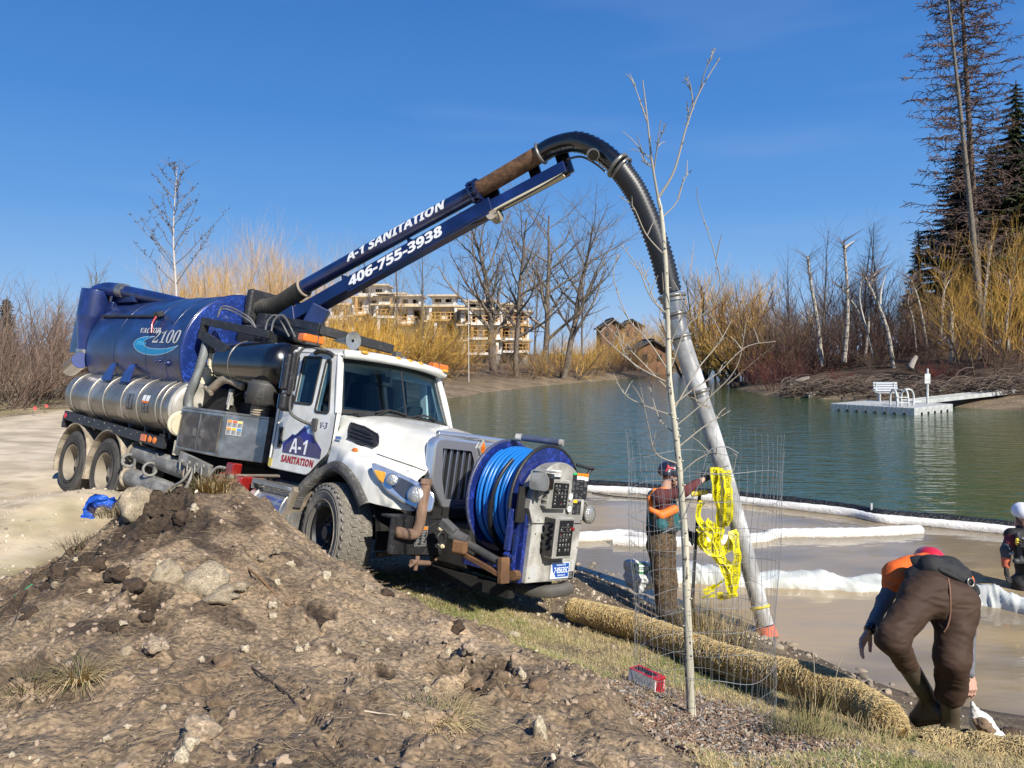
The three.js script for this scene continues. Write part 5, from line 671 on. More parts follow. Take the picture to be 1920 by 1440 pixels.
  // air-cleaner canister and stack, dark machinery behind the cab
  const ac = grp(truck, 'air_cleaner'); const a = mb(0.8); a.lathe([[0, -3.3], [0.24, -3.28], [0.31, -3.2], [0.315, -3.15], [0.315, -1.95], [0.27, -1.72], [0, -1.7]], 40, new THREE.Matrix4().makeRotationZ(-RX).setPosition(0, 2.37, 0.7)); a.build('canister', Mt.blackGloss, ac); const as = mb(); as.torus(V(-2.75, 2.37, 0.7), V(1, 0, 0), 0.318, 0.008, 40, 6); as.build('canister_band', Mt.steel, ac); const a2 = mb(1); a2.lathe([[0, 2.16], [0.16, 2.14], [0.2, 2.08], [0.2, 1.83], [0, 1.83]], 28, M4(-2.05, 0, 0.85)); a2.build('pre_cleaner', Mt.darkGrey, ac); const a3 = mb(); for (let k = 0; k < 5; k++) a3.cyl(V(-2.05, 1.69 + k * 0.03, 0.85), V(-2.05, 1.71 + k * 0.03, 0.85), 0.12, 0.12, 20); a3.build('intake_stack', Mt.tan, ac);
  const mc = mb(1); mc.box(-2.7, 2.2, -0.2, 1.9, 1.0, 1.3, 0, 0, 0, 0.05); mc.box(-3.3, 1.6, 0.2, 0.8, 0.8, 1.2, 0, 0, 0, 0.05); mc.box(-1.75, 1.9, -0.1, 0.24, 1.5, 1.7, 0, 0, 0, 0.03); mc.box(-2.4, 1.5, 0.3, 1.1, 0.7, 0.7, 0, 0, 0, 0.03); mc.box(-5.6, 1.5, 0, 3.4, 0.5, 1.0, 0, 0, 0, 0.04); mc.build('blower_housing', Mt.under, truck);
  reseed(31); const pb = mb(); for (let k = 0; k < 14; k++) { const x = rr(-3.4, -2.0), z = rr(0.3, 0.75), y = rr(1.75, 2.2); pb.tube([V(x, 1.7, z), V(x + rr(-0.1, 0.1), y * 0.5 + 0.9, z + rr(0, 0.15)), V(x + rr(-0.3, 0.3), y, z - rr(0, 0.2))], rr(0.015, 0.035), 7, 8); } pb.build('hydraulic_hose', Mt.hoseBlack, truck); const pp = mb(); pp.tube([V(-3.2, 1.95, 0.95), V(-2.95, 2.12, 0.9), V(-2.6, 2.05, 0.8)], 0.06, 10, 12); pp.cyl(V(-3.3, 1.98, 0.98), V(-3.1, 1.9, 0.98), 0.03, 0.03, 8); pp.build('elbow_pipe', Mt.tan, truck); const lv = mb(); lv.tube([V(-2.85, 1.72, 0.85), V(-2.8, 1.95, 0.85)], 0.02, 6); lv.cyl(V(-2.9, 1.78, 0.8), V(-2.9, 2.0, 0.8), 0.05, 0.04, 8); lv.build('coupling', Mt.lightGrey, truck);
  // bracket arms in front of the tank head
  const ba = mb(1); ba.bar(V(-3.6, 2.92, 0.98), V(-2.3, 2.78, 0.72), 0.09, 0.11, 0.01); ba.bar(V(-3.62, 2.72, 0.98), V(-2.9, 2.5, 0.95), 0.08, 0.13, 0.01); ba.box(-3.62, 2.82, 0.98, 0.08, 0.3, 0.1); ba.bar(V(-2.75, 3.05, 0.5), V(-1.5, 2.92, 0.5), 0.1, 0.11, 0.01); ba.build('support_arm', Mt.black, truck);
  const hl2 = mb(); for (const dy of [0, 0.04]) hl2.tube([V(-3.45, 3.0 + dy, 0.9), V(-3.4, 3.12 + dy, 0.88), V(-2.9, 2.98 + dy, 0.72), V(-2.75, 2.85, 0.66)], 0.012, 6, 20); for (const x of [-2.55, -2.4]) hl2.tube([V(x, 2.75, 0.66), V(x, 3.0, 0.64), V(x + 0.1, 3.08, 0.6), V(x + 0.35, 2.8, 0.5)], 0.016, 6, 16); hl2.build('hydraulic_line', Mt.steel, truck);
  // boom rest over the cab roof
  const f1 = TL(at(598, 618, 9.72)), f2 = TL(at(735, 655, 10.35)); const rs = mb(1); rs.bar(f1, f2, 0.1, 0.12, 0.006); const s1 = V().lerpVectors(f1, f2, 0.5); rs.bar(s1.clone().add(V(0, -0.05, 0)), V(s1.x, 2.64, s1.z), 0.07, 0.07); rs.bar(V(-2.7, 3.03, 0.46), f1.clone().add(V(0, -0.07, -0.02)), 0.09, 0.1, 0.006); rs.build('boom_rest', Mt.black, truck);
}
{ // cab side lettering: mountain logo, name, unit number
  const side = (nm, x0, x1, y0, y1, w, h, draw) => { const q = mb(); const z = 0.9585; q.face([V(x0, y0, z), V(x1, y0, z), V(x1, y1, z), V(x0, y1, z)], [[0, 0], [1, 0], [1, 1], [0, 1]]); q.build(nm, decal(canvasTex(w, h, draw)), truck); };
  side('door_logo', -1.27, -0.47, 1.17, 1.69, 768, 500, (g, w, h) => {
    g.clearRect(0, 0, w, h); const Y = (y) => y * h * 0.78;
    g.fillStyle = '#2b2f86'; g.beginPath(); g.moveTo(w * 0.03, Y(0.98)); g.lineTo(w * 0.02, Y(0.72)); g.lineTo(w * 0.22, Y(0.4)); g.lineTo(w * 0.29, Y(0.44)); g.lineTo(w * 0.5, Y(0.12)); g.lineTo(w * 0.57, Y(0.3)); g.lineTo(w * 0.72, Y(0.36)); g.lineTo(w * 0.98, Y(0.72)); g.lineTo(w * 0.98, Y(0.98)); g.closePath(); g.fill();
    g.fillStyle = '#4a4668'; g.beginPath(); g.moveTo(w * 0.03, Y(0.98)); g.lineTo(w * 0.1, Y(0.72)); g.lineTo(w * 0.42, Y(0.4)); g.lineTo(w * 0.55, Y(0.6)); g.lineTo(w * 0.8, Y(0.55)); g.lineTo(w * 0.98, Y(0.76)); g.lineTo(w * 0.98, Y(0.98)); g.closePath(); g.fill();
    g.fillStyle = '#8fb0d8'; g.beginPath(); g.moveTo(w * 0.5, Y(0.1)); g.lineTo(w * 0.66, Y(0.0)); g.lineTo(w * 0.76, Y(0.24)); g.lineTo(w * 0.6, Y(0.34)); g.closePath(); g.fill();
    g.fillStyle = '#f2f2ee'; g.font = 'bold ' + h * 0.46 + 'px sans-serif'; g.save(); g.translate(w * 0.2, Y(0.94)); g.transform(1, 0, -0.1, 1, 0, 0); g.fillText('A-1', 0, 0, w * 0.62); g.restore();
    g.fillStyle = '#a32a30'; g.font = 'bold ' + h * 0.21 + 'px sans-serif'; g.lineWidth = 6; g.strokeStyle = '#a32a30'; g.save(); g.translate(0, h * 0.975); g.transform(1, 0, -0.08, 1, 0, 0); g.fillText('SANITATION', w * 0.02, 0, w * 0.98); g.strokeText('SANITATION', w * 0.02, 0, w * 0.98); g.restore();
  });
  side('unit_number', -0.60, -0.41, 1.615, 1.75, 192, 136, (g, w, h) => { g.clearRect(0, 0, w, h); g.fillStyle = '#22286e'; g.font = 'italic bold ' + h * 0.72 + 'px sans-serif'; g.fillText('V-3', w * 0.02, h * 0.8, w * 0.92); });
  side('door_script', -1.35, -1.15, 1.78, 1.81, 200, 30, (g, w, h) => { g.clearRect(0, 0, w, h); g.fillStyle = '#5f7484'; g.font = 'bold 26px sans-serif'; g.fillText('DURASTAR', 6, 26, 180); });
  const yl = mb(); yl.box(-1.47, 1.15, 0.957, 0.07, 0.1, 0.004); yl.build('reflector', std(0.6, 0.48, 0.1, 0.4), truck);
}
// ---- boom: base, beams, suction tube, elbow, hose and the steel tube that hangs into the pond
{
  const P0 = tl(566, 541, 11.0), P1 = tl(897, 357, 9.72), P2 = tl(1014, 288, 9.32);
  const side = V(0, 0, 1), ax = V().subVectors(P1, P0).normalize();
  const s0 = side.clone().addScaledVector(ax, -side.dot(ax)).normalize(), upb = V().crossVectors(s0, ax).normalize();
  const pd = mb(1); pd.cyl(V(-3.45, 2.6, 0), V(-3.45, 3.2, 0), 0.28, 0.25, 28); pd.box(-3.3, 2.75, 0, 0.9, 0.5, 0.8, 0, 0, 0, 0.04); pd.box(-3.74, 3.3, 0.05, 0.14, 0.56, 0.56, 0, 0, 0, 0.06); pd.box(-2.8, 2.9, 0.1, 0.9, 0.3, 0.5, 0, 0, 0, 0.04); pd.cyl(V(-3.0, 2.8, 0.42), V(-2.55, 2.72, 0.42), 0.12, 0.12, 16); pd.build('boom_pedestal', Mt.black, truck);
  const ch = mb(); const C0 = tl(448, 571, 11.75), HP = [C0, tl(478, 578, 11.55), tl(520, 571, 11.3), tl(552, 552, 11.1), tl(572, 538, 10.98)]; const ribs = 30; ch.tube(HP, (t) => 0.125 + 0.012 * Math.sin(t * ribs * 6.283), 18, 300); ch.build('flexible_coupling', std(0.13, 0.12, 0.10, 0.7, { map: T.grime }), truck);
  const cr = mb(); cr.torus(C0, V(1, 0, -0.2), 0.15, 0.03, 28, 8); cr.torus(tl(570, 539.5, 10.985), ax, 0.13, 0.02, 28, 8); cr.build('coupling_clamp', Mt.tan, truck);
  const t1 = mb(0.6); t1.cyl(P0, P1, 0.11, 0.11, 36); t1.build('suction_pipe', Mt.boomBlue, truck);
  const t2 = mb(2); t2.cyl(P1, P2, 0.112, 0.112, 32); t2.build('sliding_pipe', std(0.30, 0.16, 0.075, 0.72, { map: rept(T.bark, 0.5, 1), bumpMap: T.fine, bumpScale: 0.003 }), truck);
  const fl = mb(); const along = (p, d) => p.clone().addScaledVector(ax, d); fl.cyl(along(P1, -0.09), along(P1, -0.06), 0.16, 0.16, 32); fl.cyl(along(P1, -0.05), along(P1, 0.0), 0.125, 0.125, 32); fl.cyl(along(P1, 0.0), along(P1, 0.025), 0.158, 0.158, 32); for (let k = 0; k < 12; k++) { const a = k / 12 * 6.283, o = s0.clone().multiplyScalar(0.143 * Math.cos(a)).addScaledVector(upb, 0.143 * Math.sin(a)); fl.cyl(along(P1, -0.11).add(o), along(P1, 0.045).add(o), 0.013, 0.013, 6); } fl.build('pipe_flange', Mt.boomBlue, truck);
  // box beams under the pipe
  const B0 = tl(556, 593, 11.02), B1 = tl(926, 386, 9.66), B2 = tl(1063, 315, 9.2);
  const beam = (m, a, b, w, h) => { const L = a.distanceTo(b), g = new RoundedBoxGeometry(L, h, w, 2, 0.012); const x = V().subVectors(b, a).normalize(), z = s0.clone().addScaledVector(x, -s0.dot(x)).normalize(), y = V().crossVectors(z, x); m.add(g, new THREE.Matrix4().makeBasis(x, y, z).setPosition(V().addVectors(a, b).multiplyScalar(0.5))); return { x, y, z }; };
  const b1 = mb(0.6); const fr = beam(b1, B0, B1, 0.2, 0.2); b1.build('outer_beam', Mt.boomBlue, truck); const b2 = mb(0.6); beam(b2, V().lerpVectors(B0, B1, 0.8), B2, 0.15, 0.16); b2.build('inner_beam', carPaint(0.011, 0.03, 0.16), truck);
  const br = mb(); br.box(0, 0, 0, 0.01, 0.01, 0.01); const brk = mb(0.8); const Bq = (t, dy, dz) => V().lerpVectors(B0, B1, t).addScaledVector(fr.y, dy).addScaledVector(fr.z, dz);
  brk.bar(Bq(0.14, -0.08, 0.0), V(-2.5, 2.85, 0.05), 0.24, 0.26, 0.02); brk.bar(Bq(0.02, 0.0, 0), V(-3.2, 3.05, 0.02), 0.26, 0.26, 0.02); brk.cyl(Bq(0.12, -0.1, 0.15), Bq(0.12, -0.1, -0.15), 0.04, 0.04, 12); brk.build('boom_foot', Mt.boomBlue, truck);
  const gd = mb(); gd.bar(Bq(0.3, -0.118, 0.08), Bq(0.985, -0.118, 0.08), 0.02, 0.02); for (const t of [0.02, 0.28, 0.62, 0.97]) gd.bar(Bq(t, 0.11, 0), Bq(t, 0.2, 0), 0.1, 0.03); gd.build('pipe_saddle', Mt.boomBlue, truck);
  const ws = mb(); const I = (t, dy, dz) => V().lerpVectors(B1, B2, t).addScaledVector(fr.y, dy).addScaledVector(fr.z, dz); ws.bar(I(0.02, -0.1, 0.03), I(0.95, -0.1, 0.03), 0.1, 0.025); ws.build('wear_strip', Mt.cream, truck);
  const sh = mb(); const pc = I(-0.02, -0.14, 0); sh.cyl(pc.clone().addScaledVector(fr.z, -0.08), pc.clone().addScaledVector(fr.z, 0.08), 0.085, 0.085, 20); sh.build('winch_pulley', Mt.tan, truck); const cb = mb(); cb.tube([I(0.05, -0.16, 0.1), I(0.5, -0.16, 0.11), I(0.97, -0.12, 0.1), I(1.02, -0.12, 0.1)], 0.009, 6, 16); cb.tube([pc, pc.clone().add(V(-0.4, -0.12, 0.1)), pc.clone().add(V(-0.55, -0.02, 0.12)), pc.clone().add(V(-0.5, 0.06, 0.12))], 0.008, 6, 16); cb.build('control_cable', Mt.hoseBlack, truck);
  const e0 = mb(1); e0.bar(I(0.99, -0.1, 0), I(0.99, 0.42, 0), 0.03, 0.18); e0.bar(I(0.62, 0.06, 0.0), I(0.62, 0.42, 0), 0.03, 0.16); e0.bar(I(0.02, -0.12, 0.0), I(0.02, 0.3, 0), 0.03, 0.22); e0.build('pipe_hanger', Mt.blackGloss, truck);
  // dried splashes on the beam joints, as thin caked mud
  // elbow
  const E = [P2, tl(1040, 274, 9.22), tl(1082, 266, 9.1), tl(1122, 281, 8.98), tl(1158, 310, 8.9)];
  const el = mb(1); el.tube(E, (t, a) => 0.122 + (t > 0.45 ? 0.009 * Math.max(0, Math.sin(t * 120)) : 0), 22, 160); el.build('boom_elbow', Mt.blackGloss, truck);
  const cl = mb(); const dirE = V().subVectors(E[4], E[3]).normalize(); cl.torus(P2, ax, 0.128, 0.02, 28, 8); cl.torus(E[4], dirE, 0.145, 0.028, 28, 8); cl.torus(E[4].clone().addScaledVector(dirE, 0.07), dirE, 0.142, 0.022, 28, 8); cl.cyl(tl(1112, 290, 8.72), tl(1112, 290, 8.76), 0.075, 0.075, 20); cl.build('elbow_clamp', Mt.steel, truck);
  const vc = mb(); vc.cyl(tl(1112, 290, 8.75), tl(1113, 291, 8.70), 0.06, 0.06, 20); vc.tube([tl(1064, 298, 8.95), tl(1090, 294, 8.85), tl(1118, 308, 8.8), tl(1135, 322, 8.78)], 0.014, 6, 20); vc.build('vacuum_breaker', Mt.blackGloss, truck);
  // hanging corrugated hose and steel tube
  const H = [tl(1163, 317, 8.88), tl(1190, 356, 8.86), tl(1216, 412, 8.84), tl(1240, 480, 8.82), tl(1257, 548, 8.8)];
  const ho = mb(1); ho.tube(H, (t) => 0.132 + 0.009 * Math.sin(t * 6.283 * 34), 24, 360); ho.build('suction_hose', Mt.hoseBlack, truck);
  const D = [tl(1260, 556, 8.79), tl(1266, 590, 8.77), tl(1276, 632, 8.74), tl(1310, 735, 8.66), tl(1352, 868, 8.56), tl(1391, 1010, 8.43), tl(1420, 1120, 8.3), tl(1434, 1172, 8.22)];
  const ad = mb(1); ad.tube([D[0], D[1], D[2]], (t) => mix(0.13, 0.108, t), 28, 12); ad.build('tube_adapter', Mt.alu, truck);
  const tb = mb(0.8); tb.tube([D[2], D[3]], 0.106, 28, 4); tb.tube([D[3], D[4], D[5]], 0.098, 28, 10); tb.tube([D[5], D[6], D[7]], 0.094, 28, 8); tb.build('suction_tube_end', std(0.74, 0.74, 0.73, 0.42, { metalness: 0.25, map: T.grime, roughnessMap: T.grimeR }), truck);
  for (const [p, q, r] of [[D[0], D[1], 0.148], [D[1], D[2], 0.122], [D[2], D[3], 0.114], [D[3], D[4], 0.112]]) { const tc = mb(), d = V().subVectors(q, p).normalize(); tc.torus(p, d, r, 0.022, 28, 8); tc.cyl(p.clone().addScaledVector(d, 0.01), p.clone().addScaledVector(d, 0.06), r * 0.99, r * 0.99, 24); tc.build('tube_clamp', Mt.steel, truck); }
  const po = mb(1); po.tube([D[7], tl(1440, 1195, 8.2)], (t) => mix(0.104, 0.112, t), 20, 3, { caps: false }); po.build('orange_tube_sleeve', std(0.62, 0.16, 0.09, 0.7, { side: THREE.DoubleSide }), truck);
  const yt = mb(); yt.torus(V().lerpVectors(D[6], D[7], 0.35), V().subVectors(D[7], D[6]), 0.096, 0.016, 24, 6); yt.build('yellow_tape_band', Mt.yellow, truck);
  // lettering
  const text = (s, w, h, sl) => canvasTex(w, h, (g) => { g.clearRect(0, 0, w, h); g.fillStyle = '#e6e6e2'; g.strokeStyle = '#e6e6e2'; g.lineWidth = h * 0.05; g.lineJoin = 'round'; g.font = 'bold ' + h * 1.22 + 'px sans-serif'; const k = w * 0.93 / g.measureText(s).width; g.save(); g.translate(w * 0.03, h * 0.95); g.transform(k, 0, sl, 1, 0, 0); g.fillText(s, 0, 0); g.strokeText(s, 0, 0); g.restore(); });
  const Lp = P0.distanceTo(P1), sA = (px, py) => 0; void sA;
  curvedPrint('boom_name', truck, P0, ax, s0, upb, 0.113, Lp * 0.29, Lp * 0.87, -0.55, 0.72, decal(text('A-1 SANITATION', 1536, 160, -0.22)));
  const q = mb(); const b = (t, dy) => Bq(t, dy, 0.1035); q.face([b(0.30, -0.08), b(0.80, -0.08), b(0.80, 0.085), b(0.30, 0.085)], [[0, 0], [1, 0], [1, 1], [0, 1]]); q.build('boom_number', decal(text('406-755-3938', 1280, 150, -0.12)), truck);
}
// ---------- trees, shrubs ----------
// one generator for all woody plants: tapered limbs that fork, with twigs
function woody(o) {
  // o: h, r, seed, levels: [{n, len, r, ang, up, wob, seg, sides, from}], trunkPts?, col
  reseed(o.seed); const tm = mb(o.uv || 0.5), cm = mb(0.5); const ends = [];
  const limb = (m, p, d, len, r, L, lv) => {
    const n = L.seg || 4, pts = [p.clone()], dir = d.clone(); let q = p.clone();
    for (let k = 0; k < n; k++) { dir.x += rr(-1, 1) * L.wob; dir.y += rr(-1, 1) * L.wob + L.up; dir.z += rr(-1, 1) * L.wob; dir.normalize(); q = q.clone().addScaledVector(dir, len / n); pts.push(q); }
    const sides = L.sides || 3, tip = L.tip ?? 0.25; const tone = rr(0.75, 1.2); m.col = o.cols ? o.cols[Math.min(o.cols.length - 1, lv)].map((c) => c * tone) : null;
    if (sides === 1) { const w = V(dir.z + 0.3, rr(-0.4, 0.4), -dir.x).normalize(), nn = V().crossVectors(w, dir).normalize(), b = m.p.length / 3; for (let k = 0; k <= n; k++) { const rad = r * 1.25 * mix(1, tip, k / n); m.vert(pts[k].clone().addScaledVector(w, rad), nn, [0, k]); m.vert(pts[k].clone().addScaledVector(w, -rad), nn, [1, k]); } for (let k = 0; k < n; k++) m.quad(b + 2 * k, b + 2 * k + 1, b + 2 * k + 3, b + 2 * k + 2); return; }
    // light tube without caps
    const b = m.p.length / 3; let T0 = V(), B = V(), N = V();
    for (let k = 0; k <= n; k++) { T0.subVectors(pts[Math.min(n, k + 1)], pts[Math.max(0, k - 1)]).normalize(); B.set(T0.z, 0.3, -T0.x).cross(T0).normalize(); N.crossVectors(T0, B); const rad = r * mix(1, tip, k / n); for (let j = 0; j <= sides; j++) { const a = j / sides * 6.2832, nn = B.clone().multiplyScalar(Math.cos(a)).addScaledVector(N, Math.sin(a)); m.vert(pts[k].clone().addScaledVector(nn, rad), nn, [j / sides, k * len / n / (r * 8)]); } }
    for (let k = 0; k < n; k++) for (let j = 0; j < sides; j++) { const a = b + k * (sides + 1) + j; m.quad(a, a + 1, a + sides + 2, a + sides + 1); }
    const C = o.levels[lv + 1];
    if (C) for (let i = 0; i < C.n; i++) {
      const t = clamp(mix(C.from ?? 0.3, 1, (i + rnd()) / C.n)), kf = t * n, k = Math.min(n - 1, Math.floor(kf)), s = V().lerpVectors(pts[k], pts[k + 1], kf - k), td = V().subVectors(pts[k + 1], pts[k]).normalize();
      const az = i * 2.4 + rr(0, 1.4), pa = V(Math.cos(az), 0, Math.sin(az)), a = C.ang * rr(0.7, 1.25); pa.addScaledVector(td, -pa.dot(td)).normalize();
      const cd = td.clone().multiplyScalar(Math.cos(a)).addScaledVector(pa, Math.sin(a)).normalize();
      if (o.lean) cd.add(o.lean).normalize();
      const shape = C.shape ? C.shape(t) : mix(1, 0.55, t);
      limb(cm, s, cd, len * C.len * shape * rr(0.7, 1.2), r * mix(1, tip, t) * C.r, C, lv + 1);
    } else ends.push([q, dir]);
  };
  if (o.stems) for (let i = 0; i < o.stems; i++) { const a = rnd() * 6.283, q = Math.sqrt(rnd()) * (o.spread ?? 0.3); limb(i === 0 || o.allTrunk ? tm : cm, V(Math.cos(a) * q * o.h * 0.4, 0, Math.sin(a) * q * o.h * 0.4), V(Math.cos(a) * q * (o.fan ?? 1), 1, Math.sin(a) * q * (o.fan ?? 1)).normalize(), o.h * rr(0.65, 1.05), o.r * rr(0.6, 1.1), o.levels[0], 0); }
  else limb(tm, V(0, -0.1, 0), (o.dir || V(0, 1, 0)).clone().normalize(), o.h, o.r, o.levels[0], 0);
  return { tm, cm, ends };
}
const barkMat = (r, g, b) => std(r, g, b, 0.95, { map: T.bark, bumpMap: T.bark, bumpScale: 0.02 }), twigMat = new THREE.MeshStandardMaterial({ vertexColors: true, roughness: 0.9 });
function plant(name, label, category, pos, o, group) {
  const t = thing(name, label, category, pos, group), w = woody(o);
  w.tm.build('trunk', o.bark || twigMat, t); if (w.cm.p.length) w.cm.build('branches', twigMat, t);
  if (o.extra) o.extra(t, w.ends);
  return t;
}
const ground = (px, d) => { const x = (px - 960) / FOC * d; return V(x, groundY(x, -d) - 0.06, -d); };
const G1 = [0.18, 0.15, 0.12], G2 = [0.22, 0.19, 0.155];
{ // big bare cottonwoods beyond the pond
  const bark = barkMat(0.30, 0.26, 0.22);
  const big = (px, d, topPx, lab, seed, dir, r = 0.34) => { const p = ground(px, d), h = (EYE + (HOR - topPx) / FOC * d - p.y); plant('cottonwood_tree', lab, 'tree', p, { h: h * 0.84, r, seed, dir, bark, cols: [G1, [0.20, 0.165, 0.13], [0.21, 0.17, 0.135], [0.24, 0.195, 0.15]], levels: [{ seg: 8, wob: 0.09, up: 0.03, sides: 8, tip: 0.2 }, { n: 15, from: 0.22, len: 0.58, r: 0.62, ang: 0.85, wob: 0.17, up: 0.09, seg: 6, sides: 5, tip: 0.2, shape: (t) => mix(1.05, 0.62, t) }, { n: 10, from: 0.12, len: 0.42, r: 0.5, ang: 0.75, wob: 0.2, up: 0.07, seg: 4, sides: 4, tip: 0.25 }, { n: 9, from: 0.1, len: 0.55, r: 0.6, ang: 0.7, wob: 0.2, up: 0.05, seg: 3, sides: 1, tip: 0.4 }, { n: 5, from: 0.1, len: 0.6, r: 0.8, ang: 0.65, wob: 0.2, up: 0.04, seg: 2, sides: 1, tip: 0.7 }] }); };
  big(926, 74, 372, 'bare cottonwood with the thick forked grey trunk in front of the apartment building', 101, V(-0.02, 1, 0), 0.44);
  big(968, 73, 355, 'slim bare cottonwood just right of the forked grey trunk', 102, V(-0.06, 1, 0), 0.32);
  big(1018, 76, 338, 'tall upright bare cottonwood between the slim one and the arching one', 107, V(0.02, 1, 0), 0.38);
  big(1056, 76, 358, 'bare cottonwood with arching limbs at the right of its row by the water', 104, V(0.16, 1, 0), 0.36);
  const fine = (px, d, topPx, lab, seed, nm = 'bare_tree') => { const p = ground(px, d), h = (EYE + (HOR - topPx) / FOC * d - p.y); plant(nm, lab, 'tree', p, { h: h * 0.9, r: 0.17, seed, bark: barkMat(0.3, 0.27, 0.24), cols: [G2, G2, [0.27, 0.23, 0.19]], levels: [{ seg: 6, wob: 0.05, up: 0.04, sides: 6, tip: 0.15 }, { n: 22, from: 0.2, len: 0.36, r: 0.42, ang: 0.6, wob: 0.1, up: 0.08, seg: 4, sides: 3, tip: 0.25 }, { n: 9, from: 0.1, len: 0.42, r: 0.5, ang: 0.55, wob: 0.12, up: 0.06, seg: 3, sides: 3, tip: 0.4 }, { n: 5, from: 0.1, len: 0.5, r: 0.7, ang: 0.5, wob: 0.15, up: 0.05, seg: 2, sides: 1, tip: 0.8 }] }, 'slender leafless trees beyond the pond'); };
  fine(700, 84, 440, 'slender leafless tree rising behind the boom left of the cottonwoods', 121); fine(742, 86, 420, 'slender leafless tree under the boom lettering', 122); fine(790, 88, 420, 'slender leafless tree nearest the left of the forked cottonwood', 123); fine(1002, 95, 420, 'slender grey tree seen between the cottonwood trunks', 124); fine(1090, 95, 430, 'slender grey tree right of the arching cottonwood', 125);
  fine(182, 40, 482, 'small bare tree peeping over the rear of the blue tank', 126); fine(110, 44, 545, 'bare sapling above the brown thicket at the left', 127);
}
{ // golden willows
  const willow = (name, lab, px, d, topPx, seed, o = {}, group) => { const p = o.base ? at(o.base[0], o.base[1], d) : ground(px, d), h = (EYE + (HOR - topPx) / FOC * d - p.y), yc = o.col || [0.52, 0.32, 0.075];
    plant(name, lab, o.cat || 'willow', p, { h: h * (o.hk || 0.62) * 1.22, r: (o.r || h * 0.010) * 1.15, seed, stems: o.stems ?? 16, spread: o.spread ?? 0.75, fan: o.fan ?? 0.9, lean: o.lean, cols: [o.wood || [0.24, 0.17, 0.09], yc.map((c) => c * 0.8), yc], levels: [{ seg: 5, wob: 0.07, up: 0.05, sides: 4, tip: 0.3 }, { n: o.n1 || 12, from: 0.12, len: 0.55, r: 0.5, ang: 0.7, wob: 0.17, up: 0.06, seg: 4, sides: 3, tip: 0.35 }, { n: (o.n2 || 9) + 7, from: 0.05, len: 0.6, r: 0.5, ang: 0.6, wob: 0.24, up: o.up ?? 0.0, seg: 3, sides: 1, tip: 0.7 }] }, group); };
  const gold = [0.78, 0.48, 0.09], pale = [0.70, 0.45, 0.18];
  willow('willow', 'golden willow thicket directly behind the cab roof', 660, 56, 548, 201, { col: gold, stems: 46, n2: 11, spread: 1.0, fan: 1.3, r: 0.07, hk: 0.58 });
  willow('willow', 'golden willow left of the cab roof under the boom', 570, 50, 590, 202, { col: gold, stems: 30, spread: 1.0, fan: 1.2, r: 0.07, hk: 0.7 });
  willow('willow', 'dark-stemmed yellow willow in front of the apartment block', 752, 62, 560, 203, { col: [0.66, 0.42, 0.10], stems: 34, spread: 1.0, fan: 1.3, hk: 0.72, r: 0.075 }); willow('willow', 'yellow willow between the cab roof and the forked cottonwood', 822, 66, 600, 204, { col: [0.64, 0.39, 0.10], stems: 28, spread: 1, fan: 1.3, hk: 0.75, r: 0.07 });
  [[392, 52, 436], [452, 58, 470], [488, 62, 425], [542, 60, 442], [592, 66, 470], [350, 56, 500], [420, 64, 462]].forEach(([px, d, t], i) => willow('upright_willow', ['tall pale orange willow right of the budding sapling', 'low pale orange willow behind the tank top', 'tallest of the pale orange willows above the tank', 'pale orange willow above the corrugated coupling', 'pale orange willow touching the left end of the boom pipe', 'pale orange willow behind the budding sapling', 'narrow pale orange willow behind the tank crown'][i], px, d, t, 210 + i, { col: pale, stems: 13, spread: 0.5, fan: 0.7, hk: 0.72, up: 0.2, r: 0.05 }, 'upright pale willows behind the truck'));
  willow('willow', 'leaning dark-stemmed willow at the far water edge with yellow twigs', 1046, 77, 592, 230, { base: [1046, 716], col: [0.66, 0.40, 0.10], stems: 10, n1: 14, spread: 1, fan: 1.2, wood: [0.07, 0.055, 0.04], hk: 0.6, lean: V(0.05, 0, 0) });
  willow('willow', 'small yellow willow on the far bank beside the red-brown house', 1085, 84, 605, 231, { col: gold, stems: 18, spread: 1, fan: 1.2 }); willow('willow', 'distant pale willow behind the hanging steel tube', 1210, 125, 575, 232, { col: pale, stems: 16, spread: 0.8 });
  willow('willow', 'golden willow in front of the small brown house', 1142, 98, 618, 241, { col: gold, stems: 18, spread: 1, fan: 1.3 }); willow('willow', 'brownish willow before the low boathouse', 1182, 100, 628, 242, { col: [0.5, 0.31, 0.1], stems: 18, spread: 1, fan: 1.3 });
  willow('willow', 'distant golden willow low behind the aspen trunk', 1262, 112, 600, 237, { col: gold, stems: 16, spread: 1 });
  willow('willow', 'tall golden willow right of the hanging hose', 1322, 92, 458, 233, { col: [0.66, 0.39, 0.10], stems: 16, spread: 0.8, fan: 1.0, wood: [0.08, 0.06, 0.045], up: 0.2, lean: V(0.02, 0.05, 0) });
  willow('willow', 'golden willow at the neck of the pond left of the birches', 1395, 84, 520, 234, { col: [0.7, 0.42, 0.09], stems: 22, spread: 1, fan: 1.2 });
  willow('willow', 'pale willow behind the birches', 1440, 88, 482, 235, { col: [0.42, 0.30, 0.16], stems: 14, spread: 0.8 });
  willow('leaning_willow', 'willow with black trunks leaning over the water at the point', 1412, 68, 560, 236, { base: [1415, 716], col: [0.64, 0.40, 0.11], stems: 9, n1: 14, spread: 1, fan: 1.3, wood: [0.035, 0.028, 0.024], lean: V(-0.16, 0.02, 0), r: 0.13 });
  willow('willow', 'large golden willow at the right edge of the photo', 1868, 47, 372, 238, { col: [0.68, 0.40, 0.09], stems: 16, spread: 0.6, fan: 0.6, wood: [0.16, 0.11, 0.07], up: 0.2, hk: 0.58, r: 0.05 }); willow('willow', 'golden willow behind the larch trunk', 1800, 60, 470, 239, { col: [0.64, 0.39, 0.10], stems: 14, spread: 0.7 });
}
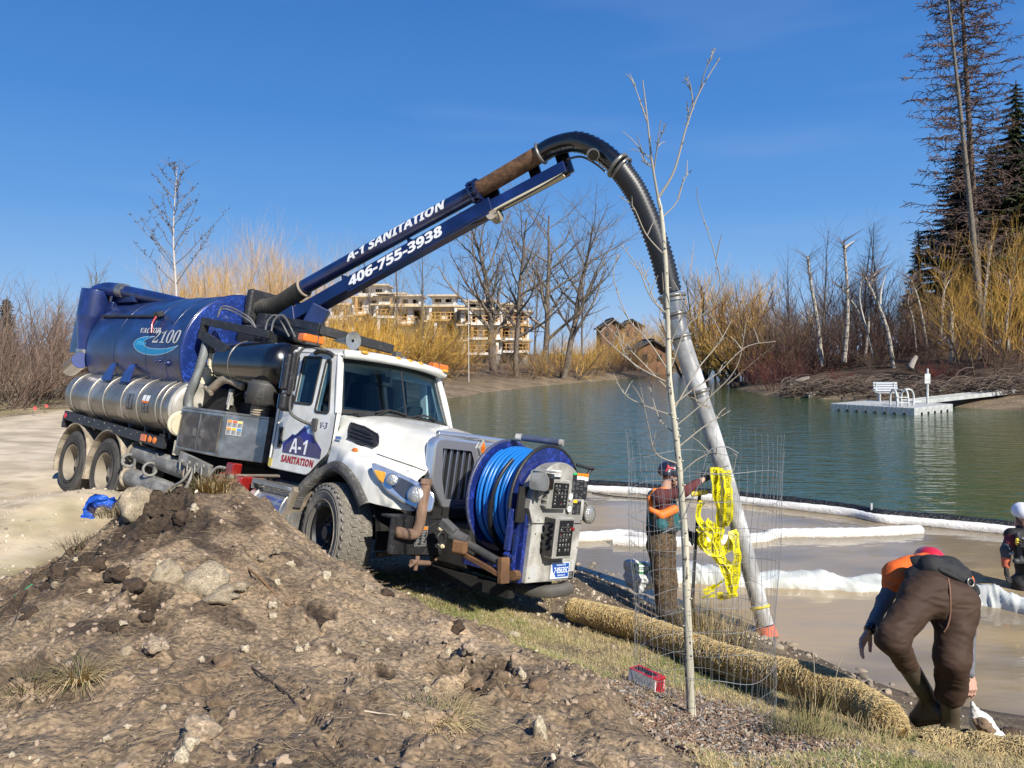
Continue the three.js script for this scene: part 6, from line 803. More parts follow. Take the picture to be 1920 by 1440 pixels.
{ // brown shrubs: at the left, along the far shore and over the right bank
  const shrub = (name, lab, px, d, topPx, seed, col, o = {}, group) => { const p = o.base ? at(o.base[0], o.base[1], d) : ground(px, d), h = Math.max(0.6, EYE + (HOR - topPx) / FOC * d - p.y); plant(name, lab, 'shrub', p, { h: h * 0.96, r: Math.max(0.016, h * 0.0075), seed, stems: o.stems || 22, spread: o.spread || 1, fan: o.fan || 1.2, allTrunk: true, cols: [col.map((c) => c * 0.8), col, col.map((c) => c * 1.15)], levels: [{ seg: 4, wob: 0.12, up: 0.05, sides: 3, tip: 0.4 }, { n: o.n1 || 8, from: 0.15, len: 0.5, r: 0.6, ang: 0.6, wob: 0.16, up: 0.06, seg: 3, sides: 3, tip: 0.4 }, { n: o.n2 || 6, from: 0.1, len: 0.55, r: 0.65, ang: 0.6, wob: 0.18, up: 0.05, seg: 2, sides: 1, tip: 0.6 }] }, group); };
  const br = [0.24, 0.165, 0.125];
  shrub('thicket', 'tall brown thicket at the left edge beyond the sandy track', 20, 31, 528, 301, br, { stems: 60, n1: 9 }); shrub('thicket', 'brown thicket behind the rear of the truck', 90, 33, 545, 302, [0.23, 0.165, 0.12], { stems: 60, n1: 9 }); shrub('thicket', 'brown thicket partly hidden by the blue cyclones', 150, 36, 575, 303, br, { stems: 40 }); shrub('thicket', 'low brown thicket in front of the tall one at the left edge', -30, 27, 560, 304, br, { stems: 44 }); shrub('thicket', 'low brown brush at the foot of the thickets', 62, 29, 640, 305, [0.22, 0.17, 0.125], { stems: 30 });
  const far = 'leafless brown shrubs along the far shore', L = 'leafless brown shrub on the far shore below the bare cottonwoods';
  [[860, 66, 640], [890, 70, 640], [948, 70, 655], [985, 72, 640], [1015, 74, 650], [1085, 80, 640], [1115, 84, 625], [1145, 92, 630], [1170, 96, 645], [800, 62, 650], [720, 60, 640], [640, 56, 650], [1225, 110, 650]].forEach(([px, d, t], i) => shrub('far_shrub', L, px, d, t, 320 + i, i % 3 ? [0.26, 0.17, 0.12] : [0.33, 0.22, 0.10], { stems: 18, n1: 8 }, far));
  const rb = 'dense leafless brush on the right bank', LR = 'dark leafless bush in the brush behind the dock';
  const spots = [[1450, 62, 560], [1480, 60, 600], [1520, 63, 540], [1548, 60, 600], [1585, 62, 560], [1612, 58, 610], [1645, 61, 545], [1680, 57, 600], [1705, 59, 560], [1735, 55, 610], [1760, 58, 560], [1795, 52, 600], [1822, 54, 580], [1855, 49, 610], [1895, 50, 590], [1500, 70, 510], [1560, 72, 520], [1620, 70, 500], [1690, 68, 510], [1745, 66, 520], [1910, 45, 640], [1465, 57, 655], [1640, 55, 650], [1720, 51, 655], [1790, 48, 660]];
  spots.forEach(([px, d, t], i) => shrub('bank_bush', LR, px, d, t, 340 + i, i % 4 === 1 ? [0.17, 0.085, 0.06] : i % 4 === 2 ? [0.20, 0.14, 0.10] : [0.15, 0.095, 0.07], { stems: 24, n1: 9, n2: 7 }, rb));
  shrub('red_shrub', 'dark red dogwood clump at the left end of the right bank', 1455, 55, 650, 380, [0.12, 0.032, 0.03], { stems: 26 }); shrub('red_shrub', 'low red-stemmed clump above the dock bench', 1575, 52, 690, 381, [0.22, 0.05, 0.035], { stems: 30 }); shrub('red_shrub', 'red-stemmed clump behind the dock gangway', 1765, 48, 675, 382, [0.19, 0.045, 0.035], { stems: 36 }); shrub('red_shrub', 'small red clump high on the right bank near the larch trunk', 1815, 58, 600, 383, [0.3, 0.03, 0.03], { stems: 24 });
  // brush piles at the water line
  const brush = (px, d, lab, seed, w) => { reseed(seed); const p = ground(px, d), t = thing('brush_pile', lab, 'brush pile', p), m = mb(); for (let k = 0; k < 240; k++) { const tone = rr(0.4, 1.7); m.col = [0.12, 0.088, 0.066].map((c) => c * tone); const a = V(rr(-w, w), rr(0, 0.9) * (0.3 + rnd()), rr(-1.2, 1.2)), q = rr(0.6, 1.9), an = rr(-0.5, 0.9); m.tube([a, V(a.x + q * 0.5 * Math.cos(an), a.y + 0.12 + q * 0.4 * Math.sin(an), a.z + rr(-0.3, 0.3)), V(a.x + q * Math.cos(an), Math.max(0, a.y + q * 0.6 * Math.sin(an) - 0.1), a.z + rr(-0.5, 0.5))], rr(0.012, 0.035), 3, 3, { caps: false }); } m.build('cut_branches', twigMat, t); };
  brush(1590, 50, 'heap of cut dark branches on the shore left of the dock', 401, 2.6); brush(1690, 47.5, 'heap of cut dark branches behind the dock bench', 402, 3.0); brush(1780, 44.5, 'heap of cut dark branches beside the gangway', 403, 2.6); brush(1880, 43, 'heap of cut dark branches above the gangway end', 404, 2.2); brush(1510, 51, 'low heap of dark branches near the point', 405, 2.0);
}
{ // birches on the right bank
  const bm = tex(128, 256, (u, v) => { const s = tnoise(u, v, 6, 3) * tnoise(u * 0.25, v, 40, 8); return s > 0.42 ? [0.16, 0.14, 0.13] : [0.80, 0.77, 0.72].map((c) => c * (0.82 + 0.2 * tnoise(u, v, 20, 6))); }, { srgb: true });
  const bark = std(0.85, 0.82, 0.78, 0.85, { map: bm });
  const pole = (lab, pts, d, r, seed, forks = []) => { const P = pts.map(([x, y]) => at(x, y, d)), t = thing('birch_tree', lab, 'birch', P[0]); const rel = P.map((p) => p.clone().sub(P[0])); rel[0].y -= 0.6; const m = mb(); m.tube(rel, (u) => r * mix(1, 0.5, u), 9, rel.length * 4, { uvl: 0 }); m.build('trunk', bark, t); const b = mb(); reseed(seed); b.col = [0.3, 0.25, 0.2]; for (const f of forks) { const q = f.map(([x, y]) => at(x, y, d - 0.3).sub(P[0])); b.col = [0.55, 0.51, 0.45]; b.tube(q, (u) => r * 0.6 * mix(1, 0.35, u), 6, q.length * 3, { caps: false }); } b.col = [0.22, 0.16, 0.13]; const top = rel[rel.length - 1], low = rel[Math.floor(rel.length / 2)]; for (let k = 0; k < 40; k++) { const s = V().lerpVectors(low, top, Math.sqrt(rnd())), a = rr(0, 6.28), l = rr(0.5, 1.8); b.tube([s, s.clone().add(V(Math.cos(a) * l * 0.5, l * 0.35, Math.sin(a) * l * 0.5)), s.clone().add(V(Math.cos(a) * l, l * 0.6, Math.sin(a) * l))], (u) => 0.025 * (1.1 - u), 3, 3, { caps: false }); } b.build('branches', twigMat, t); };
  pole('tall white birch trunk leaning left, leftmost of the white trunks', [[1542, 672], [1532, 600], [1522, 540], [1514, 482]], 58, 0.17, 1); pole('straight white birch with a broken top behind the dock', [[1583, 664], [1589, 600], [1588, 530], [1582, 452]], 57, 0.17, 2, [[[1584, 465], [1592, 458], [1602, 452]]]);
  pole('thin double birch stem right of the broken-topped one', [[1622, 655], [1630, 590], [1628, 545], [1641, 512]], 57, 0.11, 3, [[[1625, 620], [1612, 560], [1616, 525]]]); pole('grey-white birch leaning left over the brush', [[1676, 678], [1664, 620], [1646, 570], [1622, 520]], 54, 0.15, 4, [[[1650, 570], [1652, 545], [1660, 515]]]);
  pole('thin birch crossing behind the leaning one', [[1638, 655], [1622, 610], [1604, 575], [1577, 538]], 55, 0.09, 5); pole('slim leaning birch in the middle of the right bank', [[1738, 640], [1728, 590], [1718, 550], [1705, 520]], 56, 0.11, 6); pole('short white birch left of the larch trunk', [[1763, 618], [1768, 570], [1770, 540], [1773, 512]], 56, 0.12, 7, [[[1770, 545], [1780, 525]]]);
  pole('white birch hugging the foot of the larch', [[1838, 655], [1842, 600], [1850, 520], [1858, 455]], 51, 0.14, 8); pole('short thick birch stump on the right bank', [[1786, 662], [1784, 610], [1785, 572]], 52, 0.19, 9); pole('thin bent birch beside the short stump', [[1718, 645], [1712, 600], [1700, 560]], 56, 0.07, 10); pole('white birch at the far right below the golden willow', [[1890, 640], [1887, 600], [1895, 560], [1890, 520]], 48, 0.12, 11);
  // slim bare crowns above the brush
  [[1540, 66, 418, 'fine-twigged bare tree above the leftmost birch'], [1602, 68, 470, 'wispy bare tree behind the broken-topped birch'], [1618, 70, 410, 'narrow bare larch above the right bank'], [1632, 70, 402, 'second narrow bare larch beside the wind-bent tree'], [1652, 66, 405, 'wind-bent bare tree above the middle of the right bank'], [1478, 74, 470, 'bare crooked tree above the left end of the right bank']].forEach(([px, d, topPx, lab], i) => { const p = ground(px, d), h = EYE + (HOR - topPx) / FOC * d - p.y; plant('bare_tree', lab, 'tree', p, { h: h * 0.95, r: 0.13, seed: 430 + i, lean: i === 4 ? V(0.45, 0.1, 0) : null, bark: barkMat(0.3, 0.26, 0.24), cols: [[0.22, 0.17, 0.14], [0.2, 0.15, 0.12], [0.22, 0.16, 0.13]], levels: [{ seg: 6, wob: 0.05, up: 0.03, sides: 6, tip: 0.15 }, { n: i === 2 || i === 3 ? 30 : 20, from: 0.4, len: i === 2 || i === 3 ? 0.16 : 0.34, r: 0.4, ang: i === 2 || i === 3 ? 1.2 : 0.6, wob: 0.12, up: 0.06, seg: 4, sides: 3, tip: 0.3 }, { n: 9, from: 0.1, len: 0.42, r: 0.5, ang: 0.6, wob: 0.15, up: 0.05, seg: 3, sides: 3, tip: 0.5 }] }); });
}
{ // conifers at the right: spruces with drooping boughs, one bare larch
  const needleMat = new THREE.MeshStandardMaterial({ vertexColors: true, roughness: 0.85, side: THREE.DoubleSide });
  const spruce = (lab, px, d, topPx, w, seed, col, from = 0.06, N = 170) => {
    const p = ground(px, d), h = EYE + (HOR - topPx) / FOC * d - p.y, t = thing('spruce_tree', lab, 'spruce', p); reseed(seed);
    const tr = mb(); tr.tube([V(0, -0.3, 0), V(0, h * 0.5, 0), V(0, h, 0)], (u) => 0.02 * h * mix(1, 0.08, u), 8, 6); tr.build('trunk', barkMat(0.14, 0.11, 0.09), t);
    const m = mb();
    for (let k = 0; k < N; k++) { const u = mix(from, 0.99, Math.pow((k + rnd()) / N, 0.9)), y = h * u, L = w * Math.pow(1 - u, 0.75) * rr(0.7, 1.12) + 0.15, az = k * 2.39996 + rr(-0.3, 0.3), dx = Math.cos(az), dz = Math.sin(az), n = Math.max(5, Math.floor(L * 5.5));
      for (let i = 0; i < n; i++) { const f = (i + 0.7) / n, q = V(dx * L * f, y - L * (0.34 * f - 0.2 * f * f) - 0.05, dz * L * f); for (const s of [-1, 1, 0]) { const sl = (s ? 0.5 : 0.28) * L * (0.25 + 0.5 * (1 - f)) * rr(0.7, 1.2) + 0.12, e = V(dx * sl * 0.7 - dz * s * sl * 0.75, -sl * rr(0.25, 0.6), dz * sl * 0.7 + dx * s * sl * 0.75), wd = V(-e.z, rr(-0.2, 0.2) * sl, e.x).normalize().multiplyScalar(sl * 0.17 + 0.03), cc = rr(0.55, 1.35); m.col = col.map((c) => c * cc); const nn = V(dx * 0.3 + rr(-0.4, 0.4), 1, dz * 0.3 + rr(-0.4, 0.4)).normalize(); const a = m.vert(q.clone().add(wd), nn), b = m.vert(q.clone().sub(wd), nn), c = m.vert(q.clone().add(e), nn); m.tri(a, b, c); const q2 = q.clone().addScaledVector(e, 0.45), w2 = V(rr(-1, 1), -1, rr(-1, 1)).normalize().multiplyScalar(sl * 0.5); const a2 = m.vert(q2.clone().add(wd), nn), b2 = m.vert(q2.clone().addScaledVector(wd, -0.6), nn), c2 = m.vert(q2.clone().add(w2), nn); m.tri(a2, b2, c2); } } }
    m.build('crown', needleMat, t);
  };
  spruce('small dark spruce standing left of the larch', 1722, 72, 428, 2.0, 501, [0.022, 0.042, 0.03]); spruce('broad dark spruce behind the bare larch', 1800, 64, 262, 5.0, 502, [0.035, 0.058, 0.028], 0.1, 260); spruce('dark green spruce at the right edge of the photo', 1905, 60, 150, 5.0, 503, [0.055, 0.075, 0.026], 0.1, 260); spruce('olive spruce between the larch and the right edge', 1858, 66, 270, 5.0, 504, [0.06, 0.078, 0.028], 0.1, 220);
  spruce('distant dark conifer beside the top of the apartment block', 702, 150, 524, 3.4, 505, [0.04, 0.06, 0.025], 0.1, 120); spruce('distant conifer tip showing above the blue tank', 342, 90, 540, 1.6, 506, [0.05, 0.07, 0.03]); spruce('small conifer poking above the left thicket', 12, 60, 558, 1.3, 507, [0.06, 0.08, 0.05]); spruce('distant conifer behind the left end of the apartment block', 640, 150, 532, 3.0, 508, [0.045, 0.06, 0.03], 0.1, 100);
  // the tall bare larch with its straight trunk
  const larch = (lab, base, topP, d, r, seed, bl) => { const P0 = at(base[0], base[1], d), P1 = at(topP[0], topP[1], d), t = thing('larch_tree', lab, 'larch', P0); P0.y -= 0; reseed(seed); const H = V().subVectors(P1, P0); const tr = mb(0.5); tr.tube([V(0, -0.5, 0), H.clone().multiplyScalar(0.5).add(V(0.05, 0, 0)), H], (u) => r * mix(1, 0.28, u), 10, 12); tr.build('trunk', barkMat(bl ? 0.26 : 0.36, bl ? 0.2 : 0.32, bl ? 0.16 : 0.27), t);
    const m = mb(), N = bl ? 190 : 26; for (let k = 0; k < N; k++) { const u = mix(bl ? 0.22 : 0.35, 1, (k + rnd()) / N), s = H.clone().multiplyScalar(u), az = k * 2.39996 + rr(-0.4, 0.4), L = (bl ? mix(6.2, 3.6, u) : rr(0.5, 2.2)) * rr(0.5, 1.1), dv = V(Math.cos(az), 0, Math.sin(az) * 0.8), pts = [s]; for (let i = 1; i <= 5; i++) { const f = i / 5; pts.push(s.clone().addScaledVector(dv, L * f).add(V(rr(-0.08, 0.08), L * (-0.22 * f + 0.24 * f * f) + rr(-0.06, 0.06), 0))); } m.col = [0.085, 0.058, 0.05]; m.tube(pts, (f) => 0.05 * (1.1 - f), 3, 5, { caps: false, curve: false }); if (bl) for (let i = 0; i < 30; i++) { const f = rr(0.15, 1) * 5, a = Math.min(4, Math.floor(f)), q = V().lerpVectors(pts[a], pts[a + 1], f - a), l = rr(0.25, 0.85), w = V(dv.x * 0.5 + rr(-0.8, 0.8), rr(-0.5, 0.45), dv.z * 0.5 + rr(-0.8, 0.8)).normalize().multiplyScalar(l); m.col = rnd() < 0.5 ? [0.17, 0.105, 0.08] : [0.09, 0.06, 0.05]; m.tube([q, q.clone().addScaledVector(w, 0.5).add(V(0, 0.04, 0)), q.clone().add(w)], 0.026, 3, 2, { caps: false, curve: false }); } } m.build('branches', twigMat, t); };
  larch('tall bare larch with dark twiggy boughs reaching the top of the photo', [1838, 640], [1800, -60], 58, 0.36, 510, true); larch('thin pale trunk leaning in front of the bare larch', [1846, 662], [1776, -20], 51, 0.25, 511, false);
}
{ // young budding tree behind the tank, thin sapling stem on the far shore
  const P = at(334, 700, 24), t = thing('budding_sapling', 'slender sapling with dark buds rising behind the blue tank', 'sapling', P); reseed(520); const tr = mb(), c = mb(), bd = mb(); const top = at(332, 312, 24).sub(P); const tp = [V(0, -1, 0), at(331, 560, 24).sub(P), at(325, 440, 24).sub(P), top]; tr.tube(tp, (u) => 0.06 * mix(1, 0.12, u), 7, 20); tr.build('trunk', std(0.5, 0.46, 0.42, 0.9), t);
  const curve = new THREE.CatmullRomCurve3(tp); c.col = [0.2, 0.18, 0.17]; bd.col = [0.085, 0.08, 0.08]; for (let k = 0; k < 26; k++) { const u = mix(0.38, 0.99, (k + rnd()) / 26), s = curve.getPoint(u), az = k * 2.4 + rnd(), L = mix(2.4, 0.35, (u - 0.38) / 0.62) * rr(0.6, 1.1), pts = [s]; for (let i = 1; i <= 5; i++) { const f = i / 5; pts.push(s.clone().add(V(Math.cos(az) * L * f * 0.8 + rr(-0.05, 0.05), L * (0.75 * f + 0.1 * f * f), Math.sin(az) * L * f * 0.8))); } c.tube(pts, (f) => 0.018 * (1.15 - f), 3, 5, { caps: false, curve: false }); for (let i = 0; i < 13; i++) { const f = rr(0.25, 1) * 5, a = Math.min(4, Math.floor(f)), q = V().lerpVectors(pts[a], pts[a + 1], f - a), e = V(rr(-1, 1), rr(0.3, 1), rr(-1, 1)).normalize().multiplyScalar(rr(0.06, 0.13)); bd.tube([q, q.clone().addScaledVector(e, 0.5), q.clone().add(e)], (f2) => 0.016 * Math.sin(0.3 + f2 * 2.6), 3, 2, { caps: false, curve: false }); if (rnd() < 0.25) c.tube([q, q.clone().addScaledVector(e, 3.5)], 0.008, 3, 1, { caps: false }); } } c.build('branches', twigMat, t); bd.build('buds', twigMat, t);
  const sp = ground(879, 62), s = thing('thin_stake', 'thin pale pole standing on the far shore left of the beacon', 'pole', sp), m = mb(); m.tube([V(0, 0, 0), at(878, 560, 62).sub(sp)], 0.045, 6, 1); m.build('pole_shaft', std(0.5, 0.46, 0.4, 0.8), s);
}
// ---------- buildings far behind ----------
{
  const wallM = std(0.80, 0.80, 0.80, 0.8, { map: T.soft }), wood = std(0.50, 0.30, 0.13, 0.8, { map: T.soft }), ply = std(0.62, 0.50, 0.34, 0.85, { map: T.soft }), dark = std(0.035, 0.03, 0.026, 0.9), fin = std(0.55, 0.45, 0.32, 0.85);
  const b = thing('apartment_building', 'stepped white apartment building under construction with timber balconies', 'building', V(0, 0, 0));
  // each block: px range, floors [top, bottom] rows in the photo, depth
  const blocks = [[612, 668, [[572, 600], [600, 632], [632, 664]], 118], [660, 740, [[536, 556], [558, 592], [594, 640]], 116], [700, 772, [[552, 572], [573, 596], [597, 640]], 112], [740, 800, [[556, 575], [576, 610], [612, 660]], 110], [800, 866, [[556, 572], [576, 602], [604, 632], [634, 656]], 106], [864, 942, [[566, 580], [581, 609], [611, 636], [640, 664]], 102], [930, 992, [[572, 584], [586, 611], [613, 637], [640, 660]], 104]];
  reseed(601);
  blocks.forEach(([x0, x1, floors, d], bi) => {
    floors.forEach(([y0, y1], fi) => {
      const setb = fi === 0 ? 3.5 : 0, D = d + setb, xa = fi === 0 ? mix(x0, x1, 0.15) : x0, xb = fi === 0 ? mix(x0, x1, 0.8) : x1, A = at(xa, y1, D), B = at(xb, y0, D), w = B.x - A.x, h = B.y - A.y, z = A.z;
      const nw = Math.max(2, Math.round(w / 2.6)), holes = []; const wins = [];
      for (let k = 0; k < nw; k++) { const cw = w / nw, hx = k * cw + cw * rr(0.18, 0.28), hw = cw * rr(0.42, 0.58), hy = h * (fi === 0 ? 0.3 : rr(0.1, 0.28)), hh = h * (fi === 0 ? 0.42 : 0.56); holes.push([[hx, hy], [hx, hy + hh], [hx + hw, hy + hh], [hx + hw, hy]]); wins.push([hx, hy, hw, hh]); }
      const m = mb(0.3); m.ext(shapeOf([[0, 0], [w, 0], [w, h], [0, h]], holes), -0.3, 0, M4(A.x, A.y, z)); m.box(A.x + 0.15, A.y + h / 2, z - 3.3, 0.3, h, 6); m.box(B.x - 0.15, A.y + h / 2, z - 3.3, 0.3, h, 6); m.build('wall', wallM, b);
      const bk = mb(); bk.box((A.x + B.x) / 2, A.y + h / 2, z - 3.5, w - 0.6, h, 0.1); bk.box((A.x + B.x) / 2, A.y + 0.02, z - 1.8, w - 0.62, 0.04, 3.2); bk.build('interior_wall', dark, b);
      for (const [hx, hy, hw, hh] of wins) { const f = mb(); const X = A.x + hx, Y = A.y + hy; f.box(X + hw / 2, Y + hh + 0.06, z + 0.03, hw + 0.3, 0.13, 0.1); f.box(X + hw / 2, Y - 0.04, z + 0.03, hw + 0.2, 0.1, 0.1); f.box(X - 0.06, Y + hh / 2, z + 0.03, 0.12, hh, 0.09); f.box(X + hw + 0.06, Y + hh / 2, z + 0.03, 0.12, hh, 0.09); if (rnd() < 0.6) f.box(X + hw * rr(0.3, 0.7), Y + hh / 2, z - 1.2, 0.14, hh, 0.14); f.build('window', fi ? wood : wallM, b); }
      const s = mb(); s.box((A.x + B.x) / 2, B.y + 0.1, z - 2.0, w + 1.0, 0.24, 6.6); s.build('roof_slab', fi === 0 ? fin : ply, b);
      if (fi > 0) { const bal = mb(); const X0 = A.x + w * rr(0.1, 0.3), X1 = A.x + w * rr(0.7, 0.98); bal.box((X0 + X1) / 2, A.y + 0.06, z + 1.0, X1 - X0, 0.3, 1.9); bal.build('balcony_floor', rnd() < 0.5 ? wood : wallM, b); const r = mb(); r.box((X0 + X1) / 2, A.y + 1.15, z + 1.9, X1 - X0, 0.12, 0.12); r.box((X0 + X1) / 2, A.y + 0.65, z + 1.9, X1 - X0, 0.1, 0.1); for (let k = 0; k <= 5; k++) r.box(mix(X0, X1, k / 5), A.y + 0.6, z + 1.9, 0.13, 1.2, 0.13); r.build('balcony_rail', wood, b); const c = mb(); for (const X of [X0, X1]) c.box(X, A.y + h * 0.5 - 0.05, z + 1.7, 0.35, h - 0.3, 0.35); c.build('column', rnd() < 0.6 ? wallM : wood, b); }
    });
    const last = floors[floors.length - 1], A = at(x0, last[1], d), B = at(x1, last[1] + 12, d), m = mb(0.3); m.box((A.x + B.x) / 2, mix(A.y, B.y, 0.5) - 1.2, A.z - 2.5, B.x - A.x - 0.4, A.y - B.y + 2.4, 4.6); m.build('foundation', std(0.42, 0.42, 0.42, 0.9, { map: T.grime }), b);
  });
}
{ // brown houses right of the cottonwoods
  const house = (lab, x0, x1, eave, ridge, base, d, wall) => { const A = at(x0, base, d), B = at(x1, eave, d), R = at((x0 + x1) / 2, ridge, d), w = B.x - A.x, h = B.y - A.y, t = thing('house', lab, 'house', V(A.x + w / 2, A.y - 1, A.z)), m = mb(0.5); m.box(0, (h + 1) / 2 - 3, -4, w, h + 7, 8); m.ext(shapeOf([[-w / 2, 0], [w / 2, 0], [0, R.y - B.y]]), -8, 0, M4(0, h + 1, 0)); m.build('wall', std(...wall, 0.9, { map: T.soft }), t); const r = mb(0.5), L = Math.hypot(w / 2, R.y - B.y) + 0.8, a = Math.atan2(R.y - B.y, w / 2); for (const s of [-1, 1]) r.box(s * (w / 4 + 0.15), h + 1 + (R.y - B.y) / 2 + 0.12, -4, L, 0.22, 9.2, 0, 0, -s * a); r.build('roof', std(0.07, 0.065, 0.06, 0.9), t); for (const [x, y] of [[-0.25, 0.55], [0.25, 0.55]]) { const f = mb(); f.box(x * w, 1 + h * y, 0.02, w * 0.16, h * 0.34, 0.12); f.build('window', std(0.05, 0.055, 0.06, 0.2), t); } };
  house('small brown house with a dark gable roof right of the cottonwoods', 1128, 1168, 614, 600, 640, 128, [0.17, 0.10, 0.07]); house('second brown house half hidden by the golden willows', 1166, 1204, 612, 602, 640, 134, [0.2, 0.115, 0.075]); house('low brown boathouse at the far shore beside the bare aspen', 1196, 1250, 655, 640, 690, 104, [0.24, 0.13, 0.075]);
}
// ---------- dock with bench, ladder, sign and gangway ----------
{
  const grey = std(0.47, 0.49, 0.50, 0.6, { map: T.soft }), blk = std(0.02, 0.02, 0.02, 0.6), white = std(0.6, 0.62, 0.62, 0.5, { map: T.soft }), alu = std(0.6, 0.62, 0.64, 0.35, { metalness: 0.6 });
  const A = onWater(1557, 769), C = onWater(1715, 779), B = onWater(1787, 770.5), u = V().subVectors(A, C), v = V().subVectors(B, C), U = u.clone().normalize(), Vv = v.clone().normalize(), nu = 9, nv = 6;
  const t = thing('floating_dock', 'grey floating dock of square plastic cubes', 'dock', C);
  const cg = new RoundedBoxGeometry(1, 1, 1, 2, 0.06); const cu = u.length() / nu, cvv = v.length() / nv;
  const Mx = new THREE.Matrix4().makeBasis(U, UPV, Vv.clone());
  for (let i = 0; i < nu; i++) for (let j = 0; j < nv; j++) { const m = new THREE.Mesh(cg, grey); m.name = 'float_cube'; m.castShadow = m.receiveShadow = true; m.quaternion.setFromRotationMatrix(Mx); const p = U.clone().multiplyScalar((i + 0.5) * cu).addScaledVector(Vv, (j + 0.5) * cvv); m.position.set(p.x, 0.16, p.z); m.scale.set(cu * 0.99, 0.42, cvv * 0.99); t.add(m); }
  const lg = mb(); for (let i = 1; i < nu; i++) lg.ball(U.clone().multiplyScalar(i * cu).add(V(0, 0.06, 0.02)), 0.07, 8); for (let j = 1; j < nv; j++) lg.ball(Vv.clone().multiplyScalar(j * cvv).add(V(0, 0.06, 0.02)), 0.07, 8); lg.build('coupling_pin', blk, t);
  const b = thing('dock_bench', 'grey slatted bench on the floating dock', 'bench', at(1665, 756, 41.5)); b.position.y = 0.37; const s = 41.5 / FOC; for (let k = 0; k < 3; k++) { const q = mb(); q.box(0, 0.46, 0.12 - k * 0.16, 1.3, 0.04, 0.13, 0, 0, 0, 0.01); q.build('seat_slat', grey, b); } for (let k = 0; k < 4; k++) { const q = mb(); q.box(0.03, 0.58 + k * 0.135, -0.3 - k * 0.03, 1.35, 0.11, 0.03, -0.2, 0, 0, 0.01); q.build('backrest_slat', std(0.4, 0.43, 0.46, 0.6), b); } const le = mb(); for (const x of [-0.5, 0.5]) { le.box(x, 0.23, 0, 0.07, 0.46, 0.3); le.box(x, 0.7, -0.33, 0.05, 0.6, 0.05); } le.build('bench_leg', grey, b); const ar = mb(); for (const x of [-0.72, 0.72]) ar.box(x, 0.62, -0.08, 0.12, 0.08, 0.5, 0, 0, 0, 0.02); ar.build('armrest', white, b); void s;
  const l = thing('dock_ladder', 'white ladder with looped handrails on the front edge of the dock', 'ladder', at(1690, 775, 37.5)); l.position.y = 0; const lm = mb(); for (const x of [-0.28, 0.28]) lm.tube([V(x, -0.05, 0.1), V(x, 0.6, 0.14), V(x, 1.1, 0.0), V(x, 1.2, -0.25), V(x, 1.0, -0.5), V(x, 0.4, -0.55)], 0.05, 8, 24); lm.build('ladder_rail', white, l); for (let k = 0; k < 4; k++) { const q = mb(); q.box(0, 0.05 + k * 0.26, 0.14, 0.6, 0.05, 0.1, 0, 0, 0, 0.01); q.build('rung', white, l); }
  const hr = thing('dock_handrail', 'white hooped handrail beside the dock ladder', 'handrail', at(1701, 768, 38.3)); hr.position.y = 0.37; const hm = mb(); hm.tube([V(-0.3, 0, 0), V(-0.3, 0.6, 0), V(-0.1, 0.8, 0), V(0.2, 0.78, 0), V(0.32, 0.55, 0), V(0.32, 0, 0)], 0.05, 8, 24); hm.build('hoop', white, hr);
  const sg = thing('sign_post', 'white post with a small blank white sign on the dock', 'sign', at(1739, 757, 39.5)); sg.position.y = 0.37; const pm = mb(); pm.cyl(V(0, 0, 0), V(0, 1.85, 0), 0.06, 0.06, 10); pm.build('post', white, sg); const sb = mb(); sb.box(-0.05, 1.32, 0.08, 0.3, 0.52, 0.04, 0, 0, 0, 0.01); sb.build('sign_board', white, sg);
  const g0 = at(1700, 763, 41), g1 = at(1912, 729, 43.5); g0.y = 0.4; const gw = thing('gangway', 'white gangway sloping from the dock up to the right bank', 'gangway', g0), gm = mb(0.5), e = V().subVectors(g1, g0); const n = 9; for (let k = 0; k < n; k++) { const a = e.clone().multiplyScalar(k / n), c = e.clone().multiplyScalar((k + 0.97) / n), q = mb(0.5); q.bar(a, c, 1.15, 0.05); q.build('deck_board', std(0.62, 0.62, 0.58, 0.7, { map: T.soft }), gw); } const sd = mb(); for (const z of [-0.6, 0.6]) sd.bar(V(0, -0.06, z), e.clone().add(V(0, -0.06, z)), 0.06, 0.22); sd.build('side_beam', grey, gw); void gm; void alu;
  // drift logs along the right shore
  const log = (lab, x0, y0, x1, y1, d, r, c) => { const P = at(x0, y0, d), Q = at(x1, y1, d + 1).sub(P), tt = thing('drift_log', lab, 'log', P), m = mb(); m.tube([V(), Q.clone().multiplyScalar(0.5).add(V(0, 0.05, 0)), Q], (u) => r * mix(1, 0.7, u), 9, 8); m.build('log_stem', std(...c, 0.9, { map: T.bark }), tt); };
  log('pale birch log lying on the point of the right bank', 1478, 722, 1516, 708, 54, 0.2, [0.6, 0.58, 0.54]); log('grey birch log sloping into the water left of the dock', 1512, 743, 1575, 727, 50, 0.24, [0.42, 0.4, 0.37]); log('short pale log stump on the bank behind the dock', 1707, 690, 1717, 670, 47, 0.2, [0.6, 0.57, 0.52]); log('dark log lying along the shore under the leaning willow', 1370, 722, 1470, 716, 64, 0.25, [0.16, 0.13, 0.11]); log('pale bare branch slanting up over the point', 1362, 722, 1455, 645, 60, 0.05, [0.5, 0.45, 0.38]); log('pale log behind the sign post', 1760, 735, 1775, 724, 45, 0.22, [0.55, 0.52, 0.47]); log('thin fallen stem leaning over the right bank', 1762, 640, 1822, 600, 52, 0.05, [0.45, 0.38, 0.33]);
}
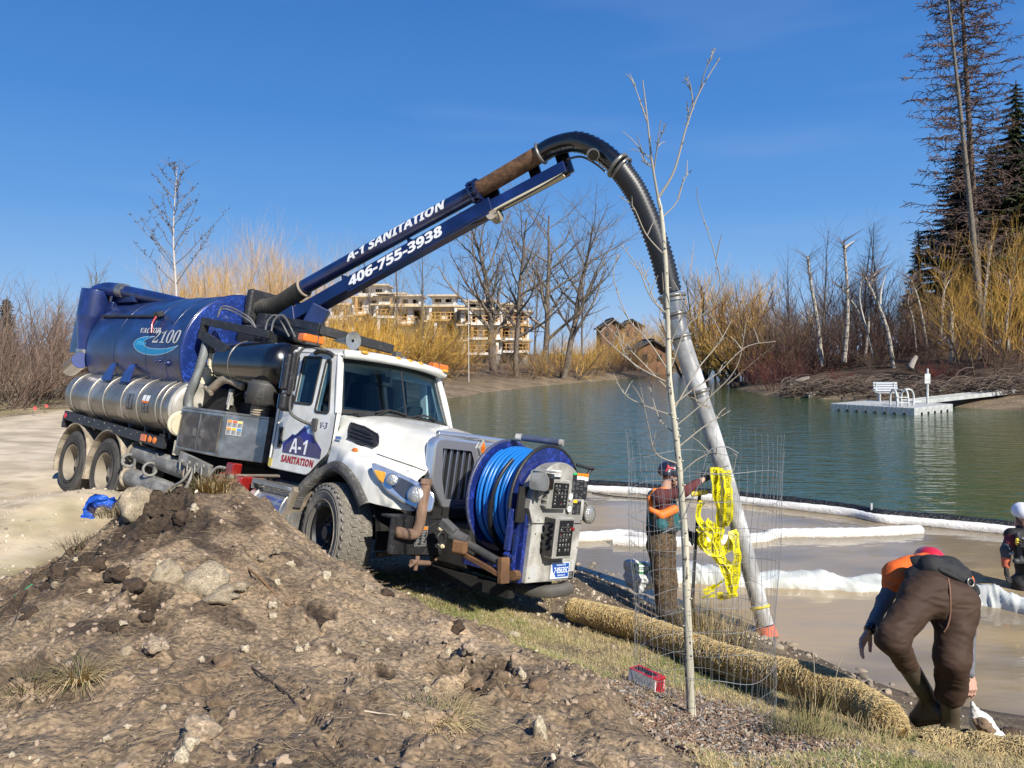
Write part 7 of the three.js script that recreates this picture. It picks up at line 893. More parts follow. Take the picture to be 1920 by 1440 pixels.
// ---------- booms and curtain on the water ----------
{
  const wm = std(0.80, 0.80, 0.80, 0.75, { map: T.soft, bumpMap: T.fine, bumpScale: 0.01 }), sheet = phy(0.66, 0.70, 0.69, 0.35, { map: T.soft });
  const lumps = (m, pts, r, seed, flat = 0.75) => { const ph = seed * 1.7; m.tube(pts, (t, a) => r * (1 + 0.05 * Math.sin(t * 37 + ph) + 0.05 * noise3(t * 90, Math.cos(a) * 2, Math.sin(a) * 2 + ph) + 0.03 * Math.sin(t * 230 + a)), 14, pts.length * 30, { flat }); };
  const boom = (name, lab, px, r, mat, lift, seed, part) => { const P = px.map(([x, y]) => onWater(x, y, lift)), t = thing(name, lab, 'boom', P[0]); const m = mb(1); lumps(m, P.map((p) => p.clone().sub(P[0])), r, seed); m.build(part, mat, t); return [t, P]; };
  const farW = [[1078, 914], [1112, 917], [1200, 922], [1300, 931], [1400, 940], [1500, 951], [1600, 963], [1650, 973], [1700, 977], [1800, 986], [1920, 998], [2050, 1012]], up = (l, dy) => l.map(([x, y]) => [x, y - dy]);
  boom('white_boom', 'long white absorbent boom floating along the black curtain', farW, 0.115, wm, 0.06, 1, 'boom_sleeve'); const [bk] = boom('black_curtain', 'wrinkled black silt curtain floating behind the long white boom', up(farW, 9), 0.12, std(0.012, 0.012, 0.013, 0.45, { bumpMap: T.fine, bumpScale: 0.03 }), 0.12, 2, 'curtain_fabric'); void bk;
  boom('white_boom', 'white boom piece floating at the reel, in front of the long one', [[1060, 1008], [1120, 1006], [1170, 1003], [1210, 1010]], 0.12, wm, 0.05, 3, 'boom_sleeve'); boom('white_boom', 'white boom crossing the muddy water behind the standing worker', [[1150, 1014], [1230, 1018], [1330, 1014], [1430, 1008], [1455, 1001], [1560, 1000], [1660, 997], [1724, 993]], 0.115, wm, 0.05, 4, 'boom_sleeve');
  const wire = mb(); wire.tube([[1110, 924], [1150, 930], [1200, 934], [1260, 938], [1300, 936]].map(([x, y]) => onWater(x, y, 0.02)), 0.012, 5, 30); const wt = thing('tether_line', 'thin dark tether line floating beside the long white boom', 'rope'); wire.build('rope', Mt.hoseBlack, wt);
  // crumpled translucent liner in the foreground
  const lp = [[1262, 1088], [1340, 1090], [1450, 1097], [1560, 1100], [1680, 1106], [1770, 1118], [1850, 1130], [1930, 1146], [2050, 1170]].map(([x, y]) => onWater(x, y, 0.0)), cv = new THREE.CatmullRomCurve3(lp), t = thing('plastic_liner', 'crumpled white plastic curtain floating in front of the muddy water', 'liner', lp[0]), m = mb(1), n = 420, k = 14, id = [];
  for (let i = 0; i <= n; i++) { const c = cv.getPoint(i / n), d = cv.getTangent(i / n), s = V(-d.z, 0, d.x); if (s.z < 0) s.negate(); for (let j = 0; j <= k; j++) { const a = j / k * Math.PI, f = noise3(i * 0.06 + j * 0.12, j * 0.22, 2) * 0.05 + noise3(i * 0.021 + j * 0.1, 7, 1) * 0.10 + Math.abs(noise3(i * 0.13 + j * 0.3, 3 + i * 0.05, 9)) * 0.028; const R = 0.15 + f; id.push(m.vert(c.clone().addScaledVector(s, Math.cos(a) * R * 1.1).add(V(0, Math.sin(a) * R * 1.25 - 0.02, 0)).sub(lp[0]), V(0, 1, 0))); } }
  for (let i = 0; i < n; i++) for (let j = 0; j < k; j++) { const a = i * (k + 1) + j; m.quad(id[a], id[a + 1], id[a + k + 2], id[a + k + 1]); } m.build('liner_sheet', sheet, t, true);
  const st = thing('marker_stake', 'thin grey stake standing in the water by the long white boom', 'stake', onWater(1634, 975)), sm = mb(); sm.box(0, 0.1, 0, 0.035, 0.42, 0.02); sm.build('stake_shaft', std(0.4, 0.42, 0.4, 0.7), st);
}
// ---------- people ----------
const skin = std(0.55, 0.33, 0.24, 0.55);
// fingers: palm from the wrist along dir; across points to the index side; the palm faces nrm
function handBones(w, dir, nrm, size, curl, thumbSide) {
  dir = dir.clone().normalize(); const ac = V().crossVectors(dir, nrm).normalize().multiplyScalar(thumbSide), nn = V().crossVectors(ac, dir).normalize(); if (nn.dot(nrm) < 0) nn.negate();
  const P = (a, b, c) => w.clone().addScaledVector(dir, a * size).addScaledVector(ac, b * size).addScaledVector(nn, c * size), B = [];
  for (const b of [-0.030, -0.010, 0.010, 0.030]) B.push([P(0, b * 0.55, 0), P(0.085, b, 0), 0.014 * size, 0.011 * size]);
  [[0.030, 0.072], [0.010, 0.082], [-0.010, 0.076], [-0.030, 0.058]].forEach(([b, L], i) => { let q = P(0.085, b, 0), a = 0; const sp = b * 0.25; for (const f of [0.45, 0.32, 0.23]) { a += curl * (0.75 + 0.08 * i); const e = q.clone().addScaledVector(dir, Math.cos(a) * L * f * size).addScaledVector(nn, Math.sin(a) * L * f * size).addScaledVector(ac, sp * L * size * 3); B.push([q, e, 0.0095 * size, 0.008 * size]); q = e; } });
  const t0 = P(0.022, 0.026, 0.006), t1 = P(0.058, 0.056, 0.016 + 0.012 * curl), t2 = P(0.09, 0.062, 0.028 + 0.02 * curl); B.push([t0, t1, 0.013 * size, 0.0105 * size], [t1, t2, 0.0105 * size, 0.0085 * size]);
  return B;
}
// head: c centre, f facing, u up; returns a mesh collector with brow, nose, lips, chin and ears
function headMesh(c, f, u, s = 1) {
  f = f.clone().normalize(); const r = V().crossVectors(f, u).normalize(); u = V().crossVectors(r, f).normalize();
  const L = (x, y, z) => c.clone().addScaledVector(r, x * s).addScaledVector(u, y * s).addScaledVector(f, z * s);
  const B = [[L(0, 0.03, -0.018), L(0, 0.035, 0.012), 0.083 * s, 0.079 * s], [L(0, -0.03, 0.02), L(0, -0.078, 0.052), 0.058 * s, 0.036 * s], [L(0, 0.02, 0.09), L(0, -0.018, 0.112), 0.008 * s, 0.0135 * s], [L(-0.03, 0.03, 0.078), L(0.03, 0.03, 0.078), 0.014 * s], [L(-0.02, -0.052, 0.086), L(0.02, -0.052, 0.086), 0.008 * s], [L(-0.017, -0.064, 0.082), L(0.017, -0.064, 0.082), 0.008 * s], [L(-0.08, 0.0, -0.005), L(-0.088, 0.03, -0.012), 0.012 * s, 0.016 * s], [L(0.08, 0.0, -0.005), L(0.088, 0.03, -0.012), 0.012 * s, 0.016 * s], [L(-0.045, -0.01, 0.062), L(-0.03, -0.02, 0.07), 0.016 * s], [L(0.045, -0.01, 0.062), L(0.03, -0.02, 0.07), 0.016 * s], [L(0, -0.05, -0.02), L(0, -0.13, -0.03), 0.055 * s, 0.058 * s]];
  return { m: boneMesh(B, 0.0055, 0.012), L, r, u, f };
}
const merge = (into, m) => { const b = into.p.length / 3; for (const k of ['p', 'n', 'u']) for (const v of m[k]) into[k].push(v); for (const i of m.i) into.i.push(b + i); return into; };
function person(label, base, layers, body, heads, hands) {
  const t = thing('person', label, 'person', base), inv = new THREE.Matrix4().makeTranslation(-base.x, -base.y, -base.z);
  const put = (name, m, mat) => { const g = m.geo(); g.applyMatrix4(inv); const o = new THREE.Mesh(g, mat); o.name = name; o.castShadow = o.receiveShadow = true; t.add(o); return o; };
  const bm = boneMesh(body, 0.014, 0.03); for (const h of heads) merge(bm, h.m); for (const h of hands) merge(bm, boneMesh(h, 0.0045, 0.006)); put('body', bm, skin);
  for (const [name, mat, bones, h = 0.014, k = 0.035, warp] of layers) put(name, Array.isArray(bones) ? boneMesh(bones, h, k, warp) : bones, mat);
  return t;
}
const wrinkle = (a, f) => (p) => a * noise3(p.x * f, p.y * f * 1.8, p.z * f) + a * 0.5 * noise3(p.x * f * 2.3, p.y * f * 3, p.z * f * 2.3);
{ // the worker who steadies the tube
  const P = (x, y, d = 0) => at(x, y, 8.34 + d), J = { pel: P(1241, 1012), ch: P(1243, 948), nk: P(1247, 921), hd: P(1255, 893), sR: P(1237, 932, -0.18), sL: P(1251, 930, 0.17), eR: P(1284, 921, -0.2), wR: P(1318, 899, -0.08), hR: P(1340, 884, 0.0), eL: P(1266, 972, 0.26), wL: P(1288, 998, 0.12), hL: P(1297, 1008, 0.05), pR: P(1235, 1022, -0.1), pL: P(1246, 1020, 0.1), kR: P(1240, 1088, -0.12), kL: P(1254, 1088, 0.12), aR: P(1243, 1146, -0.12), aL: P(1257, 1146, 0.12), tR: P(1272, 1160, -0.2), tL: P(1282, 1158, 0.02) };
  const legs = (e) => [[J.pR, J.kR, 0.088 + e, 0.064 + e], [J.kR, J.aR, 0.062 + e, 0.048 + e], [J.pL, J.kL, 0.088 + e, 0.064 + e], [J.kL, J.aL, 0.062 + e, 0.048 + e]], trunk = (e) => [[J.pel, J.ch, 0.125 + e, 0.135 + e], [J.sR, J.sL, 0.075 + e], [J.pR, J.pL, 0.1 + e]];
  const fd = V(1, -0.12, -0.12), hd = headMesh(J.hd, fd, V(0.1, 1, 0), 1.04), H = hd.L;
  const camo = canvasTex(512, 512, (g, w, h) => { g.fillStyle = '#5b4a38'; g.fillRect(0, 0, w, h); reseed(41); for (let k = 0; k < 900; k++) { g.strokeStyle = ['#8d7454', '#3a2d22', '#a58c68', '#2b211a', '#6f5a3f', '#54513a'][ri(6)]; g.lineWidth = rr(2, 9); const x = rnd() * w, y = rnd() * h, l = rr(20, 110), a = rr(-1.2, 1.2) + (rnd() < 0.5 ? 1.57 : 0.4); g.beginPath(); g.moveTo(x, y); g.quadraticCurveTo(x + l * 0.5 * Math.cos(a) + 12, y + l * 0.5 * Math.sin(a), x + l * Math.cos(a), y + l * Math.sin(a)); g.stroke(); } });
  camo.wrapS = camo.wrapT = THREE.RepeatWrapping; camo.repeat.set(2.6, 2.6);
  const wad = std(0.62, 0.58, 0.55, 0.85, { map: camo }), maroon = std(0.115, 0.028, 0.03, 0.9, { map: T.soft }), orange = std(0.85, 0.20, 0.02, 0.6), teal = std(0.012, 0.10, 0.11, 0.7), blk = std(0.018, 0.018, 0.02, 0.75), helmet = phy(0.018, 0.02, 0.032, 0.3, { clearcoat: 0.6 });
  const t = person('worker in camouflage waders and dark helmet steadying the steel tube', P(1245, 1160),
    [['shirt', maroon, [[J.sR, J.eR, 0.066, 0.056], [J.eR, V().lerpVectors(J.eR, J.wR, 0.72), 0.056, 0.046], [J.sL, J.eL, 0.064, 0.054], [J.eL, V().lerpVectors(J.eL, J.wL, 0.85), 0.054, 0.042], [J.sR, J.sL, 0.092], [J.ch, J.pel, 0.145, 0.13], [J.nk, V().lerpVectors(J.nk, J.ch, 0.4), 0.066, 0.08]], 0.012, 0.04, wrinkle(0.006, 9)],
      ['waders', wad, [...legs(0.03), [J.pel, P(1243, 962), 0.155, 0.158], [J.pR, J.pL, 0.132]], 0.014, 0.05, wrinkle(0.009, 7)],
      ['boots', std(0.05, 0.04, 0.032, 0.6), [[P(1243, 1128, -0.12), J.aR, 0.082, 0.075], [J.aR, J.tR, 0.068, 0.05], [P(1256, 1128, 0.12), J.aL, 0.082, 0.075], [J.aL, J.tL, 0.068, 0.05]], 0.012, 0.03],
      ['life_vest', teal, [[P(1226, 930, 0.02), P(1226, 982, 0.0), 0.075, 0.085], [P(1258, 942, -0.06), P(1262, 984, -0.04), 0.06, 0.085], [P(1240, 984, -0.17), P(1240, 984, 0.15), 0.075]], 0.012, 0.04],
      ['vest_panel', orange, [[P(1226, 920, -0.16), P(1218, 935, -0.15), 0.022], [P(1218, 935, -0.15), P(1221, 955, -0.15), 0.026], [P(1221, 955, -0.15), P(1240, 966, -0.15), 0.032], [P(1240, 966, -0.15), P(1264, 955, -0.12), 0.05], [P(1226, 920, -0.16), P(1246, 916, -0.1), 0.02]], 0.01, 0.03],
      ['belt', blk, [[P(1226, 992, -0.12), P(1262, 994, -0.12), 0.045], [P(1226, 992, 0.1), P(1262, 994, 0.1), 0.045], [P(1221, 990, 0), P(1222, 1000, 0), 0.06]], 0.012, 0.02],
      ['helmet', helmet, [[H(0, 0.055, -0.03), H(0, 0.062, 0.02), 0.108, 0.104], [H(-0.05, 0.03, -0.05), H(0.05, 0.03, -0.05), 0.07]], 0.008, 0.02, (p) => { const d = V().subVectors(p, H(0, 0.02, 0)); return Math.max(0, -(d.dot(hd.u) - 0.0) * 1.0) * (d.dot(hd.f) > -0.07 ? 3 : 0.4); }],
      ['helmet_brim', helmet, [[H(-0.05, 0.062, 0.10), H(0.05, 0.062, 0.10), 0.012]], 0.006, 0.01], ['helmet_stripe', std(0.5, 0.03, 0.04, 0.4), [[H(0.094, 0.1, -0.05), H(0.098, 0.1, 0.0), 0.012], [H(0.094, 0.06, -0.075), H(0.09, 0.12, -0.06), 0.014]], 0.006, 0.02],
      ['chin_strap', blk, [[H(0.084, 0.02, 0.0), H(0.05, -0.075, 0.04), 0.007], [H(-0.084, 0.02, 0.0), H(-0.05, -0.075, 0.04), 0.007], [H(0.05, -0.075, 0.04), H(-0.05, -0.075, 0.04), 0.007]], 0.005, 0.004],
      ['glasses', std(0.3, 0.05, 0.04, 0.4), [[H(0.085, 0.012, 0.0), H(0.052, 0.012, 0.09), 0.004], [H(0.052, 0.012, 0.09), H(0.05, -0.012, 0.09), 0.004], [H(0.05, -0.012, 0.09), H(0.02, -0.012, 0.102), 0.004], [H(0.052, 0.014, 0.09), H(-0.05, 0.014, 0.09), 0.004]], 0.004, 0.004],
      ['beard', std(0.17, 0.09, 0.06, 0.9), [[H(-0.04, -0.06, 0.04), H(0.04, -0.06, 0.04), 0.03], [H(0, -0.078, 0.055), H(0, -0.084, 0.06), 0.032]], 0.006, 0.02],
      ['glove', blk, handBones(J.wR, V().subVectors(J.hR, J.wR), V(0.5, -0.3, -1), 1.22, 0.35, 1), 0.005, 0.007], ['glove', blk, handBones(J.wL, V().subVectors(J.hL, J.wL), V(0, -0.2, -1), 1.22, 0.6, 1), 0.005, 0.007]],
    [...legs(0), ...trunk(-0.02), [J.sR, J.eR, 0.05, 0.042], [J.eR, J.wR, 0.042, 0.03], [J.sL, J.eL, 0.05, 0.042], [J.eL, J.wL, 0.042, 0.03], [J.ch, J.nk, 0.06, 0.056], [J.nk, J.hd, 0.055, 0.06], [J.aR, J.tR, 0.04, 0.03], [J.aL, J.tL, 0.04, 0.03]], [hd], []);
  void t;
  const sp = thing('spade', 'dark spade shaft with a yellow T-grip held by the helmeted worker', 'spade', P(1298, 1158, 0)), m = mb(), q = (x, y, d) => P(x, y, d).sub(P(1298, 1158, 0)); m.tube([q(1312, 926, 0.0), q(1303, 1040, 0.0), q(1297, 1165, 0.0)], 0.019, 8, 6); m.build('shaft', blk, sp); const g = mb(); g.cyl(q(1296, 927, 0), q(1326, 922, 0), 0.03, 0.03, 12); g.build('grip', Mt.yellow, sp);
}
{ // the worker bending down by the straw, seen from behind
  const P = at, J = { pel: P(1748, 1108, 5.02), lum: P(1746, 1094, 5.16), ch: P(1742, 1084, 5.42), nk: P(1742, 1074, 5.58), hd: P(1745, 1060, 5.68), sL: P(1684, 1080, 5.36), sR: P(1796, 1092, 5.4), eL: P(1657, 1128, 5.3), wL: P(1631, 1180, 5.16), eR: P(1815, 1180, 5.28), wR: P(1817, 1262, 5.14), hL: P(1724, 1122, 5.0), hR: P(1793, 1132, 5.0), kL: P(1672, 1198, 4.8), kR: P(1785, 1236, 4.86), aL: P(1742, 1312, 5.12), aR: P(1781, 1352, 5.02), tL: P(1718, 1346, 5.2), heL: P(1762, 1338, 5.06), tR: P(1794, 1384, 5.2), heR: P(1779, 1384, 4.98) };
  const brown = std(0.05, 0.024, 0.0115, 0.78, { map: T.soft }), boot = std(0.15, 0.122, 0.09, 0.4, { map: T.grime }), sole = std(0.15, 0.10, 0.065, 0.8), grey = std(0.14, 0.145, 0.165, 0.85, { map: T.soft }), org = std(0.80, 0.14, 0.015, 0.7), blk = std(0.022, 0.023, 0.026, 0.8, { map: T.soft }), red = phy(0.55, 0.02, 0.04, 0.35, { clearcoat: 0.4 });
  const lerp = (a, b, t) => V().lerpVectors(a, b, t);
  const hL = handBones(J.wL, V().subVectors(P(1612, 1212, 5.12), J.wL), V(0.75, 0, 0.6), 1.25, 0.34, -1), hR = handBones(J.wR, V().subVectors(P(1823, 1312, 5.1), J.wR), V(-0.3, 0, -1), 1.2, 0.55, 1);
  const bt = (k, a, top, he, t) => [[lerp(k, a, top), a, 0.068, 0.056], [a, he, 0.056, 0.048], [he, t, 0.046, 0.042], [a, t, 0.05, 0.042]];
  const hdm = headMesh(J.hd, V(-0.05, -0.75, -0.6), V(0, 0.5, -0.85), 1);
  person('worker in brown waders and red cap bending down on the straw bank', P(1783, 1388, 5.0),
    [['undershirt', grey, [[lerp(J.sL, J.eL, 0.35), J.eL, 0.058, 0.05], [J.eL, J.wL, 0.05, 0.037], [lerp(J.sR, J.eR, 0.3), J.eR, 0.056, 0.05], [J.eR, J.wR, 0.05, 0.037]], 0.01, 0.02, wrinkle(0.006, 12)],
      ['orange_shirt', org, [[J.sL, lerp(J.sL, J.eL, 0.42), 0.08, 0.066], [J.sL, J.ch, 0.08, 0.12], [P(1700, 1064, 5.4), P(1735, 1056, 5.5), 0.075], [J.sR, lerp(J.sR, J.eR, 0.45), 0.085, 0.068], [J.sL, J.sR, 0.1], [J.ch, J.nk, 0.14, 0.08]], 0.012, 0.05, wrinkle(0.006, 10)],
      ['waders', brown, [[J.hL, J.kL, 0.118, 0.088], [J.kL, lerp(J.kL, J.aL, 0.36), 0.088, 0.072], [J.hR, J.kR, 0.135, 0.1], [J.kR, lerp(J.kR, J.aR, 0.52), 0.1, 0.095], [J.hL, J.hR, 0.12], [J.pel, J.lum, 0.135, 0.12]], 0.012, 0.06, (p) => 0.012 * noise3(p.x * 6, p.y * 12, p.z * 6) + 0.011 * Math.abs(noise3(p.x * 9, p.y * 24, p.z * 9)) - 0.004],
      ['wader_seam', std(0.2, 0.105, 0.06, 0.8), (() => { const m = mb(), pts = []; const f = boneField([[J.hL, J.kL, 0.118, 0.088], [J.hR, J.kR, 0.135, 0.1], [J.hL, J.hR, 0.12], [J.pel, J.lum, 0.135, 0.12]], 0.06); for (const [x, y] of [[1778, 1085], [1781, 1105], [1782, 1130], [1781, 1155], [1776, 1175], [1770, 1185]]) { let d = 4.4; while (d < 5.3 && f(at(x, y, d)) > 0.004) d += 0.004; pts.push(at(x, y, d)); } m.tube(pts, 0.006, 6, 24); return m; })()],
      ['vest', blk, [[P(1716, 1078, 5.14), P(1745, 1066, 5.1), 0.06, 0.075], [P(1745, 1062, 5.1), P(1800, 1080, 5.06), 0.08, 0.07], [P(1800, 1080, 5.06), P(1824, 1108, 5.04), 0.055, 0.045], [P(1728, 1074, 5.36), P(1775, 1074, 5.34), 0.125], [P(1712, 1080, 5.14), P(1706, 1100, 5.08), 0.045, 0.03]], 0.012, 0.04, wrinkle(0.01, 10)],
      ['strap', blk, [[P(1822, 1112, 5.02), P(1829, 1140, 5.0), 0.022], [P(1829, 1140, 5.0), P(1830, 1168, 5.02), 0.018], [P(1762, 1068, 5.02), P(1812, 1092, 5.0), 0.018]], 0.008, 0.01],
      ['ring', Mt.steel, (() => { const m = mb(); m.torus(P(1820, 1092, 4.98), V(0.3, 0.2, 1), 0.026, 0.006, 20, 6); return m; })()],
      ['boot', boot, bt(J.kL, J.aL, 0.3, J.heL, J.tL), 0.01, 0.02], ['boot', boot, bt(J.kR, J.aR, 0.45, J.heR, J.tR), 0.01, 0.02],
      ['boot_sole', sole, [[J.heL.clone().add(V(0.005, -0.03, 0.0)), J.tL.clone().add(V(0, -0.03, 0)), 0.034, 0.032]], 0.008, 0.01],
      ['cap', red, [[J.hd.clone().add(V(0, 0.035, 0.0)), J.hd.clone().add(V(0, 0.03, -0.04)), 0.105, 0.1]], 0.008, 0.02, (p) => Math.max(0, J.hd.y - 0.01 - p.y)],
      ['watch', Mt.blackGloss, [[lerp(J.eL, J.wL, 0.93), lerp(J.eL, J.wL, 0.99), 0.041]], 0.006, 0.01], ['watch_face', Mt.blackGloss, [[lerp(J.eL, J.wL, 0.96).add(V(-0.028, 0.012, 0.02)), lerp(J.eL, J.wL, 0.96).add(V(-0.03, 0.012, 0.022)), 0.022]], 0.006, 0.01]],
    [[J.pel, J.ch, 0.12, 0.12], [J.sL, J.sR, 0.07], [J.sL, J.eL, 0.045, 0.04], [J.eL, J.wL, 0.04, 0.03], [J.sR, J.eR, 0.045, 0.04], [J.eR, J.wR, 0.04, 0.03], [J.hL, J.kL, 0.09, 0.06], [J.kL, J.aL, 0.055, 0.04], [J.hR, J.kR, 0.09, 0.06], [J.kR, J.aR, 0.055, 0.04], [J.ch, J.nk, 0.07, 0.055], [J.nk, J.hd, 0.05], [J.aL, J.tL, 0.03], [J.aR, J.tR, 0.03]], [hdm], [hL, hR]);
  // the bag he holds
  const b0 = P(1823, 1322, 5.08), bg = thing('sample_bag', 'white plastic bag with muddy soil hanging from the bending worker’s hand', 'bag', b0), r = (x, y, d = 5.05) => P(x, y, d).sub(b0);
  const bm = boneMesh([[r(1823, 1318), r(1828, 1335), 0.012, 0.022], [r(1828, 1335), r(1840, 1355), 0.03, 0.065], [r(1840, 1355), r(1872, 1380), 0.072, 0.03], [r(1845, 1345), r(1882, 1384), 0.02, 0.02]], 0.008, 0.02, wrinkle(0.008, 22)); bm.build('bag_film', phy(0.8, 0.8, 0.79, 0.3, { map: T.soft }), bg); const mu = boneMesh([[r(1842, 1358, 5.0), r(1856, 1369, 5.0), 0.05, 0.034]], 0.008, 0.02, wrinkle(0.012, 20)); mu.build('soil', std(0.2, 0.14, 0.09, 0.95), bg);
}
{ // the worker wading at the right edge
  const P = (x, y, d = 0) => at(x, y, 9.75 + d), J = { hd: P(1916, 968), nk: P(1919, 990), ch: P(1926, 1018), pel: P(1930, 1085), sR: P(1898, 1004, 0), sL: P(1956, 1006), eR: P(1886, 1032, -0.05), wR: P(1886, 1060, -0.08), hR: P(1888, 1082, -0.1), eL: P(1960, 1036, -0.2), wL: P(1930, 1018, -0.34), kR: P(1916, 1120), kL: P(1940, 1122), aR: P(1914, 1170), aL: P(1942, 1170) };
  const blk = std(0.016, 0.016, 0.018, 0.75, { map: T.soft }), mar = std(0.15, 0.018, 0.03, 0.7), gry = std(0.06, 0.075, 0.085, 0.8), org = std(0.55, 0.13, 0.06, 0.7);
  const hd = headMesh(J.hd, V(-0.15, -0.25, 1), V(0, 1, 0.1), 1.0), H = hd.L;
  person('worker in a white helmet and black suit wading at the right edge', P(1925, 1160),
    [['dry_suit', blk, [[J.sR, J.sL, 0.1], [J.ch, J.pel, 0.165, 0.15], [P(1912, 1092), J.kR, 0.11, 0.085], [J.kR, J.aR, 0.085, 0.07], [P(1944, 1092), J.kL, 0.11, 0.085], [J.kL, J.aL, 0.085, 0.07], [J.nk, J.ch, 0.075, 0.1], [J.sL, J.eL, 0.075, 0.06], [J.eL, J.wL, 0.06, 0.05]], 0.013, 0.04, wrinkle(0.008, 8)],
      ['sleeve', gry, [[V().lerpVectors(J.sR, J.eR, 0.4), J.eR, 0.07, 0.062], [J.eR, V().lerpVectors(J.eR, J.wR, 0.5), 0.062, 0.055]], 0.011, 0.03], ['shoulder_panel', mar, [[J.sR.clone().add(V(-0.02, -0.02, 0.02)), V().lerpVectors(J.sR, J.eR, 0.5).add(V(0, 0, 0.01)), 0.085, 0.072]], 0.011, 0.03], ['cuff', org, [[V().lerpVectors(J.eR, J.wR, 0.5), J.wR, 0.056, 0.048]], 0.011, 0.02],
      ['glove', blk, handBones(J.wR, V().subVectors(J.hR, J.wR), V(0.6, 0, 0.8), 1.35, 0.25, 1), 0.006, 0.008], ['glove', blk, handBones(J.wL, V(-0.5, 0.05, 0.4), V(0, 0, -1), 1.25, 0.6, 1), 0.006, 0.008],
      ['harness', std(0.05, 0.05, 0.055, 0.6), [[P(1908, 1002, -0.14), P(1914, 1050, -0.18), 0.03], [P(1940, 1002, -0.14), P(1936, 1050, -0.18), 0.03], [P(1904, 1052, -0.17), P(1946, 1052, -0.17), 0.035]], 0.011, 0.02], ['whistle', Mt.yellow, [[P(1907, 1012, -0.2), P(1907, 1019, -0.2), 0.022]], 0.008, 0.01], ['buckle', Mt.lightGrey, [[P(1894, 1038, -0.16), P(1899, 1038, -0.16), 0.018], [P(1920, 1014, -0.2), P(1922, 1024, -0.2), 0.05]], 0.009, 0.01],
      ['helmet', phy(0.78, 0.79, 0.84, 0.3, { clearcoat: 0.5 }), [[H(0, 0.06, -0.025), H(0, 0.062, 0.015), 0.118, 0.114], [H(-0.06, 0.04, 0.02), H(0.06, 0.04, 0.02), 0.06]], 0.008, 0.02, (p) => { const d = V().subVectors(p, H(0, 0.015, 0)); return Math.max(0, -d.dot(hd.u)) * 3; }], ['helmet_brim', std(0.3, 0.3, 0.36, 0.5), [[H(-0.06, 0.035, 0.1), H(0.06, 0.035, 0.1), 0.01]], 0.006, 0.01], ['chin_strap', blk, [[H(0.085, 0.02, 0.0), H(0.04, -0.085, 0.05), 0.009], [H(-0.085, 0.02, 0.0), H(-0.04, -0.085, 0.05), 0.009]], 0.005, 0.004], ['beard', std(0.2, 0.11, 0.08, 0.9), [[H(-0.045, -0.055, 0.035), H(0.045, -0.055, 0.035), 0.034], [H(0, -0.075, 0.055), H(0, -0.085, 0.06), 0.036]], 0.006, 0.02]],
    [[J.ch, J.pel, 0.12, 0.12], [J.sR, J.eR, 0.045, 0.04], [J.eR, J.wR, 0.04, 0.03], [J.sL, J.eL, 0.045, 0.04], [J.eL, J.wL, 0.04, 0.03], [J.sR, J.sL, 0.07], [J.nk, J.hd, 0.055], [J.ch, J.nk, 0.07, 0.055], [J.pel, J.kR, 0.09, 0.06], [J.pel, J.kL, 0.09, 0.06], [J.kR, J.aR, 0.05], [J.kL, J.aL, 0.05]], [hd], []);
}
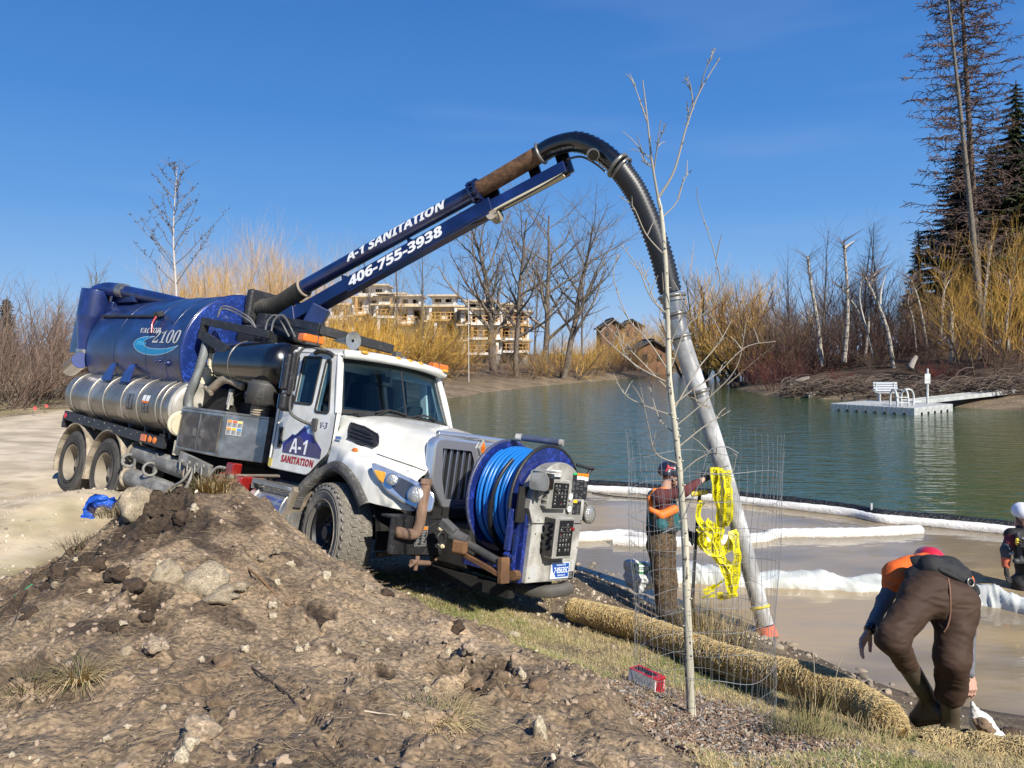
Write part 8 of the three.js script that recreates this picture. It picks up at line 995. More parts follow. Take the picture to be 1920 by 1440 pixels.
// ---------- young aspen inside its wire cage ----------
{
  const D = 4.5, P = (x, y, d = 0) => at(x, y, D + d), B = P(1297, 1345), t = thing('young_aspen', 'young bare aspen with smooth pale trunk inside the wire cage', 'sapling', B), R = (x, y, d = 0) => P(x, y, d).sub(B);
  const bt = tex(128, 512, (u, v) => { const s = tnoise(u, v, 5, 13), l = tnoise(u * 0.3, v, 60, 18) * tnoise(u, v, 9, 15); const k = 0.88 + 0.2 * (s - 0.5); return l > 0.55 ? [0.35, 0.31, 0.26] : [k * 0.96, k * 0.93, k * 0.84]; }, { srgb: true });
  const bark = std(0.70, 0.70, 0.67, 0.75, { map: rept(bt, 1, 0.9) });
  const T0 = [R(1297, 1352), R(1292, 1240), R(1288, 1130), R(1284, 1010), R(1277, 920), R(1268, 820), R(1256, 720), R(1252, 600), R(1247, 480), R(1239, 395), R(1234, 372)], m = mb();
  m.tube(T0, (u) => mix(0.029, 0.011, Math.pow(u, 0.8)) * (1 + 0.04 * Math.sin(u * 90)), 12, 90); reseed(71); for (let k = 0; k < 26; k++) { const u = rr(0.08, 0.85), c = new THREE.CatmullRomCurve3(T0).getPoint(u), a = rr(0, 3.14); const r = mix(0.033, 0.014, u); m.ball(V(c.x + Math.cos(a) * r, c.y, c.z + Math.sin(a) * r), 0.007, 6, V(1.3, 0.7, 1)); } m.build('trunk', bark, t);
  const limbs = [[[1234, 372], [1222, 300], [1214, 225], [1205, 150]], [[1234, 372], [1262, 325], [1288, 235], [1312, 172], [1350, 108]], [[1214, 230], [1200, 190], [1186, 150]], [[1226, 320], [1234, 270], [1250, 230]], [[1300, 205], [1296, 170], [1286, 145]], [[1312, 172], [1320, 140], [1342, 90]], [[1290, 235], [1290, 205]], [[1222, 300], [1200, 280]], [[1226, 315], [1203, 302]], [[1240, 410], [1268, 380], [1284, 335], [1296, 320]], [[1247, 480], [1212, 440], [1185, 385], [1160, 368]], [[1252, 590], [1222, 560], [1195, 500], [1165, 460]], [[1252, 600], [1226, 560], [1210, 520], [1180, 490]], [[1256, 700], [1216, 640], [1180, 600], [1150, 515], [1158, 480]], [[1257, 735], [1205, 680], [1165, 640], [1120, 590]], [[1258, 720], [1200, 690], [1140, 640], [1105, 600]], [[1258, 690], [1290, 610], [1330, 580], [1350, 540], [1338, 470], [1310, 380], [1306, 350]], [[1262, 760], [1300, 730], [1345, 700], [1400, 650], [1455, 640]], [[1266, 800], [1330, 745], [1380, 690], [1400, 600]], [[1262, 770], [1310, 690], [1350, 640], [1372, 600]], [[1268, 815], [1240, 790], [1222, 740], [1214, 690]], [[1264, 780], [1220, 765], [1172, 740], [1150, 700]], [[1272, 870], [1230, 850], [1216, 800], [1200, 720]], [[1274, 890], [1310, 860], [1340, 850], [1370, 890], [1382, 850]], [[1255, 650], [1275, 600], [1285, 560]], [[1253, 610], [1245, 560], [1252, 520]], [[1270, 840], [1320, 800], [1370, 770]], [[1196, 690], [1176, 670], [1160, 640]], [[1300, 730], [1310, 760], [1335, 765]]];
  reseed(72); for (const l of limbs) { const big = l === limbs[0] || l === limbs[1], dz = big ? rr(-0.15, 0.15) : rr(-0.35, 0.35), pts = l.map(([x, y], i) => R(x, y, dz * i / l.length)), q = mb(); q.tube(pts, (u) => (big ? 0.0085 : 0.005) * mix(1, 0.35, u), 6, pts.length * 6, { caps: false }); const c = new THREE.CatmullRomCurve3(pts); for (let k = 0; k < 6; k++) { const u = rr(0.25, 1), s = c.getPoint(u); q.tube([s, s.clone().add(V(rr(-0.02, 0.02), rr(0.006, 0.026), rr(-0.02, 0.02)))], (w) => 0.0042 * (1 - 0.6 * w), 5, 1); } if (!big) for (let k = 0; k < 2; k++) { const s = c.getPoint(rr(0.3, 0.9)), e = V(rr(-0.5, 0.5), rr(0.1, 0.8), rr(-0.5, 0.5)).normalize().multiplyScalar(rr(0.06, 0.2)); q.tube([s, s.clone().addScaledVector(e, 0.6).add(V(0, 0.01, 0)), s.clone().add(e)], (w) => 0.0036 * (1 - 0.5 * w), 5, 4, { caps: false }); } q.build('branch', std(0.34, 0.30, 0.235, 0.8), t); }
  // welded wire cage round it
  const cB = at(1320, 1340, D + 0.02), cage = thing('wire_cage', 'tall round welded-wire tree cage standing round the young aspen', 'wire cage', cB), wr = std(0.30, 0.31, 0.31, 0.5, { metalness: 0.5 }), N = 54, Hh = 1.62; reseed(73);
  const rad = (a, y) => mix(0.385, 0.45, y / Hh) * (1 + 0.05 * Math.cos(2 * a + 0.6)), pt = (a, y) => V(Math.cos(a) * rad(a, y) + 0.012 * Math.sin(y * 7 + a * 3), y, Math.sin(a) * rad(a, y) + 0.02 * Math.sin(y * 5 + a));
  for (let k = 0; k < N; k++) { const a = k / N * 6.283, m1 = mb(), top = Hh + rr(0.02, 0.1) - (Math.sin(a) > 0.2 ? 0.1 : 0), pts = []; for (let i = 0; i <= 8; i++) pts.push(pt(a, mix(-0.05, top, i / 8))); m1.tube(pts, 0.0011, 3, 10, { caps: false }); m1.build('upright_wire', wr, cage); }
  [0.03, 0.13, 0.24, 0.36, 0.49, 0.62, 0.76, 0.9, 1.05, 1.2, 1.36, 1.52].forEach((y0, i) => { const pts = [], m1 = mb(); for (let k = 0; k <= 48; k++) { const a = k / 48 * 6.283; pts.push(pt(a, y0 + 0.018 * Math.sin(a * 2 + i) + 0.01 * Math.sin(a * 5 + i * 2))); } m1.tube(pts, i === 3 || i > 9 ? 0.0018 : 0.0012, 4, 48, { caps: false, curve: false }); m1.build('ring_wire', wr, cage); });
  const lo = mb(); for (const l of [[[1318, 880], [1330, 845], [1360, 838], [1385, 850]], [[1262, 990], [1240, 1000], [1270, 985], [1300, 930], [1330, 870]]]) lo.tube(l.map(([x, y]) => at(x, y, 4.35).sub(cB)), 0.003, 4, 20); lo.build('loose_wire', wr, cage);
}
// ---------- caution tape hanging on the steel tube ----------
{
  const tx = canvasTex(1024, 64, (g, w, h) => { g.fillStyle = '#eae01a'; g.fillRect(0, 0, w, h); g.fillStyle = '#2c2c18'; g.font = 'italic bold 42px sans-serif'; for (let k = 0; k < 4; k++) g.fillText('CAUTION', 24 + k * 256, 47, 190); }); tx.wrapS = THREE.RepeatWrapping;
  const mat = new THREE.MeshPhysicalMaterial({ map: tx, roughness: 0.4, side: THREE.DoubleSide, transmission: 0.25, thickness: 0 });
  const B = at(1345, 880, 8.3), t = thing('caution_tape', 'tangle of yellow caution tape hanging from the steel tube', 'caution tape', B); reseed(81);
  const strip = (px, w, tw) => { const P = px.map(([x, y, d]) => at(x, y, 8.28 + (d || 0)).sub(B)), c = new THREE.CatmullRomCurve3(P), n = P.length * 10, m = mb(), id = []; let len = 0, last = null; for (let i = 0; i <= n; i++) { const u = i / n, p = c.getPoint(u), d = c.getTangent(u); if (last) len += p.distanceTo(last); last = p; const a = tw[0] + (tw[1] - tw[0]) * u + 0.35 * Math.sin(u * 9 + tw[0] * 3), s = V(d.y, -d.x, 0).normalize().multiplyScalar(Math.cos(a)).add(V(0, 0, Math.sin(a))).normalize(), nn = V().crossVectors(d, s).normalize(), f = 0.010 * Math.sin(u * 40); id.push([m.vert(p.clone().addScaledVector(s, w / 2).addScaledVector(nn, f), nn, [len / 0.9, 0]), m.vert(p.clone().addScaledVector(nn, -f), nn, [len / 0.9, 0.5]), m.vert(p.clone().addScaledVector(s, -w / 2).addScaledVector(nn, f), nn, [len / 0.9, 1])]); } for (let i = 0; i < n; i++) for (const j of [0, 1]) m.quad(id[i][j], id[i][j + 1], id[i + 1][j + 1], id[i + 1][j]); m.build('tape_strip', mat, t, true); };
  strip([[1341, 876, -0.1], [1342, 920, -0.1], [1350, 965], [1346, 1010], [1322, 1030], [1312, 1000], [1326, 985]], 0.106, [0, 1.2]); strip([[1352, 878, -0.12], [1350, 930, -0.12], [1362, 975], [1366, 985]], 0.088, [0.2, 0.9]); strip([[1362, 882, -0.14], [1366, 930, -0.14], [1362, 980, -0.05], [1350, 985]], 0.106, [0, 0.6]);
  strip([[1318, 940], [1308, 960], [1318, 985], [1340, 1010], [1352, 1040], [1372, 1075], [1370, 1110], [1340, 1115], [1316, 1122]], 0.094, [0.2, 1.4]); strip([[1325, 975], [1345, 1000], [1338, 1030], [1355, 1060], [1366, 1090], [1376, 1120]], 0.100, [0.5, 0]); strip([[1372, 995], [1382, 1030, -0.05], [1380, 1070], [1376, 1100], [1366, 1120], [1345, 1118]], 0.100, [0.1, 0.5]); strip([[1330, 990], [1318, 1010], [1335, 1035], [1362, 1030], [1378, 1000], [1368, 1030]], 0.106, [0.9, 0.2]); strip([[1310, 1000], [1330, 985], [1345, 1000], [1335, 1020]], 0.100, [0, 0.4]); strip([[1355, 1000], [1345, 1020], [1352, 1050], [1372, 1060]], 0.100, [0.3, 1]); strip([[1352, 1050], [1362, 1080], [1340, 1100], [1320, 1112]], 0.075, [1.1, 0.2]);
}
// ---------- straw wattle and other straw ----------
const strawMat = new THREE.MeshStandardMaterial({ vertexColors: true, roughness: 0.8 });
{
  const stx = tex(512, 512, (u, v) => { const a = tnoise(u * 0.35 + v * 0.2, v, 90, 5), b = tnoise(u, v * 0.3 + u * 0.3, 80, 9), k = 0.35 + 0.75 * Math.max(a, b) * (0.7 + 0.4 * tfbm(u, v, 8, 3, 4)); return [k, k * 0.86, k * 0.56]; }, { srgb: true });
  const sm = std(0.70, 0.60, 0.42, 0.9, { map: rept(stx, 1.4, 1.4), bumpMap: rept(stx, 1.4, 1.4), bumpScale: 0.02 });
  const wattle = (name, lab, px, r, seed, cnt) => { const P = px.map(([x, y, d]) => at(x, y, d)), B = P[0].clone(), t = thing(name, lab, 'straw log', B), rel = P.map((p) => p.clone().sub(B)), c = new THREE.CatmullRomCurve3(rel, false, 'centripetal'), m = mb(); const prof = (u, a) => r * (Math.min(1, 0.25 + 6 * Math.pow(u, 0.6)) * Math.min(1, 0.3 + 9 * (1 - u))) * (1 + 0.05 * Math.sin(u * 25 + seed) + 0.045 * noise3(u * 30, Math.cos(a) * 2, Math.sin(a) * 2 + seed) + 0.03 * noise3(u * 110, Math.cos(a) * 6, Math.sin(a) * 6)); m.tube(rel, prof, 30, 220, { flat: 0.94, uvl: 1.6 }); m.build('straw_core', sm, t);
    reseed(seed); const g = new THREE.BoxGeometry(1, 1, 1), im = new THREE.InstancedMesh(g, new THREE.MeshStandardMaterial({ roughness: 0.75, color: 0xffffff }), cnt), mt = new THREE.Matrix4(), q = new THREE.Quaternion(), col = new THREE.Color();
    for (let i = 0; i < cnt; i++) { const u = rr(0.004, 0.996), a = rr(0, 6.283), p = c.getPoint(u), d = c.getTangent(u), n0 = V(-d.z, 0, d.x).normalize(), b0 = V().crossVectors(n0, d), n = n0.clone().multiplyScalar(Math.cos(a)).addScaledVector(b0, Math.sin(a)), tg = V().crossVectors(n, d).normalize(), w = rr(-1.2, 1.2) * (rnd() < 0.7 ? 1 : 0.4) + 0.7, dir = tg.multiplyScalar(Math.cos(w)).addScaledVector(d, Math.sin(w)).addScaledVector(n, rr(-0.12, 0.3)).normalize(); p.addScaledVector(n, prof(u, a) * 0.985); q.setFromUnitVectors(V(0, 0, 1), dir); const L = rr(0.02, 0.085), k = rr(0.55, 1.25); mt.compose(p, q, V(rr(0.0018, 0.0042), 0.0022, L)); im.setMatrixAt(i, mt); im.setColorAt(i, col.setRGB(0.60 * k, 0.46 * k, 0.22 * k)); }
    im.name = 'straw'; im.castShadow = im.receiveShadow = true; im.userData.kind = 'stuff'; t.add(im);
    const net = mb(); for (let k = 0; k < 26; k++) for (const s of [-1, 1]) { const pts = []; for (let i = 0; i <= 26; i++) { const u = clamp(k / 26 + i / 26 * 0.09, 0.003, 0.997), a = s * (i / 26 * 6.283) + k, p = c.getPoint(u), d = c.getTangent(u), n0 = V(-d.z, 0, d.x).normalize(), b0 = V().crossVectors(n0, d), n = n0.clone().multiplyScalar(Math.cos(a)).addScaledVector(b0, Math.sin(a)); pts.push(p.addScaledVector(n, prof(u, a) * 1.015)); } net.tube(pts, 0.0013, 3, 26, { caps: false, curve: false }); } net.build('netting', std(0.2, 0.16, 0.1, 0.8), t); };
  wattle('straw_log', 'long netted straw log winding along the bank past the aspen', [[1064, 1140, 7.62], [1110, 1152, 7.4], [1180, 1172, 7.0], [1260, 1198, 6.55], [1340, 1232, 6.05], [1430, 1256, 5.6], [1520, 1278, 5.25], [1600, 1310, 4.98], [1650, 1342, 4.72], [1692, 1378, 4.52]], 0.118, 91, 15000);
  wattle('straw_log', 'flattened straw roll at the lower right corner by the worker’s boots', [[1725, 1416, 4.5], [1800, 1424, 4.42], [1870, 1432, 4.33], [1950, 1444, 4.22], [2080, 1490, 4.0]], 0.15, 92, 7000);
}
// scatter helper: instanced small pieces lying on the ground, all one stuff object
function scatter(name, label, cat, geo, mat, n, place) { const im = new THREE.InstancedMesh(geo, mat, n), mt = new THREE.Matrix4(), q = new THREE.Quaternion(), c = new THREE.Color(); let k = 0; for (let tries = 0; k < n && tries < n * 6; tries++) { const r = place(); if (!r) continue; q.setFromEuler(new THREE.Euler(r.e[0], r.e[1], r.e[2], 'YXZ')); mt.compose(r.p, q, r.s); im.setMatrixAt(k, mt); im.setColorAt(k, c.setRGB(...r.c)); k++; } im.count = k; im.castShadow = im.receiveShadow = true; setTop(im, name); tag(im, label, cat, null, 'stuff'); return im; }
const rockGeo = (seed, n = 2, amp = 0.3) => { const g = new THREE.IcosahedronGeometry(1, n), p = g.attributes.position; for (let i = 0; i < p.count; i++) { const v = V().fromBufferAttribute(p, i), k = 1 + amp * noise3(v.x * 1.3 + seed, v.y * 1.3, v.z * 1.3) + amp * 0.4 * noise3(v.x * 3.4, v.y * 3.4 + seed, v.z * 3.4); p.setXYZ(i, v.x * k, v.y * k, v.z * k); } const m = mb(1); const src = g; src.computeVertexNormals(); m.add(src); const pos = m.p, key = new Map(), nn = []; for (let i = 0; i < pos.length; i += 3) { const s = pos.slice(i, i + 3).map((x) => x.toFixed(4)).join(); if (!key.has(s)) key.set(s, V()); key.get(s).add(V(m.n[i], m.n[i + 1], m.n[i + 2])); nn.push(s); } nn.forEach((s, i) => { const v = key.get(s).clone().normalize(); m.n[i * 3] = v.x; m.n[i * 3 + 1] = v.y; m.n[i * 3 + 2] = v.z; }); return m.geo(); };
const inMound = (x, z) => polyDist(MOUND, x, z);
{
  reseed(1001); const bladeG = (() => { const m = mb(); for (let k = 0; k < 5; k++) { const a = k * 1.3, l = 0.6 + 0.2 * k % 1, w = 0.05, d = V(Math.cos(a), 0, Math.sin(a)), s = V(-d.z, 0, d.x), o = V(rr(-0.3, 0.3), 0, rr(-0.3, 0.3)); const p0 = o.clone().addScaledVector(s, w), p1 = o.clone().addScaledVector(s, -w), p2 = o.clone().addScaledVector(d, 0.25 * l).add(V(0, 0.6 * l, 0)), p3 = o.clone().addScaledVector(d, 0.7 * l).add(V(0, 0.9 * l, 0)); m.face([p0, p1, p2]); m.face([p2.clone().addScaledVector(s, w * 0.6), p2.clone().addScaledVector(s, -w * 0.6), p3]); } return m.geo(); })();
  const gm = new THREE.MeshStandardMaterial({ roughness: 0.9, side: THREE.DoubleSide });
  scatter('grass', 'short patchy grass, part green and part straw-coloured, on the lawn', 'grass', bladeG, gm, 42000, () => { const x = rr(-2.4, 4.6), z = rr(-9.2, -2.6); if (inMound(x, z) > -0.04 || x > 2.9 + 0.3 * (z + 8) * -0.1 && z < -6) return null; const n = fbm3(x * 0.9, 11, z * 0.9, 4) + 0.4 * fbm3(x * 3.7, 13, z * 3.7, 3); if (rnd() > sstep(-0.5, 0.5, n) * 0.85 + 0.12) return null; const mu = Math.hypot(x - TREE.x - 0.05, (z - TREE.z - 0.25) * 0.8); if (mu < 0.6) return null; const y = groundY(x, z); if (y < 0.35 || y > 1.5) return null; const gr = rnd() < sstep(-0.15, 0.45, n) * 0.62; const k = rr(0.6, 1.3), h = rr(0.016, 0.042); return { p: V(x, y - 0.002, z), e: [rr(-0.4, 0.4), rr(0, 6.28), rr(-0.4, 0.4)], s: V(h * 1.3, h, h * 1.3), c: gr ? [0.20 * k, 0.24 * k, 0.06 * k] : [0.52 * k, 0.41 * k, 0.20 * k] }; });
  const clod = rockGeo(3, 1, 0.9), dm = std(1, 1, 1, 0.98);
  scatter('dirt_clods', 'loose crumbs and clods of brown soil scattered over the mound', 'soil', clod, dm, 6000, () => { const z = -Math.pow(rnd(), 0.7) * 5.6 - 1.5, x = rr(-1, 1) * (-z) * 0.75; const d = inMound(x, z); if (d < -0.25 || (d < 0 && rnd() < 0.6)) return null; const dense = fbm3(x * 1.7 + 4, 31, z * 1.7, 3); if (rnd() > 0.25 + 0.9 * sstep(-0.1, 0.5, dense)) return null; const s = 0.002 + 0.017 * Math.pow(rnd(), 9), y = groundY(x, z), k = rr(0.75, 1.2); return { p: V(x, y - s * 0.1, z), e: [rr(0, 6), rr(0, 6), rr(0, 6)], s: V(s * rr(0.8, 1.4), s * rr(0.6, 1), s), c: [0.33 * k, 0.25 * k, 0.175 * k] }; });
  scatter('gravel', 'small pale pebbles strewn over the mound, the bank and the track', 'gravel', rockGeo(8, 1, 0.25), std(1, 1, 1, 0.8), 7000, () => { const far = rnd() < 0.55; const z = far ? rr(-12, -6.5) : rr(-6.5, -1.6), x = far ? rr(-7.5, 2.6) : rr(-1, 1) * -z * 0.75, y = groundY(x, z); if (y < 0.02) return null; const d = inMound(x, z); if (d > 0 && rnd() < 0.985) return null; if (x < -3.2 && rnd() < 0.6) return null; const lawn = d < 0 && z > -7.3 && x > -2.4; if (lawn && rnd() < 0.85) return null; const s = 0.004 + (far ? 0.018 : 0.011) * Math.pow(rnd(), 3), k = rr(0.5, 1.15), w = rnd(); return { p: V(x, y + s * 0.2, z), e: [rr(0, 6), rr(0, 6), rr(0, 6)], s: V(s * 1.3, s * 0.8, s), c: w < 0.5 ? [0.56 * k, 0.48 * k, 0.36 * k] : [0.4 * k, 0.33 * k, 0.25 * k] }; });
  scatter('wood_chips', 'brown bark mulch spread round the foot of the aspen', 'mulch', new THREE.BoxGeometry(1, 1, 1), std(1, 1, 1, 0.9), 9000, () => { const a = rr(0, 6.283), r = Math.sqrt(rnd()) * 0.85, x = TREE.x + 0.05 + Math.cos(a) * r, z = TREE.z + 0.3 + Math.sin(a) * r * 1.25; if (inMound(x, z) > 0.02 || (r > 0.55 && rnd() < (r - 0.55) * 3)) return null; const k = rr(0.35, 1.5), w = rnd(); return { p: V(x, groundY(x, z) + rr(0, 0.018), z), e: [rr(-0.6, 0.6), rr(0, 6.28), rr(-0.6, 0.6)], s: V(rr(0.012, 0.045), rr(0.003, 0.008), rr(0.006, 0.016)), c: w < 0.6 ? [0.22 * k, 0.145 * k, 0.095 * k] : w < 0.85 ? [0.36 * k, 0.28 * k, 0.2 * k] : [0.3 * k, 0.28 * k, 0.25 * k] }; });
  scatter('dry_stems', 'dry straw stalks and rootlets lying over the soil and lawn', 'straw', new THREE.CylinderGeometry(0.5, 0.5, 1, 4), std(1, 1, 1, 0.85), 7000, () => { const z = rr(-7.4, -1.7), x = rr(-1, 1) * -z * 0.75, y = groundY(x, z); if (y < 0.3) return null; const d = inMound(x, z); if (d > 0 && rnd() > 0.3 + 0.8 * sstep(0.0, 0.4, fbm3(x * 1.2, 51, z * 1.2, 2))) return null; const k = rr(0.5, 1.2), L = rr(0.03, 0.16) * (z > -3 ? 0.7 : 1); return { p: V(x, y + 0.006, z), e: [1.57 + rr(-0.25, 0.25), rr(0, 6.28), 0], s: V(0.0018, L, 0.0018), c: d > 0 ? [0.36 * k, 0.27 * k, 0.16 * k] : [0.48 * k, 0.38 * k, 0.2 * k] }; });
  scatter('shore_stones', 'pale stones along the muddy water line', 'stones', rockGeo(5, 1, 0.3), std(1, 1, 1, 0.85), 420, () => { const i = 1 + ri(5), a = SHORE[i - 1], b = SHORE[i], u = rnd(), x = mix(a[0], b[0], u) - rr(-0.05, 0.5), z = mix(a[1], b[1], u) + rr(-0.1, 0.4), y = groundY(x, z), s = 0.01 + 0.035 * Math.pow(rnd(), 3), k = rr(0.4, 1); return { p: V(x, Math.max(y, -0.02) + s * 0.2, z), e: [rr(0, 6), rr(0, 6), 0], s: V(s * 1.4, s * 0.7, s), c: [0.36 * k, 0.29 * k, 0.21 * k] }; });
}
{ // stones that can be told apart
  const G = [rockGeo(11, 3, 0.5), rockGeo(12, 3, 0.65), rockGeo(13, 3, 0.8), rockGeo(14, 3, 0.6)];
  const pale = std(0.60, 0.52, 0.39, 0.9, { map: T.grime }), cream = std(0.80, 0.70, 0.52, 0.9, { map: rept(T.dirtC, 0.4), bumpMap: rept(T.dirtB, 0.6), bumpScale: 0.006 }), tanM = std(0.48, 0.38, 0.28, 0.95, { map: T.grime, bumpMap: rept(T.dirtB, 0.4), bumpScale: 0.004 }), soilM = std(0.5, 0.37, 0.25, 0.97, { map: rept(T.dirtC, 0.4), bumpMap: rept(T.dirtB, 0.6), bumpScale: 0.008 }), brown = std(0.17, 0.12, 0.082, 0.95, { map: rept(T.dirtC, 0.4), bumpMap: rept(T.dirtB, 0.6), bumpScale: 0.006 });
  reseed(111); const hitD = (px, py) => { let d = 1.6; for (; d < 14; d += 0.02) { const p = at(px, py, d); if (groundY(p.x, p.z) > p.y) break; } return d; };
  const rock = (lab, px, py, w, h, mat, group, sink = 0.25) => { const d = hitD(px, py), p = at(px, py, d), s = w / 2 * d / FOC, sh = h / 2 * d / FOC, r = setTop(new THREE.Mesh(G[ri(4)], mat), 'stone'); r.castShadow = r.receiveShadow = true; r.position.set(p.x, groundY(p.x, p.z) + sh * (0.5 - sink), p.z); r.rotation.set(rr(-0.3, 0.3), rr(0, 6), rr(-0.3, 0.3)); r.scale.set(s, sh * 1.15, s); tag(r, lab, 'stone', group); };
  rock('large cream limestone boulder at the top of the mound beside the blue cloth', 258, 958, 62, 60, cream); rock('round cream stone on the crest right of the dark cleft', 364, 964, 16, 16, pale); rock('broad cream-crusted rock in the middle of the mound', 385, 1100, 84, 52, cream); rock('smaller cream-crusted rock left of the broad one', 315, 1087, 46, 40, cream); rock('cream rock under the broad crusted rock', 410, 1128, 66, 34, cream); rock('cream chunk right of the broad crusted rock', 447, 1105, 34, 18, cream);
  rock('flat tan stone low in the middle of the mound', 237, 1226, 32, 24, cream); rock('pale slab stone right of the flat tan one', 292, 1222, 40, 26, tanM); rock('round tan stone half buried near the bottom left', 372, 1380, 62, 52, tanM); rock('round grey pebble beside the half-buried tan stone', 356, 1400, 28, 26, pale); rock('pale pebble at the bottom edge under the half-buried tan stone', 340, 1428, 26, 26, pale); rock('large rounded clod in the middle of the mound', 418, 1250, 50, 44, soilM, null, 0.6); rock('brown clod left of the large rounded one', 362, 1298, 46, 40, soilM, null, 0.6); rock('pair-like tan clod near the bottom of the mound', 412, 1320, 42, 34, soilM, null, 0.6);
  rock('long grey-white stone standing in the right-hand soil heap', 1012, 1375, 24, 46, pale); rock('small cream stone on the crest of the right-hand heap', 978, 1268, 16, 18, pale); rock('dark round stone at the edge of the lawn', 857, 1181, 26, 22, brown); rock('grey stone below the dark round one on the lawn edge', 880, 1220, 30, 22, tanM); rock('brown stone in front of the black netting', 725, 1117, 26, 16, brown); rock('tan stone at the front tyre', 612, 1085, 16, 18, pale); rock('tan stone left of the black netting', 690, 1110, 22, 16, tanM); rock('pale flat stone on the lawn near the truck', 963, 1193, 22, 12, pale); rock('small white stone high on the lawn', 958, 1168, 14, 8, pale);
  rock('stone lump at the bottom right under the straw', 1715, 1424, 34, 22, tanM); rock('brown lump of wet soil by the bag', 1890, 1378, 34, 20, brown); rock('wet soil lump between the boots and the straw log', 1700, 1372, 30, 26, brown); rock('wet soil lump right of the planted boot', 1812, 1382, 28, 20, brown);
  [[510, 1140], [512, 1160], [490, 1063], [575, 1220], [560, 1221], [635, 1228], [720, 1268], [707, 1225], [680, 1215], [650, 1295], [760, 1350], [700, 1170], [730, 1200], [1045, 1402], [1070, 1420], [1176, 1412], [1390, 1418], [378, 1240], [240, 1370], [200, 1390], [22, 1425], [70, 1435], [168, 1112], [103, 1100], [142, 1058], [520, 1100], [300, 1060], [545, 1062], [520, 1040], [460, 1230], [230, 1175], [275, 1212], [1120, 1385], [800, 1300], [840, 1225]].forEach(([x, y]) => rock('small pale stone half buried in the soil', x, y, rr(9, 19), rr(8, 13), rnd() < 0.7 ? pale : cream, 'small pale stones in the soil'));
  [[225, 1075, 44, 26], [250, 1112, 40, 24], [180, 1055, 36, 22], [338, 990, 26, 26], [60, 1150, 40, 26], [110, 1078, 34, 20], [215, 1180, 22, 18], [275, 1165, 26, 22], [890, 1290, 40, 34], [938, 1268, 34, 30], [870, 1310, 34, 28], [1010, 1290, 40, 34], [960, 1300, 36, 28], [1090, 1320, 40, 30], [700, 1400, 36, 26], [620, 1330, 34, 22]].forEach(([x, y, w, h], i) => rock(i < 8 ? 'dark damp clod of soil in the dark streak of the mound' : 'tan crumbling clod of soil low on the mound', x, y, w, h, i < 8 ? brown : soilM, i < 8 ? 'dark clods on the mound' : 'tan clods on the mound', 0.8));
}
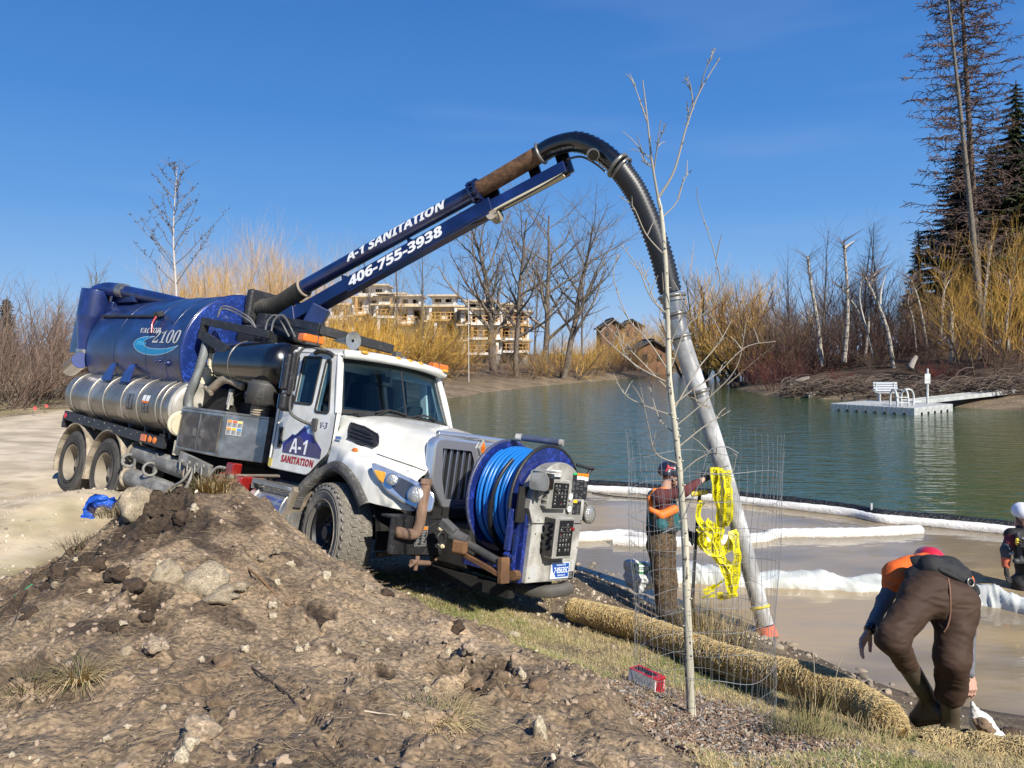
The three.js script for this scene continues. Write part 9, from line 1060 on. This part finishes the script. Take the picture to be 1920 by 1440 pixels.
{ // tufts of dry grass, each its own
  const tuft = (name, lab, px, py, d, n, h, spread, col, seed, lay = 0.6, group) => { reseed(seed); const p = at(px, py, d); p.y = Math.min(p.y + 0.1, groundY(p.x, p.z)) - 0.01; const t = thing(name, lab, 'grass', p, group), m = mb(); for (let k = 0; k < n * 1.5; k++) { const a = rr(0, 6.283), q = Math.sqrt(rnd()) * spread, b = V(Math.cos(a) * q, 0, Math.sin(a) * q), l = h * rr(0.5, 1.15), az = a + rr(-0.8, 0.8), bend = lay * rr(0.3, 1.2), e = V(Math.cos(az) * l * bend, l * Math.max(0.1, 1 - bend * 0.7), Math.sin(az) * l * bend), md = e.clone().multiplyScalar(0.5).add(V(0, l * 0.18 * bend, 0)), w = V(-Math.sin(az), 0, Math.cos(az)).multiplyScalar(0.0015), c = rr(0.6, 1.25), g = rnd() < 0.1; m.col = g ? [0.20, 0.21, 0.06] : col.map((v) => v * c); const nn = V(Math.cos(az) * 0.3, 1, Math.sin(az) * 0.3).normalize(), i0 = m.vert(b.clone().add(w), nn), i1 = m.vert(b.clone().sub(w), nn), i2 = m.vert(b.clone().add(md).sub(w), nn), i3 = m.vert(b.clone().add(md).add(w), nn), i4 = m.vert(b.clone().add(e), nn); m.quad(i0, i1, i2, i3); m.tri(i3, i2, i4); } m.build('blades', strawMat, t); };
  const dry = [0.46, 0.35, 0.17], dk = [0.3, 0.22, 0.11];
  tuft('grass_tuft', 'thick dry tuft on the crest in front of the red hose reel', 400, 945, 5.25, 420, 0.17, 0.13, dry, 151); tuft('grass_tuft', 'dry tuft on the crest left of the thick one', 345, 955, 5.2, 220, 0.10, 0.12, dry, 152); tuft('grass_tuft', 'trampled dry grass beside the cream boulder', 222, 970, 5.2, 260, 0.13, 0.15, dk, 153, 1.1); tuft('grass_tuft', 'dry grass matted on the left flank under the blue cloth', 165, 1015, 5.0, 220, 0.14, 0.18, dk, 154, 1.2);
  tuft('grass_tuft', 'straw bundle lying in the soil at the lower left', 150, 1290, 3.1, 160, 0.16, 0.05, dry, 155, 1.3); tuft('grass_tuft', 'rust-coloured straw on the mound below the front tyre', 500, 1095, 4.9, 180, 0.14, 0.08, [0.42, 0.25, 0.1], 156, 1.2); tuft('grass_tuft', 'pale tuft at the edge between soil and lawn', 755, 1180, 6.0, 180, 0.2, 0.08, dry, 157, 0.8); tuft('grass_tuft', 'flattened dry tuft in the soil at the bottom centre', 810, 1395, 2.95, 260, 0.13, 0.14, dry, 158, 1.3); tuft('grass_tuft', 'thin dry tuft below the pale edge tuft', 775, 1225, 5.4, 140, 0.16, 0.1, dk, 159, 1.1);
  tuft('grass_tuft', 'tall dry stems at the straw log near the bottom right', 1520, 1345, 4.5, 130, 0.34, 0.12, dry, 160, 0.35); tuft('grass_tuft', 'green and dry tuft right of the wire cage', 1505, 1385, 4.2, 300, 0.17, 0.18, [0.33, 0.29, 0.12], 161, 0.6); tuft('grass_tuft', 'dry reeds behind the straw log at the foot of the steel tube', 1345, 1185, 7.4, 420, 0.55, 0.36, dry, 162, 0.5); tuft('grass_tuft', 'second clump of dry reeds nearer the standing worker', 1305, 1170, 7.7, 260, 0.45, 0.25, dry, 163, 0.5); tuft('grass_tuft', 'dry grass at the bottom right below the straw', 1620, 1400, 4.1, 300, 0.12, 0.3, dry, 164, 1.0); tuft('grass_tuft', 'short dry grass round the red box', 1170, 1340, 4.6, 200, 0.09, 0.3, dry, 165, 1.0);
  tuft('grass_tuft', 'wispy dry tuft on the right flank of the mound', 455, 1010, 5.2, 120, 0.12, 0.12, dk, 166, 1.2); tuft('grass_tuft', 'straw scraps on the lower slope at the left edge', 55, 1310, 3.0, 130, 0.1, 0.1, dk, 167, 1.3);
  for (const [px, py, h, s, l] of [[1530, 1290, 0.42, 171, 'single tall dry stem left of the bending worker'], [1570, 1300, 0.42, 172, 'second tall dry stem beside the bending worker']]) { const p = at(px, py, 4.9), t = thing('dry_stem', l, 'dry stem', p), m = mb(); m.tube([V(0, -0.3, 0), V(-0.01, 0.1, 0), V(s % 2 ? -0.02 : 0.03, h * 0.6, 0)], 0.0026, 4, 6); m.build('stalk', std(0.5, 0.42, 0.28, 0.8), t); }
}
{ // things lying about
  const cl = at(185, 940, 5.9), t = thing('blue_cloth', 'crumpled bright blue plastic strap lying on the mound', 'cloth', cl), mt = std(0.012, 0.10, 0.58, 0.5, { side: THREE.DoubleSide, map: T.soft }); { const P = [[163, 972], [168, 955], [176, 938], [186, 934], [200, 946], [212, 940], [216, 944]].map(([x, y]) => at(x, y, 5.55).sub(cl)), c = new THREE.CatmullRomCurve3(P), m = mb(), n = 60, id = []; for (let i = 0; i <= n; i++) { const p = c.getPoint(i / n), d = c.getTangent(i / n), s = V(-d.y, d.x, 0.6).normalize(); for (let j = 0; j <= 4; j++) id.push(m.vert(p.clone().addScaledVector(s, (j / 4 - 0.5) * 0.085).add(V(0, 0.015 * noise3(i * 0.3, j * 0.8, 4), 0.03 * noise3(i * 0.25, j, 1))), V(0, 1, 0))); } for (let i = 0; i < n; i++) for (let j = 0; j < 4; j++) { const a = i * 5 + j; m.quad(id[a], id[a + 1], id[a + 6], id[a + 5]); } m.build('strap_sheet', mt, t, true); const b = mb(); const kn = boneMesh([[at(180, 942, 5.5).sub(cl), at(205, 945, 5.5).sub(cl), 0.035, 0.03], [at(178, 938, 5.5).sub(cl), at(190, 936, 5.48).sub(cl), 0.03]], 0.01, 0.03, wrinkle(0.02, 18)); merge(b, kn); b.build('strap_knot', mt, t); }
  const gs = at(43, 1078, 4.75), g = thing('green_scrap', 'small bright green plastic scrap on the left slope', 'scrap', V(gs.x, groundY(gs.x, gs.z) + 0.01, gs.z)), gm = mb(); gm.tube([V(-0.02, 0, 0.05), V(0, 0.02, 0), V(0.025, 0.045, -0.05)], 0.012, 6, 8, { flat: 0.3 }); gm.build('scrap_piece', std(0.02, 0.3, 0.08, 0.5), g);
  for (const [px, py, d, l] of [[84, 770, 26, 'small pink flag on the grass left of the truck'], [62, 775, 25, 'second small pink flag left of the truck']]) { const p = at(px, py, d); p.y = groundY(p.x, p.z); const f = thing('marker_flag', l, 'flag', p), m = mb(), k = mb(); m.cyl(V(0, 0, 0), V(0, 0.3, 0), 0.008, 0.008, 5); m.build('flag_wire', Mt.steel, f); k.box(0.06, 0.26, 0, 0.12, 0.09, 0.006); k.build('flag_sheet', std(0.8, 0.1, 0.1, 0.6), f); }
  // long root lying in the crack of the soil, a stick
  const root = (lab, pts, r, c) => { const P = pts.map(([x, y]) => { let d = 2; for (; d < 9; d += 0.015) { const q = at(x, y, d); if (groundY(q.x, q.z) > q.y) break; } const q = at(x, y, d); q.y = groundY(q.x, q.z) + r * 0.5; return q; }), t2 = thing('root', lab, 'root', P[0]), m = mb(); m.tube(P.map((p) => p.clone().sub(P[0])), (u) => r * mix(1, 0.4, u), 6, P.length * 6); m.build('root_stem', std(...c, 0.95), t2); };
  root('long dark root running down the middle of the mound', [[472, 1254], [505, 1278], [540, 1305], [562, 1335], [578, 1365], [590, 1395], [615, 1425], [630, 1440]], 0.005, [0.07, 0.05, 0.035]); root('rusty root crossing the mound under the front tyre', [[466, 1070], [490, 1090], [515, 1115], [545, 1140], [575, 1165], [600, 1190]], 0.006, [0.2, 0.11, 0.05]); root('pale straight twig in the soil at the bottom centre', [[683, 1338], [712, 1340], [744, 1343]], 0.004, [0.5, 0.42, 0.3]); root('thin twig lying above the pale straight one', [[760, 1308], [785, 1325], [805, 1338]], 0.003, [0.4, 0.28, 0.14]);
  // red and white box with black film inside
  const bx = at(1212, 1295, 4.95); bx.y = groundY(bx.x, bx.z) + 0.06; const box = thing('carton', 'open red and white carton with black film on the grass by the cage', 'box', bx); box.rotation.set(0.05, 0.72, -0.1); box.scale.setScalar(0.8); const redM = std(0.5, 0.02, 0.04, 0.5), whM = std(0.6, 0.6, 0.62, 0.5); { const w = 0.13, h = 0.12, l = 0.27; const s = mb(); s.box(-w / 2, 0, 0, 0.006, h, l); s.build('carton_side', whM, box); const s2 = mb(); s2.box(w / 2, 0, 0, 0.006, h, l); s2.box(0, -h / 2, 0, w, 0.006, l); s2.build('carton_side', redM, box); const e = mb(); e.box(0, 0, l / 2, w, h, 0.006); e.box(0, 0, -l / 2, w, h, 0.006); e.build('carton_end', redM, box); const f = mb(); f.box(-w / 2 + 0.012, h / 2, 0, 0.03, 0.005, l); f.box(w / 2 - 0.012, h / 2, 0, 0.03, 0.005, l); f.box(0, h / 2, l / 2 - 0.03, w - 0.06, 0.005, 0.06); f.build('carton_flap', redM, box); const r = boneMesh([[V(0, 0.025, -0.1), V(0, 0.03, 0.07), 0.042]], 0.008, 0.01, wrinkle(0.012, 40)); r.build('black_film', std(0.018, 0.018, 0.028, 0.35), box); const lt = canvasTex(256, 112, (c, W, H) => { c.fillStyle = '#b8202c'; c.fillRect(0, 0, W, H); c.fillStyle = '#15151c'; for (let k = 0; k < 4; k++) c.fillRect(40 + k * 44, 10, 20, H * 0.7); c.fillStyle = '#e8e8e8'; c.fillRect(0, 8, 22, 90); c.fillRect(228, 20, 14, 70); }); const q = mb(); q.face([V(-w / 2, -h / 2, l / 2 + 0.005), V(w / 2, -h / 2, l / 2 + 0.005), V(w / 2, h / 2, l / 2 + 0.005), V(-w / 2, h / 2, l / 2 + 0.005)], [[0, 0], [1, 0], [1, 1], [0, 1]]); q.build('carton_print', std(1, 1, 1, 0.5, { map: lt }), box); }
  // white sack with a green print at the water's edge
  const sk = at(1206, 1085, 9.05); const s = thing('white_sack', 'crumpled white sack with a green printed oval by the water', 'sack', sk), S = (x, y, d = 9.05) => at(x, y, d).sub(sk); const sm = boneMesh([[S(1176, 1056), S(1188, 1085), 0.05, 0.1], [S(1186, 1060), S(1224, 1068), 0.07, 0.08], [S(1190, 1085), S(1224, 1085), 0.11], [S(1196, 1102), S(1222, 1095), 0.06]], 0.012, 0.05, wrinkle(0.025, 9)); sm.build('sack_cloth', std(0.78, 0.82, 0.86, 0.55, { map: T.soft }), s);
  const gp = mb(), gt = canvasTex(256, 160, (c, W, H) => { c.clearRect(0, 0, W, H); c.fillStyle = '#5d9a6c'; c.beginPath(); c.ellipse(W / 2, H * 0.5, W * 0.46, H * 0.44, 0, 0, 7); c.fill(); c.fillStyle = '#dfe6e0'; c.beginPath(); c.ellipse(W / 2, H * 0.48, W * 0.34, H * 0.26, 0, 0, 7); c.fill(); c.fillStyle = '#4f8a5d'; c.fillRect(W * 0.3, H * 0.4, W * 0.4, H * 0.08); c.fillRect(W * 0.34, H * 0.54, W * 0.3, H * 0.06); }); { const n = 10, id = [], f = boneField([[S(1176, 1056), S(1188, 1085), 0.05, 0.1], [S(1186, 1060), S(1224, 1068), 0.07, 0.08], [S(1190, 1085), S(1224, 1085), 0.11]], 0.05), wk = wrinkle(0.025, 9); for (let i = 0; i <= n; i++) for (let j = 0; j <= n; j++) { let d = 8.7; const X = mix(1184, 1222, i / n), Y = mix(1078, 1054, j / n); for (; d < 9.2; d += 0.004) { const p = S(X, Y, d); if (f(p) + wk(p) < 0.006) break; } id.push(gp.vert(S(X, Y, d), V(0, 0, 1), [i / n, j / n])); } for (let i = 0; i < n; i++) for (let j = 0; j < n; j++) { const a = i * (n + 1) + j; gp.quad(id[a], id[a + n + 1], id[a + n + 2], id[a + 1]); } } gp.build('sack_print', decal(gt, { roughness: 0.6 }), s, true);
  // black plastic netting left under the bumper
  const nt = at(740, 1110, 6.9), net = thing('black_netting', 'loose black plastic netting on the ground under the bumper', 'netting', nt), nm = mb(), surf = (u, v) => { const X = mix(672, 818, u), Y = mix(1118, 1098, v) + 5 * Math.sin(u * 12) , p = at(X, Y, 7.0 + 0.3 * v); p.y = groundY(p.x, p.z) + 0.02 + 0.06 * Math.max(0, Math.sin(u * 11 + 0.6) * Math.sin(v * 3.14)) + 0.015; return p.sub(nt); }; for (let k = 0; k <= 40; k++) nm.tube([0, 0.25, 0.5, 0.75, 1].map((v) => surf(k / 40, v)), 0.0025, 3, 8, { caps: false }); for (let k = 0; k <= 12; k++) { const L = []; for (let i = 0; i <= 24; i++) L.push(surf(i / 24, k / 12)); nm.tube(L, 0.0025, 3, 24, { caps: false, curve: false }); } nm.build('net_mesh', Mt.hoseBlack, net);
}
renderer.render(scene, camera);
